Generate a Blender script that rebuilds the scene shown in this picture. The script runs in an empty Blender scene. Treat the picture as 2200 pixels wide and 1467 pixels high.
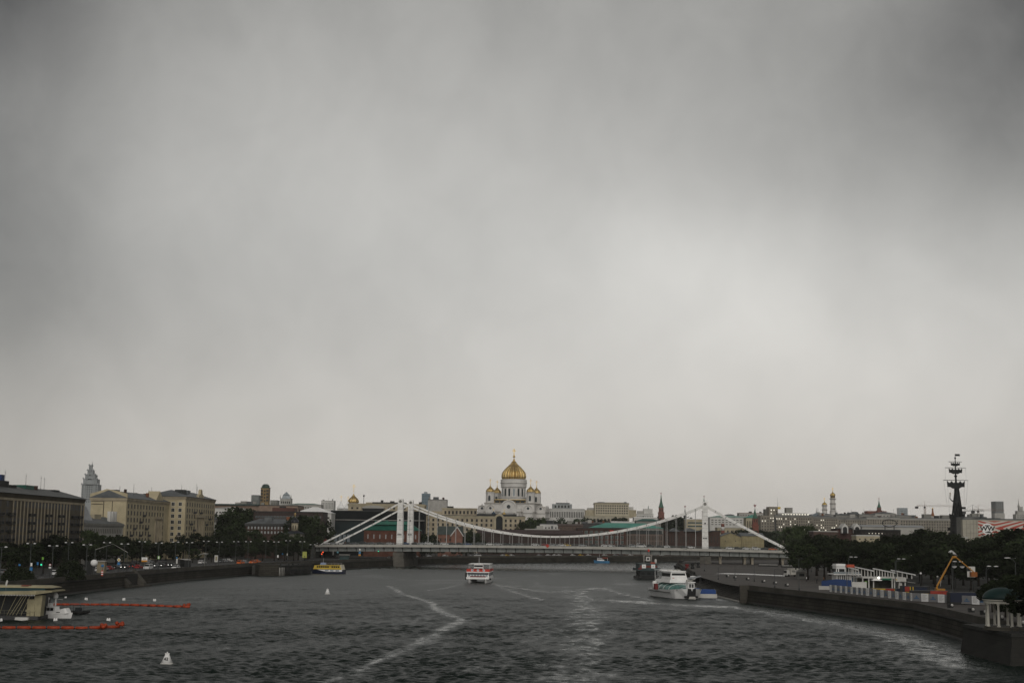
import bpy, math, random
from math import pi, sin, cos, radians, atan, atan2, hypot, sqrt
from mathutils import Vector, Matrix, noise as mnoise
random.seed(7)
scene = bpy.context.scene
COL = scene.collection

# ------------------------------------------------------------------ camera
F, CAMZ = 3055.0, 17.5                      # focal length in photograph pixels, height of the footbridge above the river
PITCH, ROLL = atan(417.3 / F), 0.0122
_cp, _sp = cos(PITCH), sin(PITCH)
FW = Vector((0, _cp, _sp)); _u0 = Vector((0, -_sp, _cp)); _r0 = Vector((1, 0, 0))
RT = _r0 * cos(ROLL) + _u0 * sin(ROLL)
UP = _u0 * cos(ROLL) - _r0 * sin(ROLL)
CAM = Vector((0, 0, CAMZ))
cd = bpy.data.cameras.new("camera"); cam = bpy.data.objects.new("camera", cd); COL.objects.link(cam)
M = Matrix.Identity(4)
for i in range(3):
    M[i][0], M[i][1], M[i][2], M[i][3] = RT[i], UP[i], -FW[i], CAM[i]
cam.matrix_world = M
cd.sensor_width = 36.0; cd.lens = 36.0 * F / 2200; cd.clip_start = 0.5; cd.clip_end = 30000
scene.camera = cam

# ------------------------------------------------------------------ sky, sun, exposure
SUN_EL, SUN_AZ = radians(34), radians(176)
W = bpy.data.worlds.new("World"); scene.world = W; W.use_nodes = True
nt = W.node_tree; nt.nodes.clear()
class G:                                     # small node-graph helper
    def __init__(s, tree): s.t = tree
    def n(s, kind, **kw):
        x = s.t.nodes.new(kind)
        for k, v in kw.items(): setattr(x, k, v)
        return x
    def put(s, sock, v):
        if isinstance(v, (int, float)): sock.default_value = v
        elif isinstance(v, (tuple, list)): sock.default_value = tuple(v) if len(v) != 3 or sock.type == 'VECTOR' else (*v, 1)
        elif v is not None: s.t.links.new(v, sock)
    def m(s, op, a, b=None, c=None, clamp=False):
        x = s.n('ShaderNodeMath', operation=op); x.use_clamp = clamp
        for i, v in enumerate((a, b, c)):
            if v is not None: s.put(x.inputs[i], v)
        return x.outputs[0]
    def noise(s, vec, scale, detail=4, rough=.5, dist=0):
        x = s.n('ShaderNodeTexNoise'); s.put(x.inputs['Vector'], vec)
        x.inputs['Scale'].default_value = scale; x.inputs['Detail'].default_value = detail
        x.inputs['Roughness'].default_value = rough; x.inputs['Distortion'].default_value = dist
        return x.outputs['Fac']
    def mix(s, f, a, b):
        x = s.n('ShaderNodeMix', data_type='RGBA'); s.put(x.inputs[0], f); s.put(x.inputs[6], a); s.put(x.inputs[7], b)
        return x.outputs[2]
    def ramp(s, f, lo, hi, a=0.0, b=1.0):
        x = s.n('ShaderNodeMapRange', interpolation_type='SMOOTHSTEP'); s.put(x.inputs[0], f)
        for i, v in enumerate((lo, hi, a, b)): x.inputs[i + 1].default_value = v
        return x.outputs[0]
g = G(nt)
tc = g.n('ShaderNodeTexCoord'); sep = g.n('ShaderNodeSeparateXYZ'); nt.links.new(tc.outputs['Generated'], sep.inputs[0])
dx, dy, dz = sep.outputs
hyp = g.m('SQRT', g.m('ADD', g.m('MULTIPLY', dx, dx), g.m('MULTIPLY', dy, dy)))
az = g.m('ARCTAN2', dx, dy)                  # azimuth from +Y, to the right
el = g.m('ARCTAN2', dz, hyp)
cvec = g.n('ShaderNodeCombineXYZ'); g.put(cvec.inputs[0], az); g.put(cvec.inputs[1], g.m('MULTIPLY', el, 0.9))
n1 = g.noise(cvec.outputs[0], 6.0, 6, .55, .5)
n2 = g.noise(cvec.outputs[0], 17.0, 6, .55, .4)
def blob(a0, e0, wa, we, amp):               # a soft bank of cloud or of lens vignette, darker (amp<0) or brighter, at a sky direction
    u = g.m('DIVIDE', g.m('SUBTRACT', az, a0), wa); v = g.m('DIVIDE', g.m('SUBTRACT', el, e0), we)
    d = g.m('ADD', g.m('MULTIPLY', u, u), g.m('MULTIPLY', v, v))
    return g.m('MULTIPLY', g.m('EXPONENT', g.m('MULTIPLY', d, -1.0)), amp)
lum = g.m('SUBTRACT', g.m('SUBTRACT', 0.57, g.ramp(el, .13, .42, 0, .22)), g.ramp(el, .40, .95, 0, .27))  # last ramp dims the unseen upper sky to lower the ambient light
lum = g.m('ADD', lum, g.m('MULTIPLY', g.m('SUBTRACT', n1, .5), .12))
lum = g.m('ADD', lum, g.m('MULTIPLY', g.m('SUBTRACT', n2, .5), .12))
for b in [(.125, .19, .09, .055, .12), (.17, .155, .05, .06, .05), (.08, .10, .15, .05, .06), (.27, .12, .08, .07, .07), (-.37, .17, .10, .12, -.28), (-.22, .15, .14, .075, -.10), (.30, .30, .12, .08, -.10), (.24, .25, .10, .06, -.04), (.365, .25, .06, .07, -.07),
          (-.38, .37, .11, .12, -.24), (.385, .38, .10, .13, -.22), (-.14, .27, .14, .08, .05), (-.38, .0, .08, .05, -.12), (.385, .0, .09, .06, -.09), (0, .0, .34, .075, .045)]:  # the dark corner blobs put the lens vignette into the sky
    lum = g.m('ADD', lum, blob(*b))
side = g.ramp(g.m('ABSOLUTE', az), .42, 1.15, 1.0, .5)      # sky dimmed at both sides and behind, out of view, to lower ambient light
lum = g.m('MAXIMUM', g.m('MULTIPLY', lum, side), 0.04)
warm = g.ramp(el, 0.0, 0.22)
tint = g.mix(warm, (1.055, 1.0, .93), (1.02, 1.003, .95))
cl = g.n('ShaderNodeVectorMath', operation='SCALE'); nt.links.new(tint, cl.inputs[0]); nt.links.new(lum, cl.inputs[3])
sky = g.n('ShaderNodeTexSky', sky_type='NISHITA'); sky.sun_disc = False
sky.sun_elevation = SUN_EL; sky.sun_rotation = SUN_AZ
skys = g.n('ShaderNodeVectorMath', operation='SCALE'); nt.links.new(sky.outputs[0], skys.inputs[0]); skys.inputs[3].default_value = 1.0
bg1 = g.n('ShaderNodeBackground'); nt.links.new(skys.outputs[0], bg1.inputs[0]); bg1.inputs[1].default_value = 0.06
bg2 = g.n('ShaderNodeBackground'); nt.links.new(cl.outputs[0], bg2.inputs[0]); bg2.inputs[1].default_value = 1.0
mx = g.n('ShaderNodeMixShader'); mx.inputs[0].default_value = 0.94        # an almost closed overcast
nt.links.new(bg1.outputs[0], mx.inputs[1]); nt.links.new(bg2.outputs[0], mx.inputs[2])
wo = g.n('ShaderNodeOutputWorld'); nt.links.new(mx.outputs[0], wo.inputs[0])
sd = bpy.data.lights.new("sun", 'SUN'); sun = bpy.data.objects.new("sun", sd); COL.objects.link(sun)
sd.energy = 1.5; sd.angle = radians(75); sd.color = (1, .96, .9)
sun.rotation_euler = (pi / 2 - SUN_EL, 0, pi - SUN_AZ)
vs = scene.view_settings
vs.view_transform = 'Standard'; vs.look = 'None'; vs.exposure = 0.0; vs.gamma = 1.0; vs.use_curve_mapping = False
scene.cycles.max_bounces = 5; scene.cycles.volume_bounces = 0; scene.cycles.use_denoising = True; scene.cycles.denoising_prefilter = 'ACCURATE'
scene.cycles.caustics_reflective = False; scene.cycles.caustics_refractive = False

# ------------------------------------------------------------------ photograph measurements -> metres
def ray(px, py): return RT * ((px - 1100) / F) + UP * ((733.5 - py) / F) + FW
def at(px, py, Y): d = ray(px, py); return CAM + d * (Y / d.y)
def gnd(px, py, z=0.0): d = ray(px, py); return CAM + d * ((z - CAMZ) / d.z)
def mpp(Y): return Y / F * .991
HAZE = 0.000052                              # density of the damp air
GZ = 4.0                                    # street level above the river

# ------------------------------------------------------------------ materials
MATS = {}
def mat(name, col, rough=.8, metal=0.0, var=.25, scale=.25, bump=0.0, spec=.3, emit=0.0, col2=None, brick=None, wave=None):
    if name in MATS: return MATS[name]
    m = bpy.data.materials.new(name); m.use_nodes = True; t = m.node_tree; g = G(t)
    b = t.nodes['Principled BSDF']
    b.inputs['Roughness'].default_value = rough; b.inputs['Metallic'].default_value = metal
    b.inputs['Specular IOR Level'].default_value = spec
    tc = g.n('ShaderNodeTexCoord'); v = tc.outputs['Object']
    c = None
    if brick:                                # (width, height, mortar, mortar colour factor) stone or brick courses
        sp_ = g.n('ShaderNodeSeparateXYZ'); t.links.new(v, sp_.inputs[0])
        cb = g.n('ShaderNodeCombineXYZ'); g.put(cb.inputs[0], g.m('ADD', sp_.outputs[0], sp_.outputs[1])); g.put(cb.inputs[1], sp_.outputs[2])
        br = g.n('ShaderNodeTexBrick'); t.links.new(cb.outputs[0], br.inputs['Vector'])
        br.inputs['Scale'].default_value = 1.0; br.inputs['Brick Width'].default_value = brick[0]; br.inputs['Row Height'].default_value = brick[1]
        br.inputs['Mortar Size'].default_value = brick[2]; br.inputs['Bias'].default_value = 0
        g.put(br.inputs['Color1'], col); g.put(br.inputs['Color2'], tuple(x * .72 for x in col)); g.put(br.inputs['Mortar'], tuple(x * brick[3] for x in col))
        c = br.outputs['Color']
    nf = g.noise(v, scale, 6, .6)
    f = g.ramp(nf, .3, .7)
    d = col2 or tuple(x * (1 - var) for x in col)
    hi = tuple(min(1, x * (1 + var * .35)) for x in col)
    nc = g.mix(f, d, hi)
    if c is not None:
        x = g.n('ShaderNodeMix', data_type='RGBA', blend_type='MULTIPLY'); x.inputs[0].default_value = 1
        t.links.new(c, x.inputs[6]); g.put(x.inputs[7], g.mix(f, tuple([1 - var] * 3), (1.1, 1.1, 1.1))); nc = x.outputs[2]
    t.links.new(nc, b.inputs['Base Color'])
    if bump:
        bp = g.n('ShaderNodeBump'); bp.inputs['Strength'].default_value = bump; bp.inputs['Distance'].default_value = .05
        t.links.new(g.noise(v, scale * 12, 4), bp.inputs['Height']); t.links.new(bp.outputs[0], b.inputs['Normal'])
    if emit:
        t.links.new(nc, b.inputs['Emission Color']); b.inputs['Emission Strength'].default_value = emit
    MATS[name] = m; return m

WHITE = mat('white_paint', (.84, .835, .82), .5, var=.12)
OFFWHITE = mat('offwhite_render', (.58, .57, .54), .85, var=.18, scale=.12)
CREAM = mat('cream_render', (.42, .37, .26), .85, var=.25, scale=.15)
TAN = mat('tan_stone', (.42, .36, .26), .85, var=.3, scale=.15)
YEL = mat('yellow_render', (.50, .43, .285), .88, var=.22, scale=.18)
OCHRE = mat('ochre_brown_render', (.105, .09, .064), .88, var=.3, scale=.2)
GREYST = mat('grey_stone', (.24, .235, .215), .85, var=.25, scale=.12)
PALEGREY = mat('pale_grey_stone', (.40, .39, .36), .85, var=.2, scale=.12)
DKGREY = mat('dark_grey', (.06, .06, .06), .7, var=.3)
BLACK = mat('black_metal', (.012, .013, .013), .5, var=.3)
BRICK = mat('red_brick', (.125, .052, .034), .9, var=.35, scale=.3, brick=(.9, .3, .03, 1.3))
DKBRICK = mat('dark_brick', (.065, .038, .03), .9, var=.35, scale=.2)
PINKBR = mat('pink_brick', (.22, .11, .08), .9, var=.3, scale=.25)
ROOFGREY = mat('grey_roof', (.12, .13, .135), .6, var=.35, scale=.2)
ROOFDARK = mat('dark_roof', (.035, .038, .038), .65, var=.4, scale=.15)
ROOFGREEN = mat('green_roof', (.012, .095, .068), .55, var=.3, scale=.2)
ROOFTEAL = mat('teal_roof', (.09, .31, .25), .6, var=.25, scale=.12)
ROOFRUST = mat('rust_roof', (.20, .075, .035), .8, var=.4, scale=.3)
GLASS = mat('window_glass', (.010, .012, .013), .35, var=.3, spec=.15)
TEALGL = mat('teal_glass', (.02, .06, .062), .15, var=.4, spec=.5)
PALEGL = mat('pale_glass', (.28, .32, .34), .25, var=.25, spec=.5)
FRAME = mat('window_frame', (.13, .115, .09), .7)
WFRAME = mat('white_window_frame', (.62, .62, .6), .6)
BRIGHTPANE = mat('lit_window', (1.0, .93, .78), .4, emit=.75, var=.1)  # emission puts a sky reflection into the bright apartment panes
LAMPW = mat('pale_lamp', (.62, .61, .60), .4, emit=.08, var=.02)  # pale lamp shells, brightened by a slight added glow
HEADL = mat('lit_headlight', (1, .97, .9), .3, emit=2.2, var=.02)
TAILL = mat('lit_tail_light', (1, .06, .03), .3, emit=.5, var=.02)
REDL = mat('lit_red_signal', (1, .10, .03), .3, emit=1.6, var=.02)
GRNL = mat('lit_green_signal', (.05, 1, .5), .3, emit=.7, var=.02)
GOLD = mat('gold_leaf', (.60, .455, .215), .48, metal=1.0, var=.3, scale=.35, col2=(.50, .34, .12))
GOLDB = mat('bright_gold_leaf', (.95, .66, .2), .42, metal=1.0, var=.2, scale=.35)
GRANITE = mat('granite_quay', (.062, .058, .048), .9, spec=.08, var=.4, scale=.12, bump=.4, brick=(3.4, .8, .06, .3))
GRANITE2 = mat('granite_parapet', (.085, .078, .064), .85, var=.35, scale=.15, bump=.3, brick=(3.0, .9, .03, .6))
ASPH = mat('asphalt', (.045, .045, .045), .8, var=.3, scale=.12)
PAVE = mat('paving', (.085, .075, .066), .75, var=.35, scale=.08, brick=(1.2, .6, .02, .8))
STEEL = mat('bridge_steel', (.86, .85, .82), .55, var=.12, scale=.4, col2=(.70, .69, .66))
GIRDER = mat('bridge_girder', (.20, .215, .20), .65, var=.35, scale=.3)
CONC = mat('bridge_concrete', (.42, .41, .375), .8, var=.3, scale=.5, col2=(.38, .365, .33))
BRONZE = mat('dark_bronze', (.006, .008, .008), .55, metal=.3, var=.4, scale=.3)
ORANGE = mat('orange_float', (.36, .048, .012), .5, var=.25, scale=.8)
RED = mat('red_paint', (.55, .045, .025), .5, var=.15)
DKRED = mat('dark_red_paint', (.16, .018, .018), .5, var=.2)
YELLOW = mat('yellow_paint', (.60, .42, .05), .5, var=.15)
BOOMY = mat('boom_yellow', (.42, .19, .02), .5, var=.25, scale=.6)
BLUE = mat('blue_paint', (.02, .07, .25), .5, var=.2)
NAVY = mat('navy_paint', (.012, .018, .045), .45, var=.2)
SKYBLUE = mat('light_blue_paint', (.07, .22, .40), .5, var=.2)
TUGGREY = mat('tug_grey_paint', (.05, .075, .078), .6, var=.25)
RUBBER = mat('rubber', (.012, .012, .012), .8)
LAMPPOST = mat('lamp_post_grey', (.055, .06, .06), .6, var=.2)
SKIN = mat('skin', (.42, .26, .19), .6, var=.1)
HAIR = mat('dark_hair', (.02, .015, .012), .7)
CLOTHD = mat('dark_cloth', (.018, .02, .025), .9)
CLOTHR = mat('orange_cloth', (.5, .10, .03), .9)

# ------------------------------------------------------------------ mesh helper
class MB:
    def __init__(s): s.v = []; s.f = []; s.mi = []; s.sm = []; s.c = 0
    def add(s, vs, fs, smooth=False):
        o = len(s.v); s.v += [tuple(p) for p in vs]
        for f in fs: s.f.append([o + i for i in f]); s.mi.append(s.c); s.sm.append(smooth)
        return s
    def slot(s, i): s.c = i; return s
    def box(s, x0, x1, y0, y1, z0, z1):
        vs = [(x, y, z) for z in (z0, z1) for y in (y0, y1) for x in (x0, x1)]
        return s.add(vs, [(0, 2, 3, 1), (4, 5, 7, 6), (0, 1, 5, 4), (2, 6, 7, 3), (0, 4, 6, 2), (1, 3, 7, 5)])
    def taper(s, x0, x1, y0, y1, z0, z1, ix, iy):       # box whose top is inset
        vs = [(x0, y0, z0), (x1, y0, z0), (x1, y1, z0), (x0, y1, z0), (x0 + ix, y0 + iy, z1), (x1 - ix, y0 + iy, z1), (x1 - ix, y1 - iy, z1), (x0 + ix, y1 - iy, z1)]
        return s.add(vs, [(3, 2, 1, 0), (4, 5, 6, 7), (0, 1, 5, 4), (1, 2, 6, 5), (2, 3, 7, 6), (3, 0, 4, 7)])
    def prism(s, poly, z0, z1):
        n = len(poly)
        a = sum(poly[i][0] * poly[(i + 1) % n][1] - poly[(i + 1) % n][0] * poly[i][1] for i in range(n))
        if a < 0: poly = poly[::-1]
        vs = [(x, y, z0) for x, y in poly] + [(x, y, z1) for x, y in poly]
        return s.add(vs, [tuple(range(n))[::-1], tuple(range(n, 2 * n))] + [(i, (i + 1) % n, n + (i + 1) % n, n + i) for i in range(n)])
    def xprism(s, poly, y0, y1, tap=0.0):               # polygon in (x,z) extruded along y
        n = len(poly)
        a = sum(poly[i][0] * poly[(i + 1) % n][1] - poly[(i + 1) % n][0] * poly[i][1] for i in range(n))
        if a < 0: poly = poly[::-1]
        vs = [(x, y0, z) for x, z in poly] + [(x, y1, z) for x, z in poly]
        return s.add(vs, [tuple(range(n)), tuple(range(n, 2 * n))[::-1]] + [((i + 1) % n, i, n + i, n + (i + 1) % n) for i in range(n)])
    def yprism(s, poly, x0, x1):                        # polygon in (y,z) extruded along x
        n = len(poly)
        a = sum(poly[i][0] * poly[(i + 1) % n][1] - poly[(i + 1) % n][0] * poly[i][1] for i in range(n))
        if a < 0: poly = poly[::-1]
        vs = [(x0, y, z) for y, z in poly] + [(x1, y, z) for y, z in poly]
        return s.add(vs, [tuple(range(n))[::-1], tuple(range(n, 2 * n))] + [(i, (i + 1) % n, n + (i + 1) % n, n + i) for i in range(n)])
    def lathe(s, prof, n=16, cx=0, cy=0, rib=0.0, smooth=True, phase=0.0, cap=True):
        vs = []; k = len(prof)
        for r, z in prof:
            for i in range(n):
                a = 2 * pi * i / n + phase; rr = r * (1 - (rib if i % 3 == 0 else 0))
                vs.append((cx + rr * cos(a), cy + rr * sin(a), z))
        fs = [(j * n + i, j * n + (i + 1) % n, (j + 1) * n + (i + 1) % n, (j + 1) * n + i) for j in range(k - 1) for i in range(n)]
        if cap: fs += [tuple(range(n))[::-1], tuple(range((k - 1) * n, k * n))]
        return s.add(vs, fs, smooth)
    def cyl(s, cx, cy, z0, z1, r0, r1=None, n=12, smooth=True): return s.lathe([(r0, z0), (r0 if r1 is None else r1, z1)], n, cx, cy, smooth=smooth)
    def tube(s, p, q, r0, r1=None, n=6, smooth=True):
        p, q = Vector(p), Vector(q); d = (q - p); L = d.length
        if L < 1e-6: return s
        d /= L; a = d.orthogonal().normalized(); b = d.cross(a); r1 = r0 if r1 is None else r1
        vs = [p + (a * cos(2 * pi * i / n) + b * sin(2 * pi * i / n)) * r0 for i in range(n)] + [q + (a * cos(2 * pi * i / n) + b * sin(2 * pi * i / n)) * r1 for i in range(n)]
        return s.add(vs, [(i, (i + 1) % n, n + (i + 1) % n, n + i) for i in range(n)] + [tuple(range(n))[::-1], tuple(range(n, 2 * n))], smooth)
    def path(s, pts, r, n=6):
        for a, b in zip(pts[:-1], pts[1:]): s.tube(a, b, r, None, n)
        return s
    def bar(s, p, q, w, h):                              # square bar, h vertical
        p, q = Vector(p), Vector(q); d = q - p; e = Vector((-d.y, d.x, 0)); e = e.normalized() * w / 2 if e.length > 1e-6 else Vector((w / 2, 0, 0)); z = Vector((0, 0, h / 2))
        if abs(d.x) + abs(d.y) < 1e-6: z = Vector((0, h / 2, 0))
        vs = [p - e - z, p + e - z, p + e + z, p - e + z, q - e - z, q + e - z, q + e + z, q - e + z]
        return s.add(vs, [(0, 1, 2, 3), (7, 6, 5, 4), (0, 4, 5, 1), (1, 5, 6, 2), (2, 6, 7, 3), (3, 7, 4, 0)])
    def ball(s, cx, cy, cz, r, n=12, k=8, sx=1, sy=1, sz=1):
        vs = [(cx, cy, cz - r * sz)]
        for j in range(1, k):
            t = -pi / 2 + pi * j / k
            for i in range(n): vs.append((cx + sx * r * cos(t) * cos(2 * pi * i / n), cy + sy * r * cos(t) * sin(2 * pi * i / n), cz + sz * r * sin(t)))
        vs.append((cx, cy, cz + r * sz)); e = len(vs) - 1
        fs = [(0, 1 + (i + 1) % n, 1 + i) for i in range(n)] + [(e, 1 + (k - 2) * n + i, 1 + (k - 2) * n + (i + 1) % n) for i in range(n)]
        fs += [(1 + j * n + i, 1 + j * n + (i + 1) % n, 1 + (j + 1) * n + (i + 1) % n, 1 + (j + 1) * n + i) for j in range(k - 2) for i in range(n)]
        return s.add(vs, fs, True)
    def quad(s, *p): return s.add(p, [tuple(range(len(p)))])
    def loft(s, rings, smooth=True, cap=True):           # rings of equal point count
        n = len(rings[0]); vs = [p for r in rings for p in r]
        fs = [(j * n + i, j * n + (i + 1) % n, (j + 1) * n + (i + 1) % n, (j + 1) * n + i) for j in range(len(rings) - 1) for i in range(n)]
        if cap: fs += [tuple(range(n))[::-1], tuple(range((len(rings) - 1) * n, len(rings) * n))]
        return s.add(vs, fs, smooth)
    def mesh(s, name, mats):
        me = bpy.data.meshes.new(name); me.from_pydata(s.v, [], s.f)
        for m in (mats if isinstance(mats, (list, tuple)) else [mats]): me.materials.append(m)
        me.polygons.foreach_set('material_index', s.mi); me.polygons.foreach_set('use_smooth', s.sm); me.update()
        return me
    def build(s, name, mats, parent=None, loc=(0, 0, 0), rz=0.0): return link(name, s.mesh(name, mats), parent, loc, rz)

def link(name, me, parent=None, loc=(0, 0, 0), rz=0.0):
    o = bpy.data.objects.new(name, me); COL.objects.link(o); o.location = loc; o.rotation_euler = (0, 0, rz)
    if parent: o.parent = parent
    return o
def tag(o, label, cat, group=None):
    o['label'] = label; o['category'] = cat
    if group: o['group'] = group
    return o
def thing(name, label, cat, loc=(0, 0, 0), rz=0.0, group=None):
    o = bpy.data.objects.new(name, None); COL.objects.link(o); o.location = loc; o.rotation_euler = (0, 0, rz); o.empty_display_size = .5
    return tag(o, label, cat, group)
def structure(o): o['kind'] = 'structure'; return o
def dup(root, loc=None, rz=None, label=None, sc=None):
    r = root.copy(); COL.objects.link(r)
    if loc is not None: r.location = loc
    if rz is not None: r.rotation_euler = (0, 0, rz)
    if sc: r.scale = (sc, sc, sc)
    if label: r['label'] = label
    for ch in list(root.children):
        c = ch.copy(); COL.objects.link(c); c.parent = r
        for q in ch.children:
            d = q.copy(); COL.objects.link(d); d.parent = c
    return r
ORD = ['first', 'second', 'third', 'fourth', 'fifth', 'sixth', 'seventh', 'eighth', 'ninth', 'tenth', 'eleventh', 'twelfth', 'thirteenth', 'fourteenth', 'fifteenth', 'sixteenth', 'seventeenth', 'eighteenth', 'nineteenth', 'twentieth', 'twenty-first', 'twenty-second', 'twenty-third', 'twenty-fourth', 'twenty-fifth', 'twenty-sixth', 'twenty-seventh', 'twenty-eighth', 'twenty-ninth', 'thirtieth', 'thirty-first', 'thirty-second', 'thirty-third', 'thirty-fourth', 'thirty-fifth', 'thirty-sixth', 'thirty-seventh', 'thirty-eighth', 'thirty-ninth', 'fortieth']

# ------------------------------------------------------------------ land, water, quay walls
LEFT = [(-128, 150), (-126, 250), (-124, 322), (-122, 385), (-120, 448), (-117, 522), (-108, 600), (-97, 655), (-81, 719), (-69, 774), (-38, 883), (59, 1001), (96, 1035), (181, 1111), (330, 1220), (700, 1420)]
RIGHT = [(96, 60), (90, 150), (80, 200), (79.5, 248), (81.5, 270), (83, 297), (77, 335), (69, 377), (65, 398), (63.5, 440), (65.5, 500), (69, 545), (78, 650), (89, 770), (104, 865), (150, 930), (240, 985), (500, 1100), (700, 1180)]
def along(line, Y):
    for (x0, y0), (x1, y1) in zip(line[:-1], line[1:]):
        if y0 <= Y <= y1: return x0 + (x1 - x0) * (Y - y0) / (y1 - y0)
    return line[0][0] if Y < line[0][1] else line[-1][0]
def on_line(px, line, off):                 # the place on a line along the bank that stands at this bearing
    b = ray(px, 1150); k = b.x / b.y
    y_lo = max(220, line[0][1]); best = min((abs(along(line, Y) + off - k * Y), Y) for Y in [y_lo + i * 0.5 for i in range(int((1420 - y_lo) * 2))])
    return along(line, best[1]) + off, best[1]
def inset(line, d):                          # offset to the land side (d>0 to the left of travel)
    out = []
    for i, p in enumerate(line):
        a = Vector(line[max(0, i - 1)]); b = Vector(line[min(len(line) - 1, i + 1)]); t = (b - a).normalized()
        out.append((p[0] - t.y * d, p[1] + t.x * d))
    return out
def land(name, poly):
    b = MB(); b.add([(x, y, GZ) for x, y in poly], [tuple(range(len(poly)))]); return structure(b.build(name, mat('city_ground', (.05, .05, .046), .85, var=.4, scale=.05)))
Li = inset(LEFT, 1.2); Ri = inset(RIGHT, -1.2)
land('ground', Li + [(5000, 3400), (5000, 6000), (-5000, 6000), (-5000, 150)])
land('ground', Ri + [(5000, 3200), (5000, 60)])

def quay(name, label, line, side):
    root = thing(name, label, 'quay wall')
    i1 = inset(line, side * .9); i2 = inset(line, side * 1.4); i0 = inset(line, side * .55)
    def strip(b, la, za, lb, zb):
        n = len(la); b.add([(x, y, za) for x, y in la] + [(x, y, zb) for x, y in lb], [((i, i + 1, n + i + 1, n + i) if side < 0 else (i + 1, i, n + i, n + i + 1)) for i in range(n - 1)])
    b = MB(); strip(b, line, -2.0, inset(line, side * .55), 3.35); b.build('wall', GRANITE, root)
    b = MB(); e = inset(line, side * .25); strip(b, e, 3.35, e, 3.6); strip(b, i0, 3.352, e, 3.352); strip(b, e, 3.6, i1, 3.6); b.build('ledge', mat('dark_ledge', (.03, .03, .027), .8), root)
    wl_ = inset(line, -side * .02); b = MB(); strip(b, wl_, -.5, inset(line, side * .06), .5); b.build('wet_band', mat('wet_stone', (.016, .017, .013), .5, var=.5, scale=.3), root)
    b = MB(); strip(b, i1, 3.6, i1, 4.85); strip(b, i1, 4.85, i2, 4.85); strip(b, i2, 4.85, i2, 3.9); b.build('parapet', GRANITE2, root)
    return root
quay('quay_wall', 'long grey granite embankment wall below the road on the far and left bank', LEFT, 1)
# right bank: the wall is broken by the flight of steps between y=398 and y=545
RA = [p for p in RIGHT if p[1] <= 398]; RB = [p for p in RIGHT if p[1] >= 545]
quay('quay_wall', 'dark curved granite wall below the promenade, between the rotunda and the steps', RA, -1)
quay('quay_wall', 'low granite wall running from the steps to under the bridge', RB, -1)
# flight of steps down to the river
st = thing('stone_steps', 'broad flight of dark stone steps going down from the promenade to the water', 'steps')
SL = [(65, 398.6), (63.5, 440), (65.5, 500), (69, 544)]
b = MB(); N = 13
for k in range(N):
    z1 = GZ * (k + 1) / N; a = inset(SL, -.75 * k); c = inset(SL, -.75 * (N + .6))
    b.prism(a + c[::-1], z1 - GZ / N, z1)
b.build('flight', mat('dark_steps', (.085, .08, .07), .8, var=.4, scale=.3), st)
b = MB().box(63.6, 67.2, 396.8, 398.5, -1, 4.85); b.build('cheek_wall', GRANITE2, st)
b = MB(); a = inset(SL, .8); b.prism(SL[:] + a[::-1], -1, .25); b.build('landing', PALEGREY, st)

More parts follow.
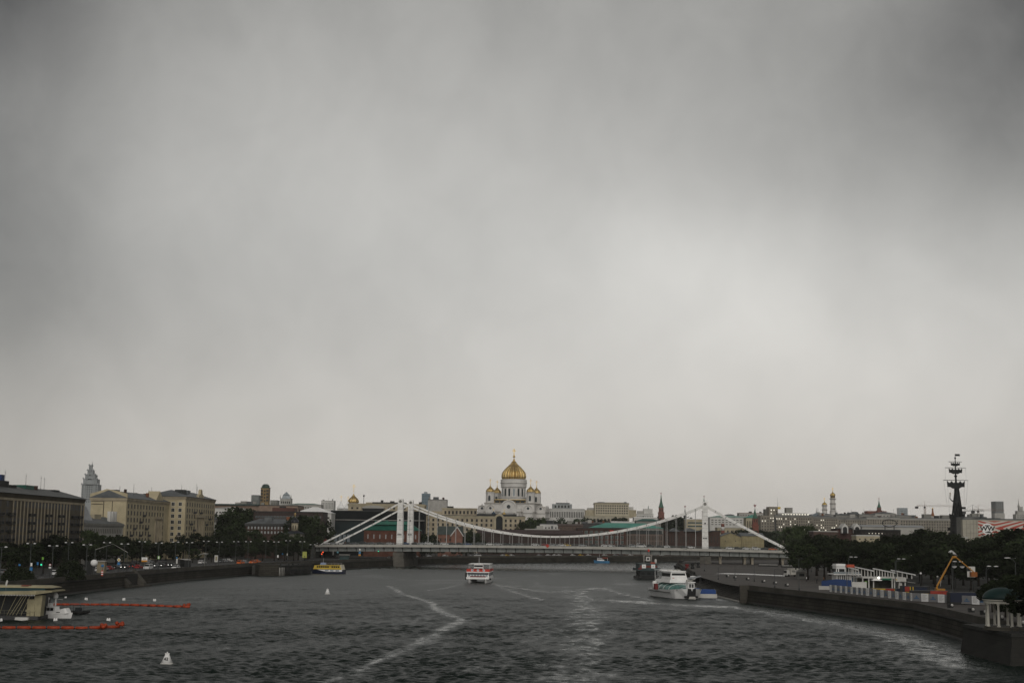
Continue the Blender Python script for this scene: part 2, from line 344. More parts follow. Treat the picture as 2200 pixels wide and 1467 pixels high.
# river sheet; the smoothness attribute is the state of its waves (wakes and slicks left by the boats)
WAVE = 1.0
def river():
    lines = [([(835, 1258), (868, 1277), (925, 1293), (942, 1311), (992, 1331), (935, 1362), (905, 1380), (855, 1400), (770, 1440), (690, 1470)], 2.0, .60),
             ([(1010, 1330), (1100, 1345), (1180, 1330)], 3, .35), ([(1235, 1268), (1262, 1310), (1262, 1370), (1235, 1420), (1225, 1480)], 7.0, .49),
             ([(1330, 1290), (1480, 1300), (1620, 1306), (1750, 1330), (1900, 1358), (2010, 1395), (2080, 1430)], 7, .66), ([(1520, 1284), (1640, 1302), (1800, 1332), (1900, 1350)], 3.0, .6),
             ([(1540, 1390), (1700, 1372), (1900, 1392), (2060, 1440)], 5, .36), ([(1080, 1258), (1180, 1272), (1290, 1262), (1400, 1290)], 4, .5), ([(560, 1400), (700, 1385), (840, 1380)], 2.6, .4),
             ([(300, 1395), (420, 1388), (520, 1392)], 3, .45), ([(150, 1290), (300, 1296), (470, 1300)], 4, .25), ([(1000, 1252), (960, 1262), (920, 1268)], 2.5, .5), ([(1060, 1252), (1100, 1270), (1170, 1290)], 2.5, .5),
             ([(1010, 1440), (1110, 1420), (1260, 1440), (1380, 1462)], 3.2, .5), ([(1120, 1380), (1230, 1350), (1330, 1330)], 3, .4)]
    import numpy as np
    rg = np.random.default_rng(5)
    ky = [120.0]
    while ky[-1] < 1150: ky.append(ky[-1] * (1.0022 if 150 < ky[-1] < 560 else 1.007))
    ys = np.array(ky); kx = np.linspace(-.46, .46, 500); X = ys[:, None] * kx[None, :]; Y_ = np.repeat(ys[:, None], len(kx), 1)
    val = np.zeros_like(X)
    for pts, w, a in lines:
        P = [gnd(*p) for p in pts]; best = np.full_like(X, 1e9)
        for q0, q1 in zip(P[:-1], P[1:]):
            dx_, dy_ = q1.x - q0.x, q1.y - q0.y; t = np.clip(((X - q0.x) * dx_ + (Y_ - q0.y) * dy_) / (dx_ * dx_ + dy_ * dy_), 0, 1); best = np.minimum(best, np.hypot(X - q0.x - t * dx_, Y_ - q0.y - t * dy_))
        val = np.maximum(val, a * np.exp(-(best / w) ** 2 / 1.3))
    val = np.maximum(val, np.clip((Y_ - 680) / 110, 0, .58))
    rough_ = np.zeros_like(X)
    for k in range(26): a, wl = rg.uniform(0, 2 * pi), rg.uniform(14, 70); rough_ += np.sin((X * cos(a) * .7 + Y_ * sin(a)) * 2 * pi / wl + rg.uniform(0, 6.3))
    rough_ = np.clip(.5 + rough_ / 9, 0, 1)                       # gusts: patches of ruffled and of quieter water
    Z = np.zeros_like(X)
    for k in range(64):
        wl = .85 * (3.6 ** rg.random()); a = radians(78) + rg.normal(0, .55); amp = .0135 * wl ** .85 * rg.uniform(.5, 1.2)
        fade = np.clip((wl / (Y_ * .0022) - 2.0) / 1.5, 0, 1)     # no waves finer than the sheet can carry
        Z += fade * amp * np.sin((X * cos(a) + Y_ * sin(a)) * 2 * pi / wl + rg.uniform(0, 6.3) + .6 * np.sin(X * .11 + k) + .6 * np.sin(Y_ * .07 + 2 * k))
    Z *= (.62 + .5 * rough_) * (1 - .74 * val) * WAVE
    ny, nx = X.shape; V = np.stack([X, Y_, Z], -1).reshape(-1, 3); idx = np.arange(ny * nx).reshape(ny, nx)
    Q = np.stack([idx[:-1, :-1], idx[:-1, 1:], idx[1:, 1:], idx[1:, :-1]], -1).reshape(-1, 4)
    e = len(V); y0, y1 = ys[0], ys[-1]; k0, k1 = kx[0], kx[-1]
    far_ = [(-3000, -300, 0), (3000, -300, 0), (3000, y0, 0), (k1 * y0, y0, 0), (k0 * y0, y0, 0), (-3000, y0, 0), (3000, y1, 0), (k1 * y1, y1, 0), (k0 * y1, y1, 0), (-3000, y1, 0), (3000, 2500, 0), (-3000, 2500, 0)]
    V = np.concatenate([V, np.array(far_)]); F_ = Q.tolist() + [[e, e + 1, e + 2, e + 3, e + 4, e + 5], [e + 3, e + 2, e + 6, e + 7], [e + 5, e + 4, e + 8, e + 9], [e + 9, e + 8, e + 7, e + 6, e + 10, e + 11]]
    me = bpy.data.meshes.new('water'); me.from_pydata(V.tolist(), [], F_)
    at_ = me.attributes.new('smoothness', 'FLOAT', 'POINT'); at_.data.foreach_set('value', np.concatenate([np.maximum(val, (1 - rough_) * .25).reshape(-1), np.zeros(len(far_))]).astype(np.float32))
    me.polygons.foreach_set('use_smooth', [True] * len(me.polygons))
    m = bpy.data.materials.new('river_water'); m.use_nodes = True; t = m.node_tree; g = G(t); b = t.nodes['Principled BSDF']
    tc = g.n('ShaderNodeTexCoord'); P_ = tc.outputs['Object']
    def mp(sx, sy, rz):
        x = g.n('ShaderNodeMapping'); t.links.new(P_, x.inputs[0]); x.inputs['Scale'].default_value = (sx, sy, 1); x.inputs['Rotation'].default_value = (0, 0, rz); return x.outputs[0]
    at2 = g.n('ShaderNodeAttribute', attribute_name='smoothness')
    patch = g.noise(mp(1, .35, .3), .035, 5, .6, .6)
    brk = g.noise(mp(1, .45, -.2), .34, 6, .7, .6)
    s = g.ramp(g.m('ADD', at2.outputs['Fac'], g.m('MULTIPLY', g.m('SUBTRACT', brk, .5), 1.5)), .36, .86)
    s = g.m('ADD', s, g.m('MULTIPLY', g.ramp(patch, .5, .75), .28), clamp=True)
    w1 = g.noise(mp(1, .55, .5), .33, 3, .55, .4); w2 = g.noise(mp(1, .5, .35), 1.7, 4, .6, .5); w3 = g.noise(mp(1, .5, .9), 3.6, 3, .6)
    hgt = g.m('ADD', g.m('MULTIPLY', w2, 1.0), g.m('MULTIPLY', w3, .28))
    st_ = g.m('SUBTRACT', 1.0, g.m('MULTIPLY', s, .9))
    bp = g.n('ShaderNodeBump'); bp.inputs['Distance'].default_value = .26; g.put(bp.inputs['Strength'], st_); g.put(bp.inputs['Height'], hgt)
    t.links.new(bp.outputs[0], b.inputs['Normal'])
    g.put(b.inputs['Base Color'], g.mix(s, (.004, .0105, .0075), (.016, .026, .021)))
    g.put(b.inputs['Roughness'], g.m('SUBTRACT', .38, g.m('MULTIPLY', s, .28))); b.inputs['IOR'].default_value = 1.33; b.inputs['Specular IOR Level'].default_value = .27
    me.materials.append(m); return structure(link('water', me))
river()
# ------------------------------------------------------------------ buildings
WCACHE = {}
def win_mesh(w, h, gm, fm, deep):
    k = (round(w, 2), round(h, 2), gm.name, fm.name, deep)
    if k not in WCACHE:
        b = MB(); t = min(.12, w * .1); d = .05
        b.box(-w / 2 + t, w / 2 - t, -.03, .02, t, h - t)
        b.slot(1)
        if deep:
            b.box(-w / 2, -w / 2 + t, -d, .02, 0, h).box(w / 2 - t, w / 2, -d, .02, 0, h)
            b.box(-w / 2 + t, w / 2 - t, -d, .02, h - t, h).box(-w / 2 - t * .6, w / 2 + t * .6, -d * 2, .02, -.1, 0)
            b.box(-t / 3, t / 3, -.07, -.031, t, h - t)
        else:
            b.box(-w / 2, w / 2, -.02, .01, 0, t).box(-w / 2, w / 2, -.02, .01, h - t, h).box(-w / 2, -w / 2 + t, -.02, .01, t, h - t).box(w / 2 - t, w / 2, -.02, .01, t, h - t)
        WCACHE[k] = b.mesh('window', [gm, fm])
    return WCACHE[k]
def win_at(root, me, x, y, z, face):         # face f: -y  b: +y  l: -x  r: +x
    o = link('window', me, root, (x, y, z), {'f': 0, 'r': pi / 2, 'l': -pi / 2, 'b': pi}[face]); return o
def windows(root, face, rows, cols, ww, wh, a0, a1, z0, z1, pos, gm=GLASS, fm=FRAME, lit=0.0, deep=True, skip=None):
    cw = (a1 - a0) / cols; ch = (z1 - z0) / rows; n = 0
    w, h = (ww if ww > 0 else -ww * cw), (wh if wh > 0 else -wh * ch)
    for r in range(rows):
        for c in range(cols):
            if skip and skip(r, c): continue
            a = a0 + (c + .5) * cw; z = z0 + r * ch + (ch - h) * .4
            gmm = BRIGHTPANE if (lit and random.random() < lit) else gm
            me = win_mesh(w, h, gmm, fm, deep)
            win_at(root, me, *((a, pos) if face in 'fb' else (pos, a)), z, face); n += 1
    return n
def roof_hip(b, x0, x1, y0, y1, z, rh, ov=.6):
    x0 -= ov; x1 += ov; y0 -= ov; y1 += ov; h = min(x1 - x0, y1 - y0) / 2 * .98
    if x1 - x0 >= y1 - y0: r0, r1 = (x0 + h, (y0 + y1) / 2), (x1 - h, (y0 + y1) / 2)
    else: r0, r1 = ((x0 + x1) / 2, y0 + h), ((x0 + x1) / 2, y1 - h)
    vs = [(x0, y0, z), (x1, y0, z), (x1, y1, z), (x0, y1, z), (*r0, z + rh), (*r1, z + rh)]
    if x1 - x0 >= y1 - y0: fs = [(0, 1, 5, 4), (1, 2, 5), (2, 3, 4, 5), (3, 0, 4), (3, 2, 1, 0)]
    else: fs = [(0, 1, 4), (1, 2, 5, 4), (2, 3, 5), (3, 0, 4, 5), (3, 2, 1, 0)]
    return b.add(vs, fs)
def roof_gable(b, x0, x1, y0, y1, z, rh, ov=.5, along_x=True):
    if along_x: return b.yprism([(y0 - ov, z), (y1 + ov, z), ((y0 + y1) / 2, z + rh)], x0 - ov, x1 + ov)
    return b.xprism([(x0 - ov, z), (x1 + ov, z), ((x0 + x1) / 2, z + rh)], y0 - ov, y1 + ov)
def building(label, loc, w, d, h, wall, roofm=ROOFGREY, rz=0.0, name='city_building', cat='building', roof='flat', rh=4.0, ov=.5, wins=(), cornice=None, bands=0, clutter=0, group=None, seed=None):
    """local frame: front face on y=0 looking to -y, x from -w/2 to w/2, ground at z=0"""
    root = thing(name, label, cat, loc, rz, group)
    b = MB().box(-w / 2, w / 2, 0, d, -2, h)
    if bands:
        for k in range(1, bands + 1): b.box(-w / 2 - .12, w / 2 + .12, -.12, d + .12, h * k / (bands + 1) - .12, h * k / (bands + 1) + .12)
    if roof == 'gable_front': b.xprism([(-w / 2, h), (w / 2, h), (0, h + rh * .97)], .02, d - .02)
    b.build('wall', wall, root)
    if cornice: MB().box(-w / 2 - .5, w / 2 + .5, -.5, d + .5, h - .9, h - .05).box(-w / 2 - .25, w / 2 + .25, -.25, d + .25, h - 1.5, h - .9).build('cornice', cornice, root)
    b = MB()
    if roof == 'hip': roof_hip(b, -w / 2, w / 2, 0, d, h, rh, ov)
    elif roof == 'gable': roof_gable(b, -w / 2, w / 2, 0, d, h, rh, ov)
    elif roof == 'gable_front': b.xprism([(-w / 2 - ov, h - .1), (-w / 2 - ov, h + .25), (0, h + rh + .35), (w / 2 + ov, h + .25), (w / 2 + ov, h - .1), (0, h + rh)], -ov, d + ov)
    elif roof == 'pyramid': b.add([(-w / 2 - ov, -ov, h), (w / 2 + ov, -ov, h), (w / 2 + ov, d + ov, h), (-w / 2 - ov, d + ov, h), (0, d / 2, h + rh)], [(3, 2, 1, 0), (0, 1, 4), (1, 2, 4), (2, 3, 4), (3, 0, 4)])
    elif roof == 'vault': b.xprism([(-w / 2 - ov, h)] + [((w / 2 + ov) * -cos(pi * i / 14), h + rh * sin(pi * i / 14)) for i in range(1, 14)] + [(w / 2 + ov, h)], -ov, d + ov)
    else: b.box(-w / 2 - .2, w / 2 + .2, -.2, d + .2, h, h + .35).box(-w / 2 + .3, w / 2 - .3, .3, d - .3, h + .35, h + .5)
    b.build('roof', roofm, root)
    rr = random.Random(seed if seed is not None else label)
    for k in range(clutter):
        x = rr.uniform(-.45, .45) * w; y = rr.uniform(.15, .6) * d; t = rr.random(); zt = h + (rh * .55 if roof != 'flat' else .45)
        if t < .45: s = rr.uniform(.5, 1.1); MB().box(x - s, x + s, y - s * .7, y + s * .7, h, zt + rr.uniform(1, 2.4)).build('chimney', rr.choice([ROOFRUST, DKBRICK, GREYST, ROOFGREY]), root)
        elif t < .7: s = rr.uniform(1.2, 2.6); MB().box(x - s, x + s, y - s, y + s, h, zt + rr.uniform(1.4, 2.6)).build('roof_hut', rr.choice([ROOFGREY, GREYST, ROOFDARK, PALEGREY]), root)
        else:
            q = rr.uniform(3, 7); b = MB().tube((x, y, h), (x, y, zt + q), .09, .05, 5)
            for j in range(3): b.tube((x - .8, y, zt + q * (.55 + .15 * j)), (x + .8, y, zt + q * (.55 + .15 * j)), .05, None, 4)
            b.build('antenna', LAMPPOST, root)
    for wd in wins: windows(root, **wd)
    return root
def blk(px0, px1, yt, Y):                    # left, right, top of something whose front stands at depth Y
    a, b = at(px0, yt, Y), at(px1, yt, Y); return (a.x + b.x) / 2, b.x - a.x, (a.z + b.z) / 2 - GZ
def far(label, px0, px1, yt, Y, d, wall, roofm=ROOFGREY, rows=0, cols=0, ww=-.45, wh=-.55, zlow=None, gm=GLASS, fm=FRAME, lit=0.0, rh_px=0, zs=None, **kw):
    cx, w, h = blk(px0, px1, yt, Y)
    wins = []
    if rows:
        zl = zs if zs is not None else .12 * h
        if zlow: zl = at(px0, zlow, Y).z - GZ
        wins = [dict(face='f', rows=rows, cols=cols, ww=ww, wh=wh, a0=-w / 2 + .02 * w, a1=w / 2 - .02 * w, z0=zl, z1=h - min(1.6, .05 * h), pos=0, gm=gm, fm=fm, lit=lit, deep=Y < 1250)]
    if rh_px: kw['rh'] = rh_px * mpp(Y)
    return building(label, (cx, Y, GZ), w, d, h, wall, roofm, wins=wins, **kw)
def piece(root, name, px0, px1, y0, y1, Y, d, m, dy=0):      # a box on a building, given by where it shows
    a, b = at(px0, y0, Y), at(px1, y1, Y); o = root.location
    return MB().box(a.x - o.x, b.x - o.x, Y - o.y + dy, Y - o.y + d + dy, min(a.z, b.z) - o.z, max(a.z, b.z) - o.z).build(name, m, root)
def balcony(root, x, y, z, w, dep, face, m=DKGREY):
    b = MB().box(-w / 2, w / 2, -dep, 0, 0, .16).box(-w / 2, w / 2, -dep, -dep + .06, .95, 1.05)
    n = max(3, int(w / .35))
    for i in range(n + 1): xx = -w / 2 + w * i / n; b.box(xx - .04, xx + .04, -dep, -dep + .05, .16, .95)
    b.box(-w / 2, -w / 2 + .06, -dep, 0, .16, 1.0).box(w / 2 - .06, w / 2, -dep, 0, .16, 1.0)
    return b.build('balcony', m, root, (x, y, z), {'f': 0, 'r': pi / 2, 'l': -pi / 2}[face])

# --- left bank, nearest: long ochre apartment block with dense pilasters (its front looks to the river, +x)
X1 = -172.0
h1 = 26.0; L1 = 112.0; y1 = 578 - L1
B1 = building('long ochre apartment block with a heavy dark cornice and close pilasters, at the left edge', (X1, y1 + L1 / 2, GZ), L1, 17, h1, OCHRE, mat('old_metal_roof', (.075, .078, .075), .55, var=.4, scale=.15), rz=pi / 2, name='apartment_block', roof='hip', rh=3.2, ov=1.6, cornice=mat('dark_cornice', (.10, .085, .055), .85))
nb = 30; cw = L1 / nb
b = MB()
for i in range(nb + 1):
    if i in (4, 5, 6, 7, 26, 27, 28): continue
    pil_ = globals().get('pil_') or MB().box(-.36, .36, -.22, 0, 6.5, h1 - 2.4).mesh('pilaster', TAN); link('pilaster', pil_, B1, (-L1 / 2 + i * cw, 0, 0))
MB().box(-L1 / 2, L1 / 2, -.4, 0, 5.4, 6.5).box(-L1 / 2 - .3, L1 / 2 + .3, -.35, 0, h1 - 2.4, h1 - 1.6).build('stone_band', TAN, B1)
for r in range(6):
    for c in range(nb):
        z = 6.9 + r * 2.9
        if c >= 10 or c % 2: win_at(B1, win_mesh(cw * .66, 2.1, GLASS, FRAME, True), -L1 / 2 + (c + .5) * cw, 0, z, 'f') if (len([k for k in B1.children if k.name.startswith('window')]) < 100) else None
b = MB()
for r in range(6):
    for c in range(nb):
        if c < 10 and c % 2 == 0 or r == 5 and c > 10:
            x = -L1 / 2 + (c + .5) * cw; z = 6.9 + r * 2.9; b.box(x - cw * .33, x + cw * .33, -.05, .0, z, z + 2.0)
o = b.build('window', GLASS, B1); o['kind'] = 'stuff'
for c in (4, 7, 12, 17, 21, 26, 28):
    for r in (1, 2, 3, 4): balcony(B1, -L1 / 2 + (c + .5) * cw, -.75 if c not in (4, 7, 26, 28) else 0, 6.7 + r * 2.9, cw * 1.5, .9, 'f', BLACK)
piece_c = mat('roof_hut_dark', (.03, .03, .028), .8)
for (yy, l, w_, z0, z1, m_) in ((503, 9, 7, 0, 4.6, piece_c), (512, 7, 6, 0, 3.4, piece_c), (501, 3.4, 4, 4.6, 6.6, mat('blue_tarpaulin', (.010, .035, .12), .6)), (530, 9, 5, 1.5, 3.9, ROOFGREEN), (562, 6, 4, 1.5, 3.2, ROOFDARK), (490, 12, 6, 1, 3.5, ROOFDARK), (538, 1.4, 1.2, 1, 4, DKBRICK)):
    MB().box(yy - y1 - L1 / 2 - l / 2, yy - y1 - L1 / 2 + l / 2, 6, 6 + w_, h1 + z0, h1 + z1).build('roof_hut', m_, B1)
for yy, hh in ((500, 9), (506, 8.4), (545, 8), (549, 7.6), (528, 8)):
    x = yy - y1 - L1 / 2; b = MB().tube((x, 7, h1), (x, 7, h1 + hh), .09, .05, 5); b.tube((x - 1, 7, h1 + hh * .9), (x + 1, 7, h1 + hh * .9), .05, None, 4); b.build('antenna', LAMPPOST, B1)

# --- low pale house in the gap, then the yellow block with the blank end wall, then its taller neighbour
B2 = building('low pale grey four-storey house between the ochre block and the blank yellow gable', (X1 - .5, 611, GZ), 58, 13, 16.6, PALEGREY, ROOFGREY, rz=pi / 2, name='town_house', roof='hip', rh=3.0, cornice=GREYST,
              wins=[dict(face='f', rows=4, cols=20, ww=1.05, wh=1.9, a0=-27, a1=27, z0=1.5, z1=15.4, pos=0)])
MB().taper(-22, -9, 2, 9, 16.6, 23.5, 4.2, 2.4).build('stair_tower', mat('pale_metal_roof', (.30, .31, .33), .5, var=.3), B2)
for x in (13, 16.5, 19, 22): MB().box(x - .55, x + .55, 1.2, 2.6, 17.5, 22).build('chimney', OFFWHITE, B2)
MB().box(-2, 8, 4, 10, 17, 20.5).build('roof_hut', CREAM, B2)
B3 = building('yellow apartment block showing a blank gable wall with a crack towards the river bend', (X1, 642 + 40, GZ), 80, 16, 28.3, YEL, ROOFGREY, rz=pi / 2, name='apartment_block', roof='gable', rh=3.4, ov=.7, cornice=TAN, clutter=11,
              wins=[dict(face='f', rows=8, cols=13, ww=2.1, wh=2.0, a0=-39, a1=31, z0=2, z1=26.4, pos=0, skip=lambda r, c: c in (8, 9, 10) and 1 < r < 6)])
MB().yprism([(-.35, 28), (16.35, 28), (16.35, 30), (9, 32.2), (3.5, 31.2), (-.35, 30.2)], -40.35, -39.95).build('gable_parapet', YEL, B3)
MB().box(-40.12, -40, 4.5, 5.3, 29.2, 30.1).box(-40.1, -40, 6.2, 6.45, 17, 29.2).build('vent_and_crack', BLACK, B3)
MB().box(-40.14, -40, 10, 10.35, 17, 27).box(-40.14, -40, 10.35, 15.7, 26.6, 27).box(-40.13, -40, 10.6, 15.7, 25.3, 25.6).build('wall_moulding', OCHRE, B3)
b = MB()
for k in range(5): b.box(13 + k * 3.1, 13.9 + k * 3.1, -.5, 0, 8, 19.5)
b.box(11.6, 27.4, -.9, 0, 19.5, 20.6).box(11.6, 27.4, -.9, 0, 6.8, 8); b.build('portico', TAN, B3)
MB().box(13.9, 16.2, -.06, 0, 8, 19.4).build('niche', BLACK, B3)
MB().xprism([(14, 28.3), (30, 28.3), (22, 33.2)], 0.3, 6).build('pediment', YEL, B3)
for c, r in ((2, 2), (2, 4), (4, 3), (4, 5), (6, 2), (6, 4), (1, 3), (7, 3), (5, 6), (3, 1)): balcony(B3, -39 + (c + .5) * 70 / 13, 0, 1.9 + r * 3.05, 2.6, .9, 'f')
B4 = building('tall yellow apartment block with a curled pediment, next to the dark trees', (X1 + 8.3, 722 + 36, GZ), 72, 20, 31.2, YEL, ROOFGREY, rz=pi / 2, name='apartment_block', roof='hip', rh=3.6, ov=1.1, cornice=TAN, clutter=9,
              wins=[dict(face='f', rows=9, cols=12, ww=2.1, wh=2.0, a0=-34, a1=34, z0=2, z1=29, pos=0, skip=lambda r, c: c in (4, 5, 6) and 1 < r < 6), dict(face='l', rows=9, cols=2, ww=1.7, wh=1.9, a0=.8, a1=8, z0=2, z1=29, pos=-36, fm=WFRAME)])
b = MB()
for k in range(5): b.box(-10 + k * 4.1, -8.9 + k * 4.1, -.5, 0, 9, 21)
b.box(-12, 9.5, -.9, 0, 21, 22.2).box(-12, 9.5, -.9, 0, 7.8, 9); b.build('portico', TAN, B4)
MB().box(-8.9, -5.9, -.06, 0, 9, 20.9).build('niche', BLACK, B4)
MB().xprism([(-6, 31.2), (6, 31.2), (6, 32.6), (2.4, 33.4), (1.8, 35.2), (0, 35.9), (-1.8, 35.2), (-2.4, 33.4), (-6, 32.6)], -.2, 1.2).build('pediment', YEL, B4)
for c, r in ((1, 3), (1, 5), (2, 4), (6, 3), (6, 5), (7, 2), (7, 6), (2, 7), (4, 7)): balcony(B4, -34 + (c + .5) * 68 / 9, 0, 1.9 + r * 3.0, 3.0, 1.0, 'f')
for r in (2, 3): balcony(B4, -36, 2.6, 1.9 + r * 3.0, 2.4, .9, 'l')
# small pale block just beyond
B5 = building('narrow pale stuccoed house beyond the tall yellow block', (-163, 806, GZ), 22, 14, 20.5, OFFWHITE, ROOFGREY, rz=pi / 2, name='town_house', roof='hip', rh=3.4, cornice=GREYST,
              wins=[dict(face='f', rows=6, cols=6, ww=1.1, wh=1.7, a0=-10.5, a1=10.5, z0=1.5, z1=19.5, pos=0), dict(face='l', rows=6, cols=3, ww=1.1, wh=1.7, a0=1, a1=13, z0=1.5, z1=19.5, pos=-11)])

# --- hazy skyscraper with stepped tiers and a spire, far behind
Y = 2950; k = mpp(Y)
c0 = at(188, 1075, Y); MID = thing('tiered_skyscraper', 'hazy tiered skyscraper with a pointed spire rising behind the left apartment roofs', 'skyscraper', (c0.x, Y, GZ))
def zt(y): return at(193, y, Y).z - GZ
tiers = [(1130, 1040, 17.5, 'lower_tier'), (1042, 1028, 14.8, 'middle_tier'), (1030, 1019, 11, 'shoulder_tier'), (1021, 1010, 6.4, 'upper_tier'), (1012, 999, 3.2, 'lantern')]
SKYS = mat('hazed_skyscraper_stone', (.31, .33, .335), .85, var=.15, scale=.05)  # stone tone paled so the colour carries part of the distance haze
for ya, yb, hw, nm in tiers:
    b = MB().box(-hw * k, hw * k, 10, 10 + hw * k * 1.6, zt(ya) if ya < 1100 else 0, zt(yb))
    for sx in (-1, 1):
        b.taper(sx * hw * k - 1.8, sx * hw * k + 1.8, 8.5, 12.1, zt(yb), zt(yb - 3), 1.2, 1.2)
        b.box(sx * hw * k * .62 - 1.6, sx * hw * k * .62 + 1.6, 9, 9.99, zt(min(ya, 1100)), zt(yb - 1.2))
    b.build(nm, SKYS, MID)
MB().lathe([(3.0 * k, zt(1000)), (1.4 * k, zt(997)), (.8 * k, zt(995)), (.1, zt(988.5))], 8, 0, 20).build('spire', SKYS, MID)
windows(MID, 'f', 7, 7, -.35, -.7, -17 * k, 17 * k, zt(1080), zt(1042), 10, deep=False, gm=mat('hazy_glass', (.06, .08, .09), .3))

# --- the middle distance, left of the bridge
far('long low brick-brown hall with a dark green roof edge, behind the dark trees', 460, 640, 1085.5, 1000, 30, mat('dusty_pink_brick', (.27, .195, .15), .9, var=.25), ROOFDARK, rows=1, cols=22, ww=-.5, wh=-.22, zlow=1106, clutter=6)
piece(bpy.data.objects['city_building'], 'eave_band', 459, 556, 1081.5, 1085.6, 998.6, 3, mat('dark_green_eave', (.03, .055, .05), .6))
far('small pale house with a light roof in front of the long brick-brown hall', 462, 524, 1091, 930, 16, OFFWHITE, PALEGREY, rows=2, cols=9, ww=-.5, wh=-.4, zlow=1112, roof='hip', rh_px=3)
far('plain grey-green office block beside the brick tower', 540, 556, 1064, 1500, 20, mat('grey_green_block', (.20, .22, .21), .7), ROOFGREY, rows=5, cols=4, ww=-.8, wh=-.4, gm=mat('grey_glass', (.12, .14, .14), .3))
T = far('tall tan brick tower with dark balconies and a glazed top', 560.5, 577.5, 1048, 1050, 7, mat('tan_brick', (.28, .20, .10), .9, var=.25), ROOFGREEN, name='brick_tower', cat='tower')
cx, w, h = blk(560.5, 577.5, 1048, 1050)
MB().lathe([(w * .46, h), (w * .5, h + .8), (w * .5, h + 1.6), (w * .36, h + 2.6), (w * .2, h + 3.0)], 8, 0, 3.5, smooth=False).build('glazed_top', mat('dull_green_glass', (.07, .10, .085), .3), T)
for i in range(8):
    for sx in (-1, 1):
        if i != 4: MB().box(sx * w * .36 - w * .13, sx * w * .36 + w * .13, -.9, 0, h - 2.4 - i * 2.35, h - 1.2 - i * 2.35).build('balcony', DKGREY, T)
windows(T, 'f', 8, 1, 1.0, 1.3, -1, 1, h - 20, h - 1, 0)
far('small grey block with a flat roof right of the brick tower', 580.5, 596, 1075, 1500, 15, GREYST, ROOFGREY, rows=2, cols=4, ww=-.6, wh=-.4, zlow=1084)
Y = 1900; P5 = far('white office building with a glass pyramid on its roof', 602, 625, 1071, Y, 14, PALEGREY, PALEGL, rows=1, cols=5, ww=-.6, wh=-.5, zlow=1083, roof='flat', name='pyramid_building'); cx, w, h = blk(602, 625, 1071, Y)
MB().taper(-w * .4, w * .4, 2, 12, h + .5, h + 5, w * .12, 2).build('glass_drum', PALEGL, P5); MB().add([(-w * .3, 3, h + 5), (w * .3, 3, h + 5), (w * .3, 11, h + 5), (-w * .3, 11, h + 5), (0, 7, at(613, 1055.5, Y).z - GZ)], [(0, 1, 4), (1, 2, 4), (2, 3, 4), (3, 0, 4)]).build('glass_pyramid', PALEGL, P5)
for sx in (-1, 1): MB().cyl(sx * w * .5, .5, h, h + 5.5, .8, .2, 6).build('pinnacle', PALEGREY, P5)
far('distant white apartment house left of the golden dome', 690, 717, 1076, 1600, 18, OFFWHITE, PALEGREY, rows=3, cols=8, ww=-.5, wh=-.5, zlow=1092, clutter=3)
far('distant row of pale green roofs between the pyramid and the white tent', 617, 690, 1083.5, 1500, 20, PALEGREY, mat('pale_green_roof', (.22, .30, .26), .6), roof='hip', rh_px=3, rows=1, cols=12, ww=-.4, wh=-.5, zlow=1092)
TN = far('hall under a bright white sloping tent roof', 634, 712, 1101.5, 900, 20, OFFWHITE, WHITE, rows=1, cols=8, ww=-.5, wh=-.4, zlow=1116, name='tent_hall', roof='hip', rh_px=13.5)
MB().box(-9, -8.2, -1, 0, blk(634, 712, 1101.5, 900)[2] - 3, blk(634, 712, 1101.5, 900)[2] + 2.2).build('chimney', DKBRICK, TN)
MODB = far('dark brown modern building with long window bands and a flat roof', 545, 694, 1100, 835, 22, mat('dark_brown_panel', (.045, .03, .026), .7), ROOFDARK, rows=1, cols=22, ww=-.7, wh=-.45, zlow=1114, name='modern_building', fm=mat('pale_mullion', (.22, .23, .23), .6), gm=mat('dim_glass', (.06, .075, .08), .2))
piece(MODB, 'roof_storey', 585, 633, 1090, 1100, 838, 10, mat('rust_brown_panel', (.10, .045, .035), .7)); piece(MODB, 'roof_vent', 600, 612, 1087, 1090, 840, 5, ROOFDARK)
HB = far('dark red brick building with a long grey hip roof and white windows', 528, 662, 1124.5, 775, 13, DKBRICK, ROOFGREY, rows=2, cols=18, ww=-.42, wh=-.5, zlow=1147, name='brick_building', roof='hip', rh_px=10.5, fm=WFRAME, gm=PALEGL, clutter=2, cornice=DKGREY)
piece(HB, 'dormer', 568, 584, 1111, 1122, 777, 6, ROOFGREY)
def onion(b, r, z0, n=24, cx=0, cy=0, rib=.07, h=1.0):
    prof = [(.93, 0), (1.0, .16), (1.012, .28), (.93, .52), (.77, .75), (.54, .98), (.33, 1.18), (.19, 1.36), (.085, 1.56), (.05, 1.72)]
    return b.lathe([(a * r, z0 + c * r * h) for a, c in prof], n // 3 * 3, cx, cy, rib=rib, smooth=False)
def cross(b, z, h, t, cx=0, cy=0, rz=0):
    b.ball(cx, cy, z, t * 2.6, 8, 6); b.box(cx - t, cx + t, cy - t, cy + t, z, z + h)
    b.box(cx - h * .26, cx + h * .26, cy - t * .8, cy + t * .8, z + h * .66, z + h * .66 + 2 * t); b.box(cx - h * .12, cx + h * .12, cy - t * .8, cy + t * .8, z + h * .85, z + h * .85 + 1.6 * t)
    return b
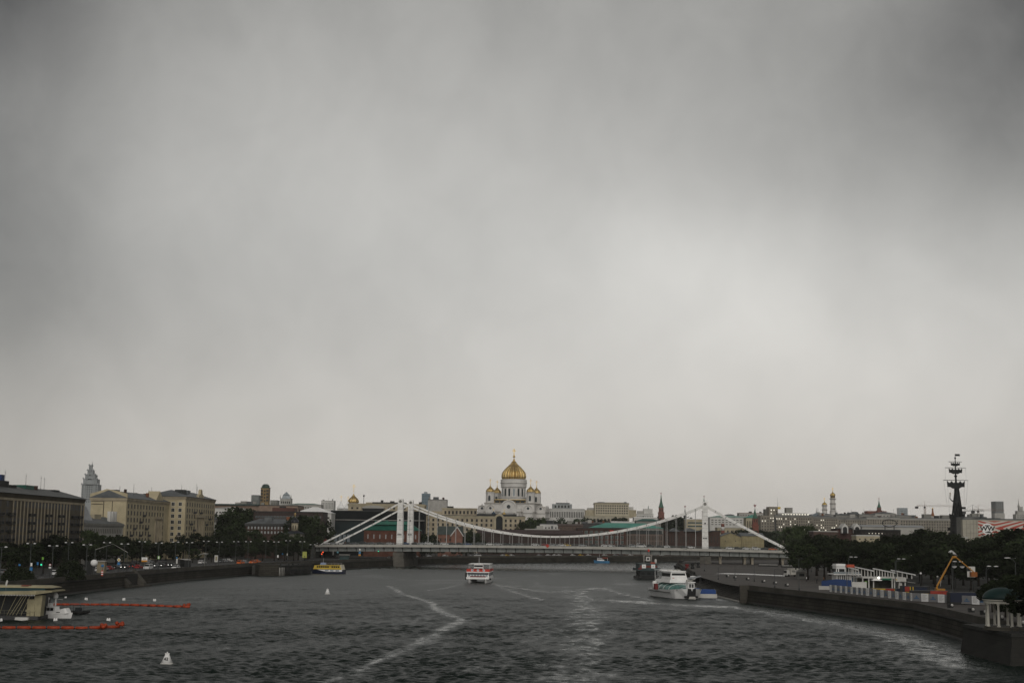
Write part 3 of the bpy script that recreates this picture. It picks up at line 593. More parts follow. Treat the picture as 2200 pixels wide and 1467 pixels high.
# little chapel with a black onion dome
Y = 742; c0 = at(630, 1150, Y); CH = thing('chapel', 'small chapel with a black onion dome and cream drum, near the left bridge end', 'chapel', (c0.x, Y, GZ)); k = mpp(Y)
def zc(y): return at(630, y, Y).z - GZ
MB().box(-4.6, 4.6, 0, 9, 0, zc(1146)).build('wall', mat('dull_chapel_wall', (.16, .15, .13), .85), CH); roof_hip(MB(), -4.6, 4.6, 0, 9, zc(1146), zc(1137) - zc(1146), .6).build('roof', mat('blue_black_roof', (.018, .022, .03), .5), CH)
MB().cyl(0, 4.5, zc(1140), zc(1123.5), 1.75, None, 14).cyl(0, 4.5, zc(1124.5), zc(1123), 1.95, None, 14).build('drum', CREAM, CH)
onion(MB(), 2.15, zc(1123.2), 20, 0, 4.5).build('dome', mat('black_dome', (.015, .017, .022), .4, spec=.5), CH); cross(MB(), zc(1109.5), 2.2, .09, 0, 4.5).build('cross', GOLD, CH)
for x in (-.6, .6): win_at(CH, win_mesh(.42, 2.0, GLASS, FRAME, True), x, 4.5 - 1.72, zc(1136), 'f')
# church with golden dome and two white tent roofs
Y = 1300; c0 = at(757, 1090, Y); GC = thing('golden_domed_church', 'white church with a gold onion dome and two white tent spires, left of the pylons', 'church', (c0.x, Y, GZ))
def zg(y): return at(757, y, Y).z - GZ
MB().box(-14, 9, 0, 22, 0, zg(1092)).build('wall', OFFWHITE, GC); MB().cyl(0, 8, zg(1092), zg(1077), 4.3, None, 20).build('drum', OFFWHITE, GC)
onion(MB(), 5.1, zg(1079.5), 32, 0, 8, h=.98).build('dome', GOLD, GC); cross(MB(), zg(1055), 6.6, .16, 0, 8).build('cross', GOLDB, GC)
for x, yb, yt_ in ((-10.6, 1092, 1076), (-4.3, 1091, 1077)):
    t = MB().lathe([(3.9, zg(yb)), (2.4, zg(yb - 5)), (1.1, zg(yb - 10)), (.3, zg(yt_))], 8, x, 2, smooth=False).build('tent_spire', WHITE, GC); cross(MB(), zg(yt_) , 5.0, .12, x, 2).build('cross', GOLDB, t)
MB().tube((9.6, 6, zg(1092)), (9.6, 6, zg(1064)), .35, .2, 6).box(9.0, 10.2, 5.4, 6.6, zg(1066), zg(1062)).build('flue', LAMPPOST, GC)
# black glass building at the bridge foot
GB = far('low black glass building with pale ribs of light along its front', 711, 912, 1098.5, 922, 20, mat('black_cladding', (.009, .011, .012), .8, var=.3, spec=.1), ROOFDARK, name='glass_building')
piece(GB, 'canopy_edge', 700, 912, 1116, 1117.6, 918, 5, PALEGREY); piece(GB, 'lower_front', 704, 800, 1117.7, 1165, 920, 1.5, mat('dark_teal_glass', (.010, .022, .024), .4, spec=.2))
for x in (714, 722, 731, 740, 749): a = at(x, 1120, 918); MB().taper(-.9, .9, 0, 1, 8.5, 13.2, -.0, 0).build('glass_fin', mat('pale_fin', (.20, .23, .25), .4), GB, (a.x - GB.location.x, -2.6, 0))
# stone office building with an arched roof and the ornate tan front below the cathedral
TB = far('tan stone building with a pale arched roof behind the left bridge pylons', 748, 912, 1083, 1120, 24, TAN, mat('pale_stone_top', (.30, .25, .17), .8), name='stone_building', rows=2, cols=14, ww=-.4, wh=-.55, zlow=1102, cornice=CREAM)
o = TB.location; a0, a1 = at(777, 1091, 1116), at(826, 1091, 1116); wv = (a1.x - a0.x) / 2
MB().xprism([(-wv, 0)] + [(-wv * cos(pi * i / 14), 2.1 * sin(pi * i / 14)) for i in range(1, 14)] + [(wv, 0)], 0, 3.6).build('arched_roof', PALEGREY, TB, ((a0.x + a1.x) / 2 - o.x, -4, a0.z - o.z))
piece(TB, 'gallery', 779, 824, 1091, 1101, 1116.5, 3.0, GLASS); piece(TB, 'roof_plant', 800, 872, 1078, 1083, 1124, 10, DKGREY); piece(TB, 'roof_plant', 786, 800, 1078.5, 1083, 1126, 10, CREAM)
piece(TB, 'roof_vent', 818, 823, 1074, 1079, 1125, 3, DKGREY); piece(TB, 'roof_vent', 838, 847, 1076, 1079, 1125, 3, DKGREY); piece(TB, 'roof_vent', 900, 906, 1078, 1083, 1125, 3, ROOFDARK)
RB = far('ornate tan stone building with tall windows below the cathedral, seen above the chain', 890, 1128, 1108, 1130, 26, TAN, ROOFDARK, name='ornate_building', rows=4, cols=22, ww=-.42, wh=-.62, zlow=1150, cornice=CREAM, clutter=2)
piece(RB, 'upper_storey', 950, 1024, 1092.5, 1108, 1133, 14, TAN); piece(RB, 'attic_band', 949, 1025, 1090.5, 1093.5, 1132.6, 15, CREAM); piece(RB, 'upper_storey', 890, 952, 1097, 1108, 1134, 14, TAN)
piece(RB, 'roof_plant', 961, 974, 1087, 1091, 1136, 6, ROOFDARK); piece(RB, 'mansard', 1024, 1110, 1103, 1108, 1134, 12, ROOFDARK)
o = RB.location
for px_ in range(953, 1022, 8): a = at(px_ + 4, 1104, 1133); win_at(RB, win_mesh(1.5, 2.6, GLASS, FRAME, True), a.x - o.x, 3, a.z - o.z, 'f')
a = at(1073, 1108, 1130); MB().xprism([(-4.2, -14), (-4.2, 0)] + [(-4.2 * cos(pi * i / 10), 4.2 * sin(pi * i / 10)) for i in range(1, 10)] + [(4.2, 0), (4.2, -14)], -.5, 3).build('arched_bay', CREAM, RB, (a.x - o.x, -.6, a.z - o.z - 2.5))
MB().xprism([(-2.6, -12), (-2.6, 0)] + [(-2.6 * cos(pi * i / 10), 2.6 * sin(pi * i / 10)) for i in range(1, 10)] + [(2.6, 0), (2.6, -12)], -.2, .5).build('arched_window', GLASS, RB, (a.x - o.x, -1.2, a.z - o.z - 2.5))
for px_, yb, r, m_ in ((1060.5, 1104, 1.5, mat('blue_dome', (.03, .06, .09), .4)), (1083, 1105.5, 1.5, GOLDB)):
    a = at(px_, yb, 1140); d = MB().cyl(0, 0, -3, .2, r * .8, None, 12).build('dome_drum', CREAM, RB, (a.x - o.x, a.z * 0 + 10, a.z - o.z)); e = onion(MB(), r, 0, 16).build('small_dome', m_, d); cross(MB(), r * 1.7, 1.8, .08).build('cross', GOLDB, d)
far('plain pale block with rooftop aerials above the tan building', 919.5, 960, 1073.5, 1330, 20, mat('plain_pale_wall', (.40, .385, .36), .85), ROOFDARK, name='plain_block', clutter=5)
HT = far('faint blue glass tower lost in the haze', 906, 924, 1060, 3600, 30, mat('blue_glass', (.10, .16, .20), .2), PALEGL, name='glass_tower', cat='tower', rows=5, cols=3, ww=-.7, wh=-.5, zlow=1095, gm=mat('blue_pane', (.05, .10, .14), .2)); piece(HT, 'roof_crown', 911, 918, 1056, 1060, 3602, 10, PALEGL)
GR = far('red brick building under a dark green hip roof, behind the left pylons', 782, 902, 1139, 882, 16, BRICK, ROOFGREEN, name='green_roofed_building', roof='hip', rh_px=19, rows=1, cols=9, ww=-.16, wh=-.45, zlow=1160, fm=WFRAME, gm=PALEGL)
piece(GR, 'roof_lantern', 828, 834, 1117, 1124, 888, 3, ROOFGREEN); piece(GR, 'upper_roof', 805, 880, 1119, 1127, 885, 8, mat('light_green_roof', (.03, .16, .115), .5))
GH = far('pink brick house with a grey-green gable roof beside the left half of the bridge', 941, 993, 1148, 930, 12, PINKBR, mat('grey_green_roof', (.06, .075, .07), .6), name='brick_house', roof='gable', rh_px=18, rows=1, cols=5, ww=-.3, wh=-.4, zlow=1165)
cx, w, h = blk(941, 993, 1148, 930); MB().xprism([(w / 2 - 7.5, h - 1), (w / 2 + .6, h - 1), (w / 2 - 3.2, h + 4.6)], -1.2, -.2).box(w / 2 - 7, w / 2 + .2, -1.1, -.1, 0, h - 1).build('gable_front', PINKBR, GH)
MB().xprism([(w / 2 - 7.9, h - .9), (w / 2 - 7.2, h - 1.0), (w / 2 - 3.2, h + 4.4), (w / 2 + .6, h - 1), (w / 2 + 1.2, h - .9), (w / 2 - 3.2, h + 5.4)], -1.5, -.9).build('gable_trim', OFFWHITE, GH)
far('long dark brown factory hall with a sloping roof beyond the middle of the bridge', 1026, 1252, 1146, 1030, 34, mat('dark_brown_wall', (.05, .034, .03), .9, var=.3), mat('dark_red_roof', (.055, .032, .03), .8, var=.3), name='factory_hall', roof='gable', rh_px=8.5, rows=1, cols=26, ww=-.28, wh=-.3, zlow=1163)
far('jumble of low pale roofs and huts below the cathedral', 1128, 1202, 1137, 1075, 24, PALEGREY, PALEGREY, name='low_building', rows=1, cols=12, ww=-.5, wh=-.4, zlow=1143, clutter=5)
far('low grey-white house with a flat roof right of the cathedral hedge', 1160, 1250, 1126, 1120, 18, OFFWHITE, ROOFGREY, name='low_building', rows=1, cols=12, ww=-.4, wh=-.4, zlow=1137, clutter=6)
far('brown-roofed low house in front of the white colonnaded library', 1200, 1252, 1129, 1090, 14, mat('brown_wall', (.12, .085, .07), .9), mat('brown_roof', (.10, .07, .06), .8), name='low_building', roof='gable', rh_px=4, rows=1, cols=6, ww=-.4, wh=-.4, zlow=1137)
FB = far('red-brown brick factory with tall white-framed windows beyond the bridge', 1241, 1344, 1135, 1062, 24, mat('factory_brick', (.075, .036, .028), .9, var=.35), ROOFDARK, name='brick_factory', rows=3, cols=9, ww=-.62, wh=-.66, zlow=1168, fm=mat('dull_white_frame', (.30, .31, .29), .6), gm=mat('green_grey_glass', (.055, .075, .07), .2), cornice=DKBRICK)
piece(FB, 'sign_board', 1310, 1318, 1138.5, 1142, 1060.5, .6, RED)
far('building under a wide turquoise hip roof, right of the middle of the bridge', 1268, 1425, 1133.5, 1110, 26, GREYST, ROOFTEAL, name='teal_roofed_building', roof='hip', rh_px=10.5, rows=1, cols=16, ww=-.4, wh=-.6, zlow=1142)
RBW = far('brown ribbed office building behind the hangers', 1344, 1424, 1147, 1075, 18, mat('brown_rib', (.16, .12, .10), .85), ROOFDARK, name='ribbed_building', rows=2, cols=24, ww=-.5, wh=-.85, zlow=1172)
piece(RBW, 'roof_storey', 1346, 1422, 1139, 1147, 1079, 10, mat('dark_teal_panel', (.025, .035, .035), .4)); piece(RBW, 'roof_edge', 1342, 1424, 1137.7, 1138.7, 1077, 14, WHITE)
DB = far('dark brick warehouse with two small grey gables, left of the right pylon', 1424, 1547, 1140, 1125, 20, DKBRICK, ROOFDARK, name='brick_warehouse', rows=1, cols=18, ww=-.3, wh=-.5, zlow=1170)
for a0_, a1_, ap, yb in ((1436, 1462, 1450, 1134), (1468, 1504, 1482, 1133.5), (1505, 1530, 1515, 1134.5)):
    A, Bq, C = at(a0_, 1141, 1123), at(a1_, 1141, 1123), at(ap, yb, 1123); q = DB.location
    MB().xprism([(A.x - q.x, A.z - q.z), (Bq.x - q.x, A.z - q.z), (C.x - q.x, C.z - q.z)], -2, 14).build('gable_roof', ROOFGREY, DB)
# ------------------------------------------------------------------ the cathedral
Y = 1530; k = mpp(Y); c0 = at(1102.5, 1150, Y)
CA = thing('cathedral', 'great white cathedral with a ribbed golden onion dome and four smaller gold domes', 'cathedral', (c0.x, Y + 22, GZ), radians(-10))
def zq(y): return at(1103, y, Y + 15).z - GZ
CW = mat('cathedral_stone', (.64, .62, .59), .8, var=.16, scale=.1); CTRIM = mat('cathedral_trim', (.36, .34, .31), .8, var=.2, scale=.15); DKTEAL = mat('dark_opening', (.012, .022, .026), .3, spec=.5)
zt_ = zq(1081.5); zc_ = zq(1100)
MB().box(-27, 27, -25.6, 25.6, 0, zt_).box(-13, 13, -29, 29, 0, zq(1092)).box(-37, 37, -13, 13, 0, zq(1095)).build('wall', CW, CA)
MB().box(-27.7, 27.7, -26.3, 26.3, zc_ - .6, zc_ + .6).box(-13.6, 13.6, -29.7, 29.7, zc_ - .65, zc_ + .65).box(-37.7, 37.7, -13.6, 13.6, zc_ - .7, zc_ + .7).box(-27.5, 27.5, -26.1, 26.1, zt_ - .9, zt_ + .4).box(-38, 38, -13.9, 13.9, zq(1113), zq(1111)).box(-13.9, 13.9, -30, 30, zq(1113) - .1, zq(1111) - .1).build('cornice', CTRIM, CA)
def arch(b, x, r, z0, zs, y0, y1, n=14):     # solid arched slab, x centre, radius, foot, springing
    return b.xprism([(x - r, z0), (x - r, zs)] + [(x - r * cos(pi * i / n), zs + r * sin(pi * i / n)) for i in range(1, n)] + [(x + r, zs), (x + r, z0)], y0, y1)
zs = zq(1096)
for nm, x, r, y in (('great_gable', 0, 8.6, -29.5), ('gable', -20.4, 5.2, -26.0), ('gable', 20.4, 5.2, -26.0), ('gable', -32, 4.8, -13.5), ('gable', 32, 4.8, -13.5)):
    o = arch(MB(), x, r, zs - 3, zs + (2.2 if r > 6 else .6), y - .5, y + 1.6).build(nm, CW, CA)
    z = zs + (2.6 if r > 6 else 1.0)
    b = MB(); rr = r * .82
    for i in range(14): a0, a1 = pi * i / 14, pi * (i + 1) / 14; b.bar((x - rr * cos(a0), y - .65, z - .4 + rr * sin(a0)), (x - rr * cos(a1), y - .65, z - .4 + rr * sin(a1)), .35, .55)
    b.build('arch_moulding', CTRIM, o)
    b = MB(); R_ = 2.0 if r > 6 else 1.35
    b.add([(x + R_ * cos(2 * pi * i / 20), y - .62, z + .9 + R_ * sin(2 * pi * i / 20)) for i in range(20)], [tuple(range(20))]); b.build('round_window', DKTEAL, o)
    MB().lathe([(.5, 0), (.12, 1.6)], 6, x, y).build('finial', CTRIM, o, (0, 0, zs + (2.2 if r > 6 else .6) + r))
for sx in (-1, 1):                           # side gables of the transepts and corner gables
    for y in (-5.5, 5.5): arch(MB(), 0, 4.6, zs - 3, zs + .5, -.6, .6).build('gable', CW, CA, (sx * 36.9, y, 0), pi / 2)
    MB().yprism([(-12, zq(1095)), (12, zq(1095)), (8, zq(1088)), (-8, zq(1088))], sx * 27.6, sx * 36).build('gilded_roof', mat('dull_gilded_roof', (.22, .155, .075), .5, metal=.4, var=.3), CA)
for x in (-11.5, -6, 6, 11.5): MB().box(x - .7, x + .7, -29.7, -28.9, 10, zc_ - .8).build('pilaster', CTRIM, CA)
for x in (-8.7, 0, 8.7): o = arch(MB(), x, 1.6, 14, zq(1113) - 4, -29.25, -28.9).build('arched_window', DKTEAL, CA)
for x in (-26, -14.6, 14.6, 26): MB().box(x - .6, x + .6, -26.2, -25.4, 10, zc_ - .8).build('pilaster', CTRIM, CA)
zr = zt_ + .4
MB().box(-17, 17, -22.5, -22.1, zr, zr + 3.6).build('balustrade', mat('dark_balustrade', (.03, .03, .03), .5), CA)
b = MB()
for i in range(7): b.ball(-16.5 + i * 5.5, -22.6, zr + 1.0, .55, 8, 6)
b.box(-17, 17, -22.7, -22.5, zr + 3.3, zr + 3.7).build('gilded_knobs', GOLDB, CA)
# drum and dome
zd0, zd1, zd2 = zq(1067.5), zq(1047.5), zq(1029)
DR = MB().lathe([(16.4, zr - 1), (16.4, zd0), (12.9, zd0 + .3), (12.9, zd1)], 48, smooth=False).build('drum', CW, CA)
MB().lathe([(13.3, zd1), (14.2, zd1 + 1.2), (14.0, zd1 + 1.4), (14.0, zq(1038)), (14.8, zq(1037.3)), (14.8, zq(1036.3)), (14.2, zq(1036)), (14.2, zd2 - .4), (13.2, zd2)], 48, smooth=False).lathe([(16.6, zd0 - 1.0), (17.2, zd0 - .4), (16.6, zd0)], 48, smooth=False).build('drum_cornice', CW, DR)
for i in range(16):
    a = 2 * pi * (i + .5) / 16; o = arch(MB(), 0, 1.0, 0, 7.2, -.25, .15).build('drum_window', DKTEAL if i % 3 else PALEGL, DR, (12.85 * cos(a), 12.85 * sin(a), zd0 + .9), a + pi / 2)
    a = 2 * pi * i / 16; MB().cyl(12.95 * cos(a), 12.95 * sin(a), zd0 + .3, zd1, .5, None, 8).build('drum_column', CW, DR)
k2 = .4965
DP = [(640, 25.6), (628, 26.4), (600, 27.2), (570, 27.0), (540, 26.2), (510, 24.3), (480, 21.3), (450, 18.0), (430, 15.5), (410, 12.9), (380, 8.9), (355, 6.2), (340, 4.7), (320, 3.0), (300, 1.7), (270, .9)]
DO = MB().lathe([(r * k2, zq(950 + y / 8.15)) for y, r in DP], 72, rib=.075, smooth=False).build('dome', GOLD, CA)
b = MB()
for (y, r) in ((412, 12.6), (345, 5.6)): b.lathe([(r * k2, zq(950 + y / 8.15) - .35), (r * k2 * 1.03, zq(950 + y / 8.15)), (r * k2 * .97, zq(950 + y / 8.15) + .35)], 40)
b.build('dome_band', mat('tarnished_gold', (.20, .115, .03), .4, metal=1.0, var=.3), DO)
b = MB().ball(0, 0, zq(980), 1.25, 12, 8); cross(b, zq(978), zq(963) - zq(978), .34); b.build('cross', GOLDB, DO)
# corner bell towers
for sx, sy in ((-1, -1), (1, -1), (-1, 1), (1, 1)):
    cx, cy = sx * 22.0, sy * 20.5; zb = zr; zk = zq(1059.5)
    TW = MB().lathe([(4.75, zb - .5), (4.75, zk)], 8, cx, cy, smooth=False, phase=pi / 8).lathe([(4.9, zk - .2), (5.2, zk + .4), (4.4, zk + .9)], 8, cx, cy, smooth=False, phase=pi / 8).lathe([(5.1, zb + .1), (5.1, zb + .9)], 8, cx, cy, smooth=False, phase=pi / 8).build('bell_tower', CW, CA)
    for f in range(4):
        a = f * pi / 2; arch(MB(), 0, 1.15, 0, 4.6, -.2, .2).build('bell_opening', DKTEAL, TW, (cx + 4.38 * cos(a), cy + 4.38 * sin(a), zb + 2.0), a + pi / 2)
    onion(MB(), 4.55, zk + .6, 32, cx, cy, h=.99).build('dome', GOLD, TW); b = MB(); zt2 = zk + .6 + 4.55 * 1.72; b.ball(cx, cy, zt2 + .4, .5, 8, 6); cross(b, zt2 + .4, 6.2, .17, cx, cy); b.build('cross', GOLDB, TW)

# ------------------------------------------------------------------ right-hand skyline
LB = far('white colonnaded library block with a tall set-back storey, right of the cathedral', 1180, 1256, 1093, 1800, 30, OFFWHITE, PALEGREY, name='library_building', rows=1, cols=20, ww=-.5, wh=-.7, zlow=1113, cornice=OFFWHITE)
piece(LB, 'upper_block', 1187, 1229, 1082, 1093, 1806, 18, mat('bluish_stone', (.33, .35, .35), .8)); piece(LB, 'roof_storey', 1195, 1224, 1079.5, 1082, 1808, 12, ROOFGREY)
piece(LB, 'side_wing', 1172, 1180, 1092, 1130, 1796, 20, OFFWHITE); a = at(1218, 1082, 1810); MB().tube((0, 0, 0), (0, 0, 5), .25, .1, 5).build('antenna', LAMPPOST, LB, (a.x - LB.location.x, 10, a.z - GZ))
o = LB.location
for px_ in (1192, 1199, 1206, 1213, 1220): a = at(px_ + 1.5, 1090.5, 1806); win_at(LB, win_mesh(2.2, 3.2, GLASS, FRAME, False), a.x - o.x, 6, a.z - o.z, 'f')
HOT = far('large cream hotel with stepped wings on the skyline, between cathedral and green spire', 1278, 1351, 1080.5, 1700, 24, mat('warm_cream', (.52, .47, .36), .85, var=.15), ROOFGREY, name='grand_hotel', rows=4, cols=14, ww=-.58, wh=-.6, zlow=1104, cornice=CREAM)
piece(HOT, 'wing', 1258, 1278, 1095, 1112, 1703, 20, CREAM); piece(HOT, 'wing', 1351, 1367, 1095, 1112, 1702, 20, CREAM); piece(HOT, 'wing_storey', 1262, 1276, 1090.5, 1095, 1705, 12, PALEGREY); piece(HOT, 'wing_storey', 1347, 1361, 1088.5, 1095, 1704, 12, OFFWHITE)
piece(HOT, 'roof_hut', 1284, 1299, 1077.8, 1080.5, 1706, 6, ROOFGREY); piece(HOT, 'roof_hut', 1302, 1340, 1078.7, 1080.5, 1706, 6, CREAM); piece(HOT, 'roof_hut', 1341, 1346, 1077.8, 1080.5, 1706, 4, ROOFGREY)
LT = far('low cream gallery with dark openings in front of the cream hotel', 1256, 1352, 1108, 1480, 16, mat('sand_stone', (.40, .37, .29), .85), CREAM, name='gallery_building', rows=1, cols=12, ww=-.62, wh=-.55, zlow=1121)
far('two-tier white building left of the small green spire', 1367, 1404, 1104, 1950, 20, OFFWHITE, PALEGREY, name='white_building', rows=1, cols=10, ww=-.4, wh=-.5, zlow=1112); piece(bpy.data.objects['white_building'], 'upper_storey', 1370, 1382, 1097, 1104, 1955, 10, PALEGREY); piece(bpy.data.objects['white_building'], 'upper_storey', 1383, 1402, 1092.5, 1104, 1956, 12, OFFWHITE)
far('long white roof edge below the green spire', 1362, 1412, 1111.5, 1300, 14, OFFWHITE, WHITE, name='white_building', rows=1, cols=10, ww=-.5, wh=-.5, zlow=1122)
far('dark green-roofed low houses behind the right half of the chain', 1366, 1420, 1119, 1180, 12, GREYST, mat('deep_green_roof', (.03, .10, .085), .6), name='low_building', roof='hip', rh_px=5, rows=1, cols=10, ww=-.4, wh=-.4, zlow=1127)
far('white flat-roofed pavilion among the low roofs left of the chain', 1313, 1362, 1121, 1180, 12, OFFWHITE, WHITE, name='low_building', rows=1, cols=9, ww=-.5, wh=-.5, zlow=1127)
far('row of low dark houses with pale chimneys behind the turquoise roof', 1252, 1312, 1124, 1150, 12, DKGREY, ROOFGREY, name='low_building', roof='gable', rh_px=3, clutter=7, rows=1, cols=9, ww=-.4, wh=-.4, zlow=1132)
SPIREG = mat('green_spire', (.045, .125, .085), .6, var=.25); KBRICK = mat('tower_brick', (.20, .075, .055), .9, var=.3)
def spire_tower(label, px, ytip, yeave, ybase, Y, wpx, base=KBRICK, sp_=SPIREG, star=True, tiers=True):
    c0 = at(px, 1150, Y); k = mpp(Y); z = lambda y: at(px, y, Y).z - GZ; w = wpx * k / 2
    r = thing('spire_tower', label, 'tower', (c0.x, Y, GZ))
    b = MB().taper(-w * 1.25, w * 1.25, -w * 1.25, w * 1.25, 0, z(yeave + (ybase - yeave) * .45), w * .1, w * .1)
    b.box(-w * .92, w * .92, -w * .92, w * .92, z(yeave + (ybase - yeave) * .45), z(yeave)); b.box(-w * 1.28, w * 1.28, -w * 1.28, w * 1.28, z(yeave + (ybase - yeave) * .45) - .6, z(yeave + (ybase - yeave) * .45) + .6); b.build('wall', base, r)
    MB().lathe([(w * 1.2, z(yeave) - .2), (w * .85, z(yeave) + (z(ytip) - z(yeave)) * .16), (w * .42, z(yeave) + (z(ytip) - z(yeave)) * .5), (.12 * w, z(ytip))], 8, smooth=False, phase=pi / 8).build('spire', sp_, r)
    for x in (-.45, .45): win_at(r, win_mesh(w * .35, w * .9, GLASS, FRAME, False), x * w, -w * .93, z(yeave) - w * 1.5, 'f')
    if star:
        zz = z(ytip); b = MB().tube((0, 0, zz - 1), (0, 0, zz + 1.2), .25, .15, 6); pts = []
        for i in range(10): a = pi / 2 + i * pi / 5; rr = 1.5 if i % 2 == 0 else .62; pts.append((rr * cos(a), zz + 2.4 + rr * sin(a)))
        b.xprism(pts, -.3, .3).build('star', mat('dull_red_star', (.22, .05, .05), .4), r)
    return r
spire_tower("red brick tower with tall green spire and star, clear above the chain's right half", 1420.5, 1063, 1090, 1114, 2100, 10.5)
spire_tower('small grey-green spired tower just left of the tall green spire', 1393, 1086, 1103, 1114, 2150, 6, base=mat('grey_tower', (.16, .17, .16), .8), star=False)
spire_tower('dark slim spire half hidden behind the chain near the right pylons', 1472, 1092, 1107, 1125, 1700, 6, base=mat('dark_tower', (.10, .11, .11), .8), sp_=mat('dark_spire', (.05, .07, .06), .7))
spire_tower('green spire tip poking out above the right pylons', 1513, 1069.5, 1088, 1110, 2250, 7)
spire_tower('tall red brick tower with a stepped green spire, in front of the grey apartment blocks', 1622.5, 1092, 1113, 1146, 1190, 11)
spire_tower('distant green-spired tower on brick base, between the gold bell domes and the statue', 1890, 1074, 1090, 1105, 2400, 8)
piece(bpy.data.objects['spire_tower.005'], 'lower_hall', 1863, 1905, 1097, 1115, 2402, 20, KBRICK)
far('cream building with teal window bands left of the right pylons', 1474, 1512, 1115, 1250, 16, CREAM, WHITE, name='office_building', rows=2, cols=1, ww=-.86, wh=-.45, zlow=1133, gm=TEALGL)
far('white terraced building with pale green roofs behind the right pylons', 1525, 1605, 1111, 1500, 20, OFFWHITE, mat('mint_roof', (.27, .40, .35), .6), name='office_building', roof='hip', rh_px=4, rows=3, cols=10, ww=-.6, wh=-.35, zlow=1128)
far('far glassy building with a round top right of the right pylons', 1560, 1578, 1108, 1700, 16, PALEGREY, ROOFGREY, name='office_building', roof='vault', rh_px=4, rows=1, cols=5, ww=-.5, wh=-.5, zlow=1116)
far('long cream building with square dark windows right of the right pylons', 1541, 1628, 1134, 1215, 14, CREAM, PALEGREY, name='cream_building', rows=1, cols=10, ww=-.36, wh=-.6, zlow=1146)
far('pillared cream building under a pale green roof left of the red brick tower', 1603, 1634, 1112, 1380, 16, CREAM, ROOFTEAL, name='cream_building', roof='hip', rh_px=7, rows=1, cols=6, ww=-.4, wh=-.8, zlow=1140)
far('hazy rooftops beyond the pale green roof, right of the right pylons', 1588, 1640, 1102, 2100, 20, PALEGREY, ROOFRUST, name='distant_building', rows=1, cols=9, ww=-.4, wh=-.5, zlow=1108, clutter=5)
WHs = far('tan warehouse with a broad gabled front behind the right cable', 1547, 1592, 1153, 1150, 24, mat('khaki_render', (.31, .265, .15), .9, var=.25), ROOFGREY, name='warehouse', roof='gable_front', rh_px=9, rows=1, cols=2, ww=-.08, wh=-.2, zlow=1166)
WH2 = far('tan warehouse wing with scaffolding under a grey roof, next to the gabled front', 1592.5, 1641, 1151, 1158, 20, mat('khaki_render', (.31, .265, .15), .9), ROOFGREY, name='warehouse', roof='gable', rh_px=7, clutter=1)
cx, w, h = blk(1592.5, 1641, 1151, 1158); b = MB()
for i in range(9): b.tube((-w / 2 + w * i / 8, -.9, 0), (-w / 2 + w * i / 8, -.9, h), .07, None, 4)
for z in (4, 6, 8, 10): b.tube((-w / 2, -.9, z), (w / 2, -.9, z), .07, None, 4)
b.build('scaffolding', CREAM, WH2)
c0 = at(1553, 1150, 1180); CHM = thing('striped_chimney', 'short red and white striped chimney behind the tan warehouse', 'chimney', (c0.x, 1180, GZ)); z0, z1 = 0, at(1553, 1124.5, 1180).z - GZ
for i, (a, b_, m_) in enumerate(((0, .5, KBRICK), (.5, .66, WHITE), (.66, .78, KBRICK), (.78, .9, OFFWHITE), (.9, 1.0, KBRICK))): MB().cyl(0, 0, z1 * a, z1 * b_, 1.9 - .5 * a, 1.9 - .5 * b_, 14).build('band', m_, CHM)
# the big grey apartment house on the far embankment
GA = mat('grey_apartment_render', (.27, .245, .205), .9, var=.25, scale=.12)
HA = far('large grey apartment house with many windows, some shining, right of the red brick tower', 1665, 1746, 1107, 1240, 30, GA, ROOFGREY, name='apartment_house', rows=6, cols=16, ww=-.46, wh=-.55, zlow=1146, lit=.2, cornice=GREYST)
piece(HA, 'tower_block', 1652, 1672, 1088, 1146, 1243, 14, GA); piece(HA, 'corner_block', 1634, 1664, 1107, 1158, 1231, 16, GA); piece(HA, 'dark_recess', 1663.5, 1668, 1113, 1150, 1235, 4, DKGREY); piece(HA, 'roof_storey', 1664, 1735, 1101.5, 1107, 1247, 14, PALEGREY); piece(HA, 'roof_hut', 1689, 1703, 1090, 1101, 1251, 8, GREYST); piece(HA, 'roof_hut', 1643, 1652, 1093, 1107, 1251, 8, GREYST); piece(HA, 'canopy', 1668, 1677, 1088.5, 1093, 1255, 5, YELLOW)
o = HA.location
for px_ in range(1682, 1740, 6): a = at(px_, 1106.6, 1246.8); win_at(HA, win_mesh(1.55, 1.25, BRIGHTPANE, FRAME, False), a.x - o.x, 6.95, a.z - o.z, 'f')
for py in (1114, 1120, 1126, 1132, 1138):
    for px_ in (1638, 1644, 1650, 1656, 1661): a = at(px_, py, 1231); win_at(HA, win_mesh(.95, 1.2, BRIGHTPANE if random.random() < .35 and py < 1124 else GLASS, FRAME, True), a.x - o.x, -9, a.z - o.z, 'f')
for px_, py in ((1657, 1097), (1663, 1097), (1668, 1100), (1657, 1104), (1669, 1105)): a = at(px_, py, 1243); win_at(HA, win_mesh(1.1, 1.4, BRIGHTPANE if px_ < 1664 else GLASS, FRAME, True), a.x - o.x, 3, a.z - o.z, 'f')
a = at(1671, 1088, 1250); MB().tube((0, 0, 0), (0, 0, 8), .14, .06, 5).build('antenna', LAMPPOST, HA, (a.x - o.x, 10, a.z - GZ))
far('grey apartment wing with lit windows between the big apartment house and the dark brick roofs', 1747, 1800, 1110, 1255, 24, GA, ROOFGREY, name='apartment_house', rows=6, cols=11, ww=-.46, wh=-.5, zlow=1146, lit=.22, cornice=GREYST, clutter=3, roof='hip', rh_px=5)
far('grey stone apartment row behind the oval ring', 1800, 1862, 1113, 1275, 20, GA, ROOFGREY, name='apartment_house', rows=4, cols=12, ww=-.45, wh=-.5, zlow=1138, cornice=GREYST, clutter=4)
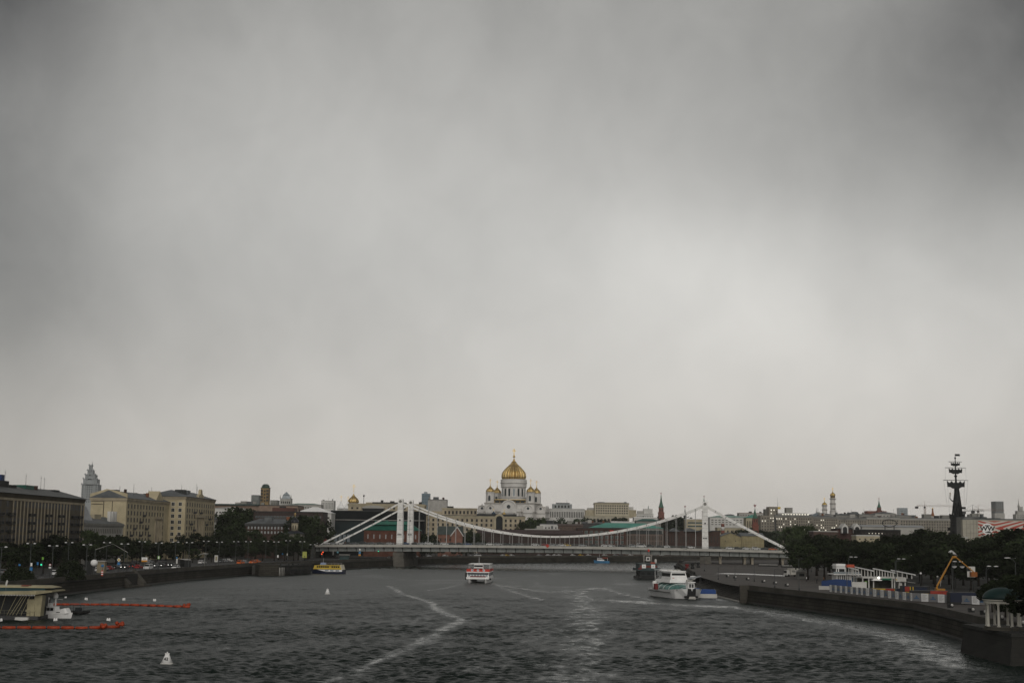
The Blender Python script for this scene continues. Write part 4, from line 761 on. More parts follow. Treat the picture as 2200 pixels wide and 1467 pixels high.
far('pale classical apartment row with a long cornice, right of the oval ring', 1862, 1932, 1111.5, 1290, 20, mat('weathered_stone', (.31, .285, .24), .9, var=.25), ROOFGREY, name='apartment_house', rows=4, cols=13, ww=-.45, wh=-.5, zlow=1135, cornice=PALEGREY, clutter=5)
far('weathered stone apartment block directly left of the statue column', 1932, 2046, 1113.5, 1310, 20, mat('weathered_stone', (.31, .285, .24), .9), ROOFGREY, name='apartment_house', rows=4, cols=20, ww=-.45, wh=-.55, zlow=1140, cornice=PALEGREY, clutter=3)
piece(bpy.data.objects['apartment_house.004'], 'roof_storey', 2024, 2044, 1106, 1113, 1316, 8, GREYST); piece(bpy.data.objects['apartment_house.004'], 'roof_storey', 1985, 2001, 1104, 1113, 1316, 8, GREYST)
i_ = 0
for px0, px1, yt, Y, rf, lb in ((1796, 1826, 1106, 1500, 'hip', 'hazy slate-roofed house just left of the gold domes'), (1826, 1846, 1104, 1650, 'gable', 'hazy gabled house below the tall white bell tower'), (1846, 1880, 1105, 1560, 'flat', 'hazy flat-roofed house left of the distant green-spired tower'), (1880, 1926, 1103, 1600, 'hip', 'hazy hip-roofed house in front of the distant green-spired tower'), (1926, 1968, 1107, 1450, 'flat', 'hazy flat-roofed house below the left tower crane'), (1745, 1790, 1105, 1500, 'hip', 'hazy grey-roofed house above the grey apartment wing'), (2072, 2120, 1111, 1000, 'flat', 'dark flat-topped house behind the red and white banner')):
    far(lb, px0, px1, yt, Y, 18, PALEGREY if i_ % 2 else GREYST, ROOFGREY, name='distant_building', roof=rf, rh_px=4, rows=1, cols=6, ww=-.4, wh=-.4, zlow=yt + 7, clutter=4); i_ += 1
a = at(1757, 1107, 1700); PY = far('grey glass pyramid roof with a needle, above the grey apartment wing', 1743, 1771, 1108.5, 1400, 12, PALEGREY, mat('slate_glass', (.16, .19, .21), .3), name='pyramid_building', roof='pyramid', rh_px=8); cx, w, h = blk(1743, 1771, 1108.5, 1400); MB().tube((0, 6, h + 3), (0, 6, h + 8.5), .3, .1, 6).build('needle', ROOFGREY, PY)
far('pale glass block fading into the haze left of the crane', 1932, 1950, 1091, 3000, 20, PALEGL, PALEGL, name='glass_block', rows=3, cols=6, ww=-.6, wh=-.4, zlow=1103, gm=TEALGL)
# bell tower with gold dome, and its smaller neighbour
def bell(label, px, ytop_gold, ybase, Y, wpx, storeys, drum_gold):
    c0 = at(px, 1150, Y); k = mpp(Y); z = lambda y: at(px, y, Y).z - GZ; w = wpx * k / 2; r = thing('bell_tower', label, 'bell tower', (c0.x, Y, GZ)); H_ = z(ytop_gold + (11 if drum_gold else 4))
    b = MB().lathe([(w * 1.35, 0), (w * 1.35, H_ * .72), (w * 1.12, H_ * .72), (w * 1.12, H_ * .88), (w, H_ * .88), (w, H_)], 12, smooth=False).build('wall', CW, r)
    for f in (.73, .89, .985): MB().lathe([(w * 1.28, H_ * f - 1), (w * 1.4, H_ * f), (w * 1.2, H_ * f + .5)], 12, smooth=False).build('cornice', CTRIM, r)
    for x in (-.5, 0, .5): arch(MB(), 0, w * .16, 0, w * .6, -.3, .3).build('bell_opening', DKTEAL, r, (x * w * 1.15, -w * 1.12 + abs(x) * w * .28, H_ * .76))
    zz = H_
    if drum_gold: MB().lathe([(w * .98, zz), (w * .98, z(ytop_gold + 6.5)), (w * 1.06, z(ytop_gold + 6))], 12, smooth=False).build('gilded_drum', mat('dark_gilding', (.16, .11, .04), .5, metal=.5), r); zz = z(ytop_gold + 6)
    d = onion(MB(), w * 1.12, zz, 20, h=(z(ytop_gold - 3) - zz) / (1.72 * w * 1.12)).build('dome', GOLDB, r); cross(MB(), z(ytop_gold - 3), 6.5, .3).build('cross', GOLDB, r)
bell('tall white bell tower with a bright gold dome on the right skyline', 1790.5, 1058.5, 1105, 2450, 10.5, 3, True)
bell('shorter white bell tower with a gold dome left of the tall one', 1772.5, 1080, 1105, 2430, 9.5, 2, False)
# the brown spire with a gold ball
c0 = at(2007, 1100, 1420); BS = thing('brown_spire', 'slim brown tent spire with a gold ball on top, left of the statue', 'church spire', (c0.x, 1420, GZ)); z = lambda y: at(2007, y, 1420).z - GZ
MB().box(-5, 5, 0, 10, 0, z(1112)).build('wall', OFFWHITE, BS); roof_hip(MB(), -5, 5, 0, 10, z(1112), 2.6, .4).build('roof', PALEGREY, BS); MB().lathe([(2.1, z(1109)), (1.0, z(1101)), (.62, z(1094)), (.6, z(1092))], 10, 0, 5).build('spire', mat('copper_brown', (.30, .12, .05), .6), BS); MB().lathe([(.9, z(1094)), (.9, z(1092.6))], 10, 0, 5).build('collar', DKGREY, BS); onion(MB(), .8, z(1092.4), 12, 0, 5).build('ball', GOLDB, BS)
# cranes
def tower_crane(label, px, yb, yt, Y, pxl, pxr, m_):
    c0 = at(px, 1150, Y); k = mpp(Y); z = lambda y: at(px, y, Y).z - GZ; r = thing('tower_crane', label, 'crane', (c0.x, Y, GZ)); s = 1.0
    b = MB(); zz = 0; H_ = z(yt)
    for sx in (-1, 1):
        for sy in (-1, 1): b.tube((sx * s, sy * s, 0), (sx * s, sy * s, H_), .22, None, 4)
    n = int(H_ / 3)
    for i in range(n): b.tube((-s, -s, H_ * i / n), (s, -s, H_ * (i + 1) / n), .14, None, 4); b.tube((s, s, H_ * i / n), (-s, s, H_ * (i + 1) / n), .14, None, 4)
    b.build('mast', m_, r)
    xl, xr = (pxl - px) * k, (pxr - px) * k; b = MB()
    for a in ((-.6, H_), (.6, H_), (0, H_ + 1.6)): b.tube((xl, a[0], a[1]), (xr, a[0], a[1]), .16, None, 4)
    n = int((xr - xl) / 2.5)
    for i in range(n): b.tube((xl + (xr - xl) * i / n, .6, H_), (xl + (xr - xl) * (i + .5) / n, 0, H_ + 1.6), .1, None, 4); b.tube((xl + (xr - xl) * (i + .5) / n, 0, H_ + 1.6), (xl + (xr - xl) * (i + 1) / n, .6, H_), .1, None, 4)
    b.build('jib', m_, r); b = MB().tube((0, 0, H_), (0, 0, H_ + 7), .3, .15, 4)
    for x in (xl * .8, xr * .7): b.tube((0, 0, H_ + 7), (x, 0, H_ + 1.6), .09, None, 4)
    b.build('apex', m_, r); cw = xl if abs(xl) < abs(xr) else xr; MB().box(cw - 2, cw + 2, -1, 1, H_ - 3, H_).build('counterweight', DKGREY, r); MB().box(-1.6, 0, -2.2, -1, H_ - 2.4, H_).build('cabin', DKGREY, r)
CRN = mat('crane_red_grey', (.30, .22, .18), .6)
tower_crane('pale tower crane left of the statue', 1988.5, 1105, 1087.5, 1900, 1971, 2049, CRN)
tower_crane('dark tower crane close right of the statue', 2091.5, 1115, 1098, 1500, 2072, 2116, DKGREY)
tower_crane('reddish tower crane over the banner building, its jib reaching the hazy block', 2103.5, 1115, 1096.5, 1700, 2092, 2160, CRN)
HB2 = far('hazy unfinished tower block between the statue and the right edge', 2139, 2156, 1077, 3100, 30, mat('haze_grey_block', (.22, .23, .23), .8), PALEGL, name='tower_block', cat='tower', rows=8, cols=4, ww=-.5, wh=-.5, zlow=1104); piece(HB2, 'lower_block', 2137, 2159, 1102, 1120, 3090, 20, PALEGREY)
# tiered tower at the right edge
Y = 2800; c0 = at(2194, 1110, Y); z = lambda y: at(2194, y, Y).z - GZ; k = mpp(Y); TT = thing('tiered_tower', 'pale tiered stone tower with a spire, cut by the right edge', 'tower', (c0.x, Y, GZ))
for ya, yb, hw, nm in ((1130, 1104, 11, 'lower_tier'), (1104, 1097, 8, 'middle_tier'), (1098, 1088, 4.2, 'upper_tier')): MB().box(-hw * k, hw * k, 0, hw * k * 1.8, 0 if nm == 'lower_tier' else z(ya), z(yb)).build(nm, PALEGREY, TT)
MB().lathe([(3 * k, z(1088.5)), (1.6 * k, z(1084)), (.9 * k, z(1080)), (.2 * k, z(1070))], 8, 0, 12).build('spire', PALEGREY, TT)
windows(TT, 'f', 4, 6, -.35, -.6, -10 * k, 10 * k, z(1120), z(1105), 0, deep=False)
# dark low houses and ring in front, behind the right-hand trees
far('dark reddish-brown gabled house rising from the right-hand trees', 1797, 1850, 1136, 800, 14, mat('dark_red_wall', (.075, .042, .036), .9), ROOFDARK, name='dark_house', roof='hip', rh_px=5, rows=1, cols=10, ww=-.4, wh=-.4, zlow=1146, clutter=3)
DH = bpy.data.objects['dark_house']; q = DH.location
for p0, p1 in ((1808, 1822), (1834, 1848)):
    A, Bq = at(p0, 1133, 798), at(p1, 1133, 798); hh = 4.4; m0, w2 = (A.x + Bq.x) / 2 - q.x, (Bq.x - A.x) / 2
    MB().xprism([(m0 - w2, A.z - q.z - 3), (m0 - w2, A.z - q.z + .3), (m0, A.z - q.z + 2.4), (m0 + w2, A.z - q.z + .3), (m0 + w2, A.z - q.z - 3)], -2.4, 6).build('dormer_gable', OFFWHITE, DH)
    arch(MB(), m0, w2 * .62, A.z - q.z - 3, A.z - q.z - .6, -2.8, -2.3).build('dormer_window', BLACK, DH)
far('low brown brick building with a pale roof edge behind the lighter trees', 1748, 1800, 1142, 790, 12, mat('brown_brick_low', (.09, .06, .05), .9), PALEGREY, name='dark_house', rows=1, cols=8, ww=-.3, wh=-.4, zlow=1154)
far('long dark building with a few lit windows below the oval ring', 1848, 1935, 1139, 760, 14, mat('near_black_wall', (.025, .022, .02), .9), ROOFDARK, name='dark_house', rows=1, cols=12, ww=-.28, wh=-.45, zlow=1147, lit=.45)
far('low cream building half hidden by the trees below the lit windows', 1840, 1890, 1151, 700, 10, CREAM, OFFWHITE, name='cream_building', rows=1, cols=4, ww=-.3, wh=-.5, zlow=1160)
far('pale low roofs behind the oval ring', 1852, 1985, 1131.5, 900, 14, PALEGREY, mat('silver_roof', (.33, .34, .35), .5), name='low_building', roof='gable', rh_px=4)
c0 = at(1911.5, 1150, 790); RG = thing('oval_ring', 'large dark oval ring sculpture standing among the roofs, left of the statue', 'ring sculpture', (c0.x, 790, GZ)); zc0 = at(1911.5, 1123.5, 790).z - GZ
vs = []; n, m_ = 40, 8
for i in range(n):
    a = 2 * pi * i / n; cx_, cz_ = 3.95 * cos(a), 1.95 * sin(a)
    for j in range(m_): t = 2 * pi * j / m_; vs.append((cx_ + .22 * cos(t) * cos(a), .3 * sin(t), zc0 + cz_ + .22 * cos(t) * sin(a)))
MB().add(vs, [(i * m_ + j, ((i + 1) % n) * m_ + j, ((i + 1) % n) * m_ + (j + 1) % m_, i * m_ + (j + 1) % m_) for i in range(n) for j in range(m_)], True).build('ring', BLACK, RG)
MB().tube((-2.5, 0, 0), (-2.5, 0, zc0 - 1.5), .25).tube((2.5, 0, 0), (2.5, 0, zc0 - 1.5), .25).build('support', BLACK, RG)
# banner building: long flat white hall with a red-waved banner
Yb = 700; BB = far('long pale exhibition hall carrying a huge red and white wavy banner, at the right edge', 2068, 2290, 1116.5, Yb, 3, mat('hall_stone', (.40, .375, .31), .85, var=.15), ROOFGREY, name='exhibition_hall', clutter=0)
MB().box(-8, 24, 3, 40, 0, blk(2068, 2290, 1116.5, Yb)[2] - .2).build('rear_hall', ROOFGREY, BB)
o = BB.location; a0, a1 = at(2101, 1118.5, Yb), at(2286, 1152, Yb); bw, bh = a1.x - a0.x, a0.z - at(2101, 1151, Yb).z
def banner_mat():
    m = bpy.data.materials.new('wavy_banner'); m.use_nodes = True; t = m.node_tree; g = G(t); b = t.nodes['Principled BSDF']; tc = g.n('ShaderNodeTexCoord'); s = g.n('ShaderNodeSeparateXYZ'); t.links.new(tc.outputs['Object'], s.inputs[0])
    x, z = s.outputs[0], s.outputs[2]
    v = g.m('ABSOLUTE', g.m('SUBTRACT', z, bh * .52)); u = g.m('ABSOLUTE', g.m('SUBTRACT', x, bw * .19))
    cv = g.m('MULTIPLY', g.m('POWER', g.m('DIVIDE', v, 3.9), 1.3), 2.2); cu = g.m('MULTIPLY', g.m('POWER', g.m('DIVIDE', u, 13.0), 1.2), 2.0)
    ph = g.m('MULTIPLY', g.m('SUBTRACT', cv, cu), -2 * pi)
    f = g.ramp(g.m('SINE', ph), -.08, .08); c = g.mix(f, (.56, .53, .47), (.40, .062, .04)); t.links.new(c, b.inputs['Base Color']); b.inputs['Roughness'].default_value = .7; return m
BN = MB().box(0, bw, -.3, 0, 0, bh).build('banner', banner_mat(), BB, (a0.x - o.x, 0, a0.z - bh - o.z))
e0 = at(2121, 1135.5, Yb); ex, ez = e0.x - a0.x, e0.z - (a0.z - bh); R_ = 12.2 * mpp(Yb)
MB().add([(ex + R_ * cos(2 * pi * i / 28), -.36, ez + R_ * sin(2 * pi * i / 28)) for i in range(28)], [tuple(range(28))]).build('emblem_disc', WHITE, BN)
def text(s, size, name, m_, parent, loc, rot=(pi / 2, 0, 0), ext=.02, align='CENTER', off=0.0):
    c = bpy.data.curves.new(name, 'FONT'); c.body = s; c.size = size; c.extrude = ext; c.align_x = align; c.align_y = 'CENTER'; c.offset = off; t_ = bpy.data.objects.new('t', c); COL.objects.link(t_); dg = bpy.context.evaluated_depsgraph_get(); me = bpy.data.meshes.new_from_object(t_.evaluated_get(dg)); bpy.data.objects.remove(t_); me.materials.clear(); me.materials.append(m_); o = link(name, me, parent, loc); o.rotation_euler = rot; return o
BLKT = mat('black_lettering', (.012, .012, .012), .7)
t = text('WW', 3.0, 'emblem_letters', BLKT, BN, (ex, -.4, ez + .05), off=.1); t.scale = (1.15, 1, 1)
b = MB()
for zz, n_, w_ in ((1.55, 7, .36), (-1.7, 6, .36)):
    for i in range(n_): b.box(ex + (i - n_ / 2) * w_ + .03, ex + (i - n_ / 2) * w_ + w_ - .05, -.4, -.37, ez + zz - .3, ez + zz + .3)
b.build('emblem_lines', BLKT, BN)
piece(BB, 'entrance_block', 2064, 2080, 1152, 1157, 692, 8, PALEGREY)
b = MB()
for px_ in (2076, 2084, 2091, 2098): a = at(px_, 1120, Yb); b.box(a.x - o.x - .08, a.x - o.x + .08, -.06, 0, 4, at(px_, 1118, Yb).z - o.z)
for py in (1125, 1135, 1144): b.box(at(2069, py, Yb).x - o.x, at(2100, py, Yb).x - o.x, -.05, 0, at(2069, py, Yb).z - o.z - .05, at(2069, py, Yb).z - o.z + .05)
b.build('cladding_joints', GREYST, BB); piece(BB, 'roof_hut', 2104, 2146, 1112, 1116.5, 708, 12, ROOFDARK); piece(BB, 'roof_hut', 2109, 2113, 1104, 1112, 712, 3, ROOFGREY); piece(BB, 'roof_plant', 2136, 2150, 1112.5, 1116.5, 706, 8, DKGREY)

# ------------------------------------------------------------------ the monument with sails
Y = 1250; k = mpp(Y); c0 = at(2055.5, 1100, Y); MO = thing('ship_monument', 'towering dark bronze monument of a figure aboard a ship with furled sails and mast', 'monument', (c0.x, Y, GZ))
def mz(y): return at(2055.5, y, Y).z - GZ
def mx_(px, py): return at(px, py, Y).x - at(2055.5, 1100, Y).x
b = MB().lathe([(6.0, 0), (6.0, mz(1182)), (5.6, mz(1172)), (5.6, mz(1150)), (6.2, mz(1142)), (5.8, mz(1130)), (5.6, mz(1118)), (6.4, mz(1109))], 14, smooth=False); b.build('column', BRONZE, MO)
for i, (yy, ang, L_) in enumerate(((1136, 2.6, 8.2), (1137, .5, 7.6), (1146, 3.3, 8.4), (1147, -.3, 7.2), (1128, 3.7, 7.2), (1127, 5.3, 7.5), (1155, 2.9, 7.4), (1156, .2, 7.4))):
    z0 = mz(yy); u = Vector((cos(ang), sin(ang), 0)); v = Vector((-u.y, u.x, 0)); rings = []
    for t, w_, h_ in ((.3, 1.6, 3.4), (.7, 1.2, 2.8), (1.0, .2, 2.2)): c = u * L_ * t; rings.append([tuple(c + v * w_ + Vector((0, 0, z0 + h_ * .5))), tuple(c + Vector((0, 0, z0 - h_ * .6))), tuple(c - v * w_ + Vector((0, 0, z0 + h_ * .5)))])
    MB().loft(rings, False).build('ship_prow', BRONZE, MO)
HU = MB(); rings = []
for t, w_ in ((-1, .4), (-.7, 2.4), (-.2, 3.4), (.4, 3.3), (.8, 2.6), (1, 2.2)):
    x = t * 6.6; rise = abs(t) ** 2 * 1.5; rings.append([(x, -w_, mz(1107) + rise), (x, -w_ * .8, mz(1111)), (x, 0, mz(1114)), (x, w_ * .8, mz(1111)), (x, w_, mz(1107) + rise)])
HU = HU.loft(rings, False).build('hull', BRONZE, MO)
b = MB()
for i in range(8):
    a = 2 * pi * i / 8; b.tube((4.6 * cos(a) + .4, 2.6 * sin(a), mz(1107)), (1.7 * cos(a) + .7, 1.2 * sin(a), mz(1048)), .42, .3, 5)
for i in range(7):
    f = i / 7; r_ = 4.4 - 3 * f; zz = mz(1107) + (mz(1048) - mz(1107)) * f; b.box(-r_ + .6, r_ + .6, -.15, .15, zz - .14, zz + .14)
b.build('rigging', BRONZE, MO)
MB().tube((.7, 0, mz(1112)), (.3, 0, mz(1048)), 3.5, 1.9, 10).tube((.2, 0, mz(1048)), (0, 0, mz(1020)), 1.0, .75, 8).tube((0, 0, mz(1020)), (0, 0, mz(985)), .7, .35, 8).tube((0, 0, mz(985)), (0, 0, mz(974)), .22, .12, 6).lathe([(.5, mz(1026)), (1.35, mz(1023)), (1.5, mz(1021)), (.6, mz(1020.5))], 10).lathe([(.3, mz(986)), (.9, mz(984.5)), (.3, mz(981))], 8).build('mast', BRONZE, MO)
def sail(yard_y, top, bot, hw, yw, nm='furled_sail'):
    zt_, zb = mz(top), mz(bot); n = 4; poly = []
    for i in range(25):
        t = -1 + 2 * i / 24; poly.append((t * hw, zt_ - abs(sin(t * pi * 2)) * (zt_ - zb) * .22))
    for i in range(25):
        t = 1 - 2 * i / 24; e = (1 - abs(t) ** 1.6); poly.append((t * hw * (.96 if abs(t) > .9 else 1), zb + (zt_ - zb) * (.24 - .24 * e) + abs(sin(t * pi * 1.5)) * (zt_ - zb) * -.0 + (zt_ - zb) * .12 * abs(cos(t * pi * 1.5))))
    S = MB().xprism(poly, -1.2, 1.2).build(nm, BRONZE, MO)
    MB().tube((-yw, 0, mz(yard_y)), (yw, 0, mz(yard_y)), .26, .2, 6).build('yard', BRONZE, S); b = MB()
    for i in range(5): x = -hw + 2 * hw * i / 4; b.tube((x, 0, mz(yard_y)), (x, 0, zt_ - .5), .16, None, 4)
    b.build('sail_ties', BRONZE, S)
sail(1031.3, 1033.5, 1050, 7.5, 10.8); sail(1004.6, 1006.5, 1018.5, 5.6, 9.0); sail(991.8, 994, 1001.5, 3.7, 5.8)
b = MB()
for s in (-1, 1):
    b.tube((s * 10.6, 0, mz(1031.3)), (s * 8.2, 0, mz(1085)), .07, None, 4); b.tube((s * 7.6, 0, mz(1031.3)), (s * 6.3, 0, mz(1100)), .06, None, 4); b.tube((s * 8.8, 0, mz(1004.6)), (s * 9.2, 0, mz(1031)), .06, None, 4)
b.build('stay_ropes', BRONZE, MO)
MB().box(.1, 4.2, -.08, .08, mz(979.4), mz(975)).build('flag', BRONZE, MO); MB().tube((4.6, 0, mz(1107)), (4.6, 0, mz(1087)), .15).box(4.7, 8.0, -.1, .1, mz(1093), mz(1088.2)).build('flag', BRONZE, MO)
def skin_figure(name, verts, edges, parent, m_, sub=1, loc=(0, 0, 0), rz=0):   # one continuous body grown around a joint skeleton
    me = bpy.data.meshes.new(name); me.from_pydata([v[:3] for v in verts], edges, []); o = bpy.data.objects.new(name, me); COL.objects.link(o); o.parent = parent; o.location = loc; o.rotation_euler = (0, 0, rz)
    md = o.modifiers.new('skin', 'SKIN'); md.use_smooth_shade = True
    for i, v in enumerate(verts): me.skin_vertices[0].data[i].radius = (v[3], v[3] if len(v) < 5 else v[4]); me.skin_vertices[0].data[i].use_root = i == 0
    sb = o.modifiers.new('sub', 'SUBSURF'); sb.levels = sb.render_levels = sub
    dg = bpy.context.evaluated_depsgraph_get(); ev = bpy.data.meshes.new_from_object(o.evaluated_get(dg)); o.modifiers.clear(); o.data = ev; ev.materials.clear(); ev.materials.append(m_)
    for p in ev.polygons: p.use_smooth = True
    return o
sc = 9.0; zf = mz(1109)
V = [(0, 0, .95, .17), (0, 0, 1.2, .17), (0, 0, 1.42, .19), (0, 0, 1.54, .06), (0, 0, 1.68, .1), (.1, 0, .9, .11), (.13, -.02, .5, .085), (.14, 0, .08, .06), (.14, -.14, .03, .045), (-.1, 0, .9, .11), (-.13, -.05, .5, .085), (-.15, 0, .08, .06), (-.15, -.14, .03, .045), (-.22, 0, 1.43, .075), (-.46, -.05, 1.52, .055), (-.62, -.06, 1.72, .045), (-.60, -.06, 1.95, .03), (.22, 0, 1.42, .075), (.32, -.05, 1.15, .055), (.30, -.22, .98, .045)]
E = [(0, 1), (1, 2), (2, 3), (3, 4), (0, 5), (5, 6), (6, 7), (7, 8), (0, 9), (9, 10), (10, 11), (11, 12), (2, 13), (13, 14), (14, 15), (15, 16), (2, 17), (17, 18), (18, 19)]
fig = skin_figure('figure', [(x * sc, y * sc, z_ * sc, *(r * sc for r in rest)) for x, y, z_, *rest in V], E, MO, BRONZE, loc=(-1.2, -3.2, zf))
MB().tube((-.60 * sc, -.06 * sc, 1.9 * sc), (-.58 * sc, -.06 * sc, 2.2 * sc), .35).ball(-.58 * sc, -.06 * sc, 2.22 * sc, .6, 8, 6).build('scroll', mat('gilt_bronze', (.25, .17, .06), .5, metal=.5), fig)

# ------------------------------------------------------------------ the suspension bridge
Rr = 775.0; pr = at(1515, 1150, Rr); tv = Vector((pr.x, pr.y, 0)).normalized()
BR = thing('suspension_bridge', 'white chain suspension bridge crossing the river, with two pairs of tall pylons', 'bridge', (pr.x, pr.y, 0), atan2(tv.y, tv.x) - pi / 2)
BM = BR.matrix_basis if False else (Matrix.Translation((pr.x, pr.y, 0)) @ Matrix.Rotation(atan2(tv.y, tv.x) - pi / 2, 4, 'Z'))
SP, SIDE, GAUGE = 168.0, 45.0, 28.0          # main span, side span, distance between the two chain planes
XL, XR = -SP - SIDE - 2, SIDE + 3
def zdk(x): return 12.35 - .9 * ((x + SP / 2) / 130) ** 2          # top of the fascia
def strip_x(b, y0, y1, za, zb, step=4.0, x0=XL, x1=XR):
    n = int((x1 - x0) / step); xs = [x0 + (x1 - x0) * i / n for i in range(n + 1)]
    for a, c in zip(xs[:-1], xs[1:]):
        vs = [(a, y0, zdk(a) + za), (c, y0, zdk(c) + za), (c, y1, zdk(c) + za), (a, y1, zdk(a) + za), (a, y0, zdk(a) + zb), (c, y0, zdk(c) + zb), (c, y1, zdk(c) + zb), (a, y1, zdk(a) + zb)]
        b.add(vs, [(3, 2, 1, 0), (4, 5, 6, 7), (0, 1, 5, 4), (2, 3, 7, 6)])
    return b
PW0, PW1 = -5.0, GAUGE + 5.0                  # outer edges of the pavements
strip_x(MB(), PW0 + .5, PW1 - .5, -1.0, -.12).build('deck', ASPH, BR)
b = MB(); strip_x(b, PW0, PW0 + .5, -1.35, 0); strip_x(b, PW1 - .5, PW1, -1.35, 0)
x = XL
while x < XR:
    b.box(x - .1, x + .1, PW0 - .05, PW0, zdk(x) - 1.3, zdk(x) - .03); x += 2.6
b.build('fascia', CONC, BR)
b = MB(); strip_x(b, -2.9, -2.1, -3.7, -1.75); strip_x(b, GAUGE + 2.1, GAUGE + 2.9, -3.7, -1.75); strip_x(b, PW0 + 1.5, PW1 - 1.5, -1.75, -1.36); b.build('girder', mat('girder_side', (.30, .315, .30), .65, var=.3, scale=.4, col2=(.2, .215, .205)), BR)
b = MB(); x = -SP - SIDE
while x < SIDE:
    b.box(x - .2, x + .2, PW0 + .6, -2.95, zdk(x) - 2.3, zdk(x) - 1.4).box(x - .22, x + .22, -3.05, -2.92, zdk(x) - 3.66, zdk(x) - 1.8); b.box(x - .22, x + .22, -2.1, GAUGE + 2.1, zdk(x) - 3.2, zdk(x) - 1.8); x += 5.25
b.build('cross_beams', DKGREY, BR)
for y in (PW0 + .25, PW1 - .25):
    b = MB(); strip_x(b, y - .06, y + .06, .98, 1.1); strip_x(b, y - .03, y + .03, .12, .2); x = XL + .5
    while x < XR:
        b.box(x - .05, x + .05, y - .05, y + .05, zdk(x), zdk(x) + 1.0); x += .65
    b.build('railing', mat('railing_grey', (.10, .12, .115), .6), BR)
ZT = 35.3
for y in (0.0, GAUGE):
    for x in (-SP, 0.0):
        P_ = MB().taper(x - 1.75, x + 1.75, y - 1.6, y + 1.6, zdk(x) - .9, ZT - .6, .32, .25)
        P_.yprism([(y - 1.3, ZT - .6)] + [(y - 1.3 * cos(pi * i / 10), ZT + .6 + 1.3 * sin(pi * i / 10)) for i in range(11)] + [(y + 1.3, ZT - .6)], x - 1.35, x + 1.35)
        P_ = P_.build('pylon', STEEL, BR)
        b = MB()
        for i in range(9): z = 14 + i * 2.2; t = .32 * (z - 11) / 24; b.box(x - 1.78 + t, x + 1.78 - t, y - 1.63 + t * .8, y - 1.5, z - .05, z + .05)
        b.build('plate_seams', mat('seam_grey', (.35, .35, .34), .6), P_)
        b = MB(); zz = 17.6
        for i in (-1, 0, 1): b.box(x + i * .8 - .25, x + i * .8 + .25, y - 1.9, y - 1.5, zz - .3, zz + .3)
        b.add([(x + .45 * cos(2 * pi * i / 12), y - 1.62, 25.5 + .45 * sin(2 * pi * i / 12)) for i in range(12)], [tuple(range(12))]); b.build('lamp_fittings', DKGREY, P_)
        b = MB().add([(x + .8 * cos(2 * pi * i / 16), y - 1.42, ZT + .55 + .8 * sin(2 * pi * i / 16)) for i in range(16)], [tuple(range(16))]); b.build('medallion', GREYST, P_)
def zch(x): u = (x + SP / 2) / (SP / 2); return 17.3 + (ZT - .2 - 17.3) * u * u
for y in (0.0, GAUGE):
    b = MB(); n = 32; pts = [Vector((-SP + SP * i / n, y, zch(-SP + SP * i / n))) for i in range(n + 1)]
    zl, zr_ = zdk(-SP - SIDE) + .2, zdk(SIDE) + .2
    L_ = [Vector((-SP - SIDE * i / 8, y, ZT - .2 + (zl - ZT + .2) * i / 8 - 1.2 * sin(pi * i / 8) * .35)) for i in range(9)]; R2 = [Vector((SIDE * i / 8, y, ZT - .2 + (zr_ - ZT + .2) * i / 8 - .4 * sin(pi * i / 8))) for i in range(9)]
    for ch in (pts, L_, R2):
        for a, c in zip(ch[:-1], ch[1:]): b.bar(a, c, .7, .98)
    b.build('suspension_chain', STEEL, BR)
    b = MB()
    for p in pts[1:-1] + L_[1:-1] + R2[1:-1]: b.box(p.x - .25, p.x + .25, y - .42, y + .42, p.z - .36, p.z + .36)
    b.build('chain_joints', mat('joint_grey', (.40, .40, .385), .6), BR)
    for p in pts[1:-1]: MB().box(-.09, .09, -.09, .09, zdk(p.x) - .3, zch(p.x) - .5).build('hanger', mat('hanger_grey', (.42, .42, .41), .6), BR, (p.x, y, 0))
PR_ = MB()
for x in (-SP, 0.0):
    b = MB().taper(x - 4.0, x + 4.0, -5.5, GAUGE + 5.5, -2, 4.2, .6, .6).box(x - 2.9, x + 2.9, -4.4, GAUGE + 4.4, 4.2, zdk(x) - 4.15).box(x - 1.5, x + 1.5, -1.6, 1.6, zdk(x) - 4.15, zdk(x) - 1.36).box(x - 1.5, x + 1.5, GAUGE - 1.6, GAUGE + 1.6, zdk(x) - 4.15, zdk(x) - 1.36)
    b.build('pier', mat('pier_granite', (.15, .14, .12), .85, var=.35, scale=.15, brick=(2.2, .7, .03, .6)), BR)
for x in (8, 21, 25, 41):
    for y in (0, GAUGE): MB().box(x - .6, x + .6, y - .6, y + .6, GZ - .5, zdk(x) - 4.1).box(x - .85, x + .85, y - .85, y + .85, zdk(x) - 5.0, zdk(x) - 4.1).build('column', mat('beige_column', (.36, .32, .25), .85, var=.25), BR)
def bpt(x, y, z): return BM @ Vector((x, y, z))
# abutment and raised approach road on the left bank
AB = thing('bridge_abutment', 'grey stone abutment wall carrying the road at the left end of the bridge', 'abutment'); p0, p1, p2, p3 = bpt(XL, PW0, 0), bpt(XL, PW1, 0), bpt(XL - 60, PW1, 0), bpt(XL - 60, PW0, 0)
MB().prism([p0[:2], p1[:2], p2[:2], p3[:2]], 2, zdk(XL) - .05).build('wall', GREYST and mat('abutment_stone', (.10, .10, .09), .85, var=.3, scale=.15, brick=(1.8, .6, .03, .6)), AB)
b = MB(); 
for i in range(30): q = bpt(XL - 2 * i, PW0 + .3, 0); b.box(q.x - .07, q.x + .07, q.y - .07, q.y + .07, zdk(XL) - .05, zdk(XL) + 1.05)
qa, qb = bpt(XL, PW0 + .3, zdk(XL) + 1.05), bpt(XL - 60, PW0 + .3, zdk(XL) + 1.05); b.bar(qa, qb, .12, .12); b.build('railing', LAMPPOST, AB)
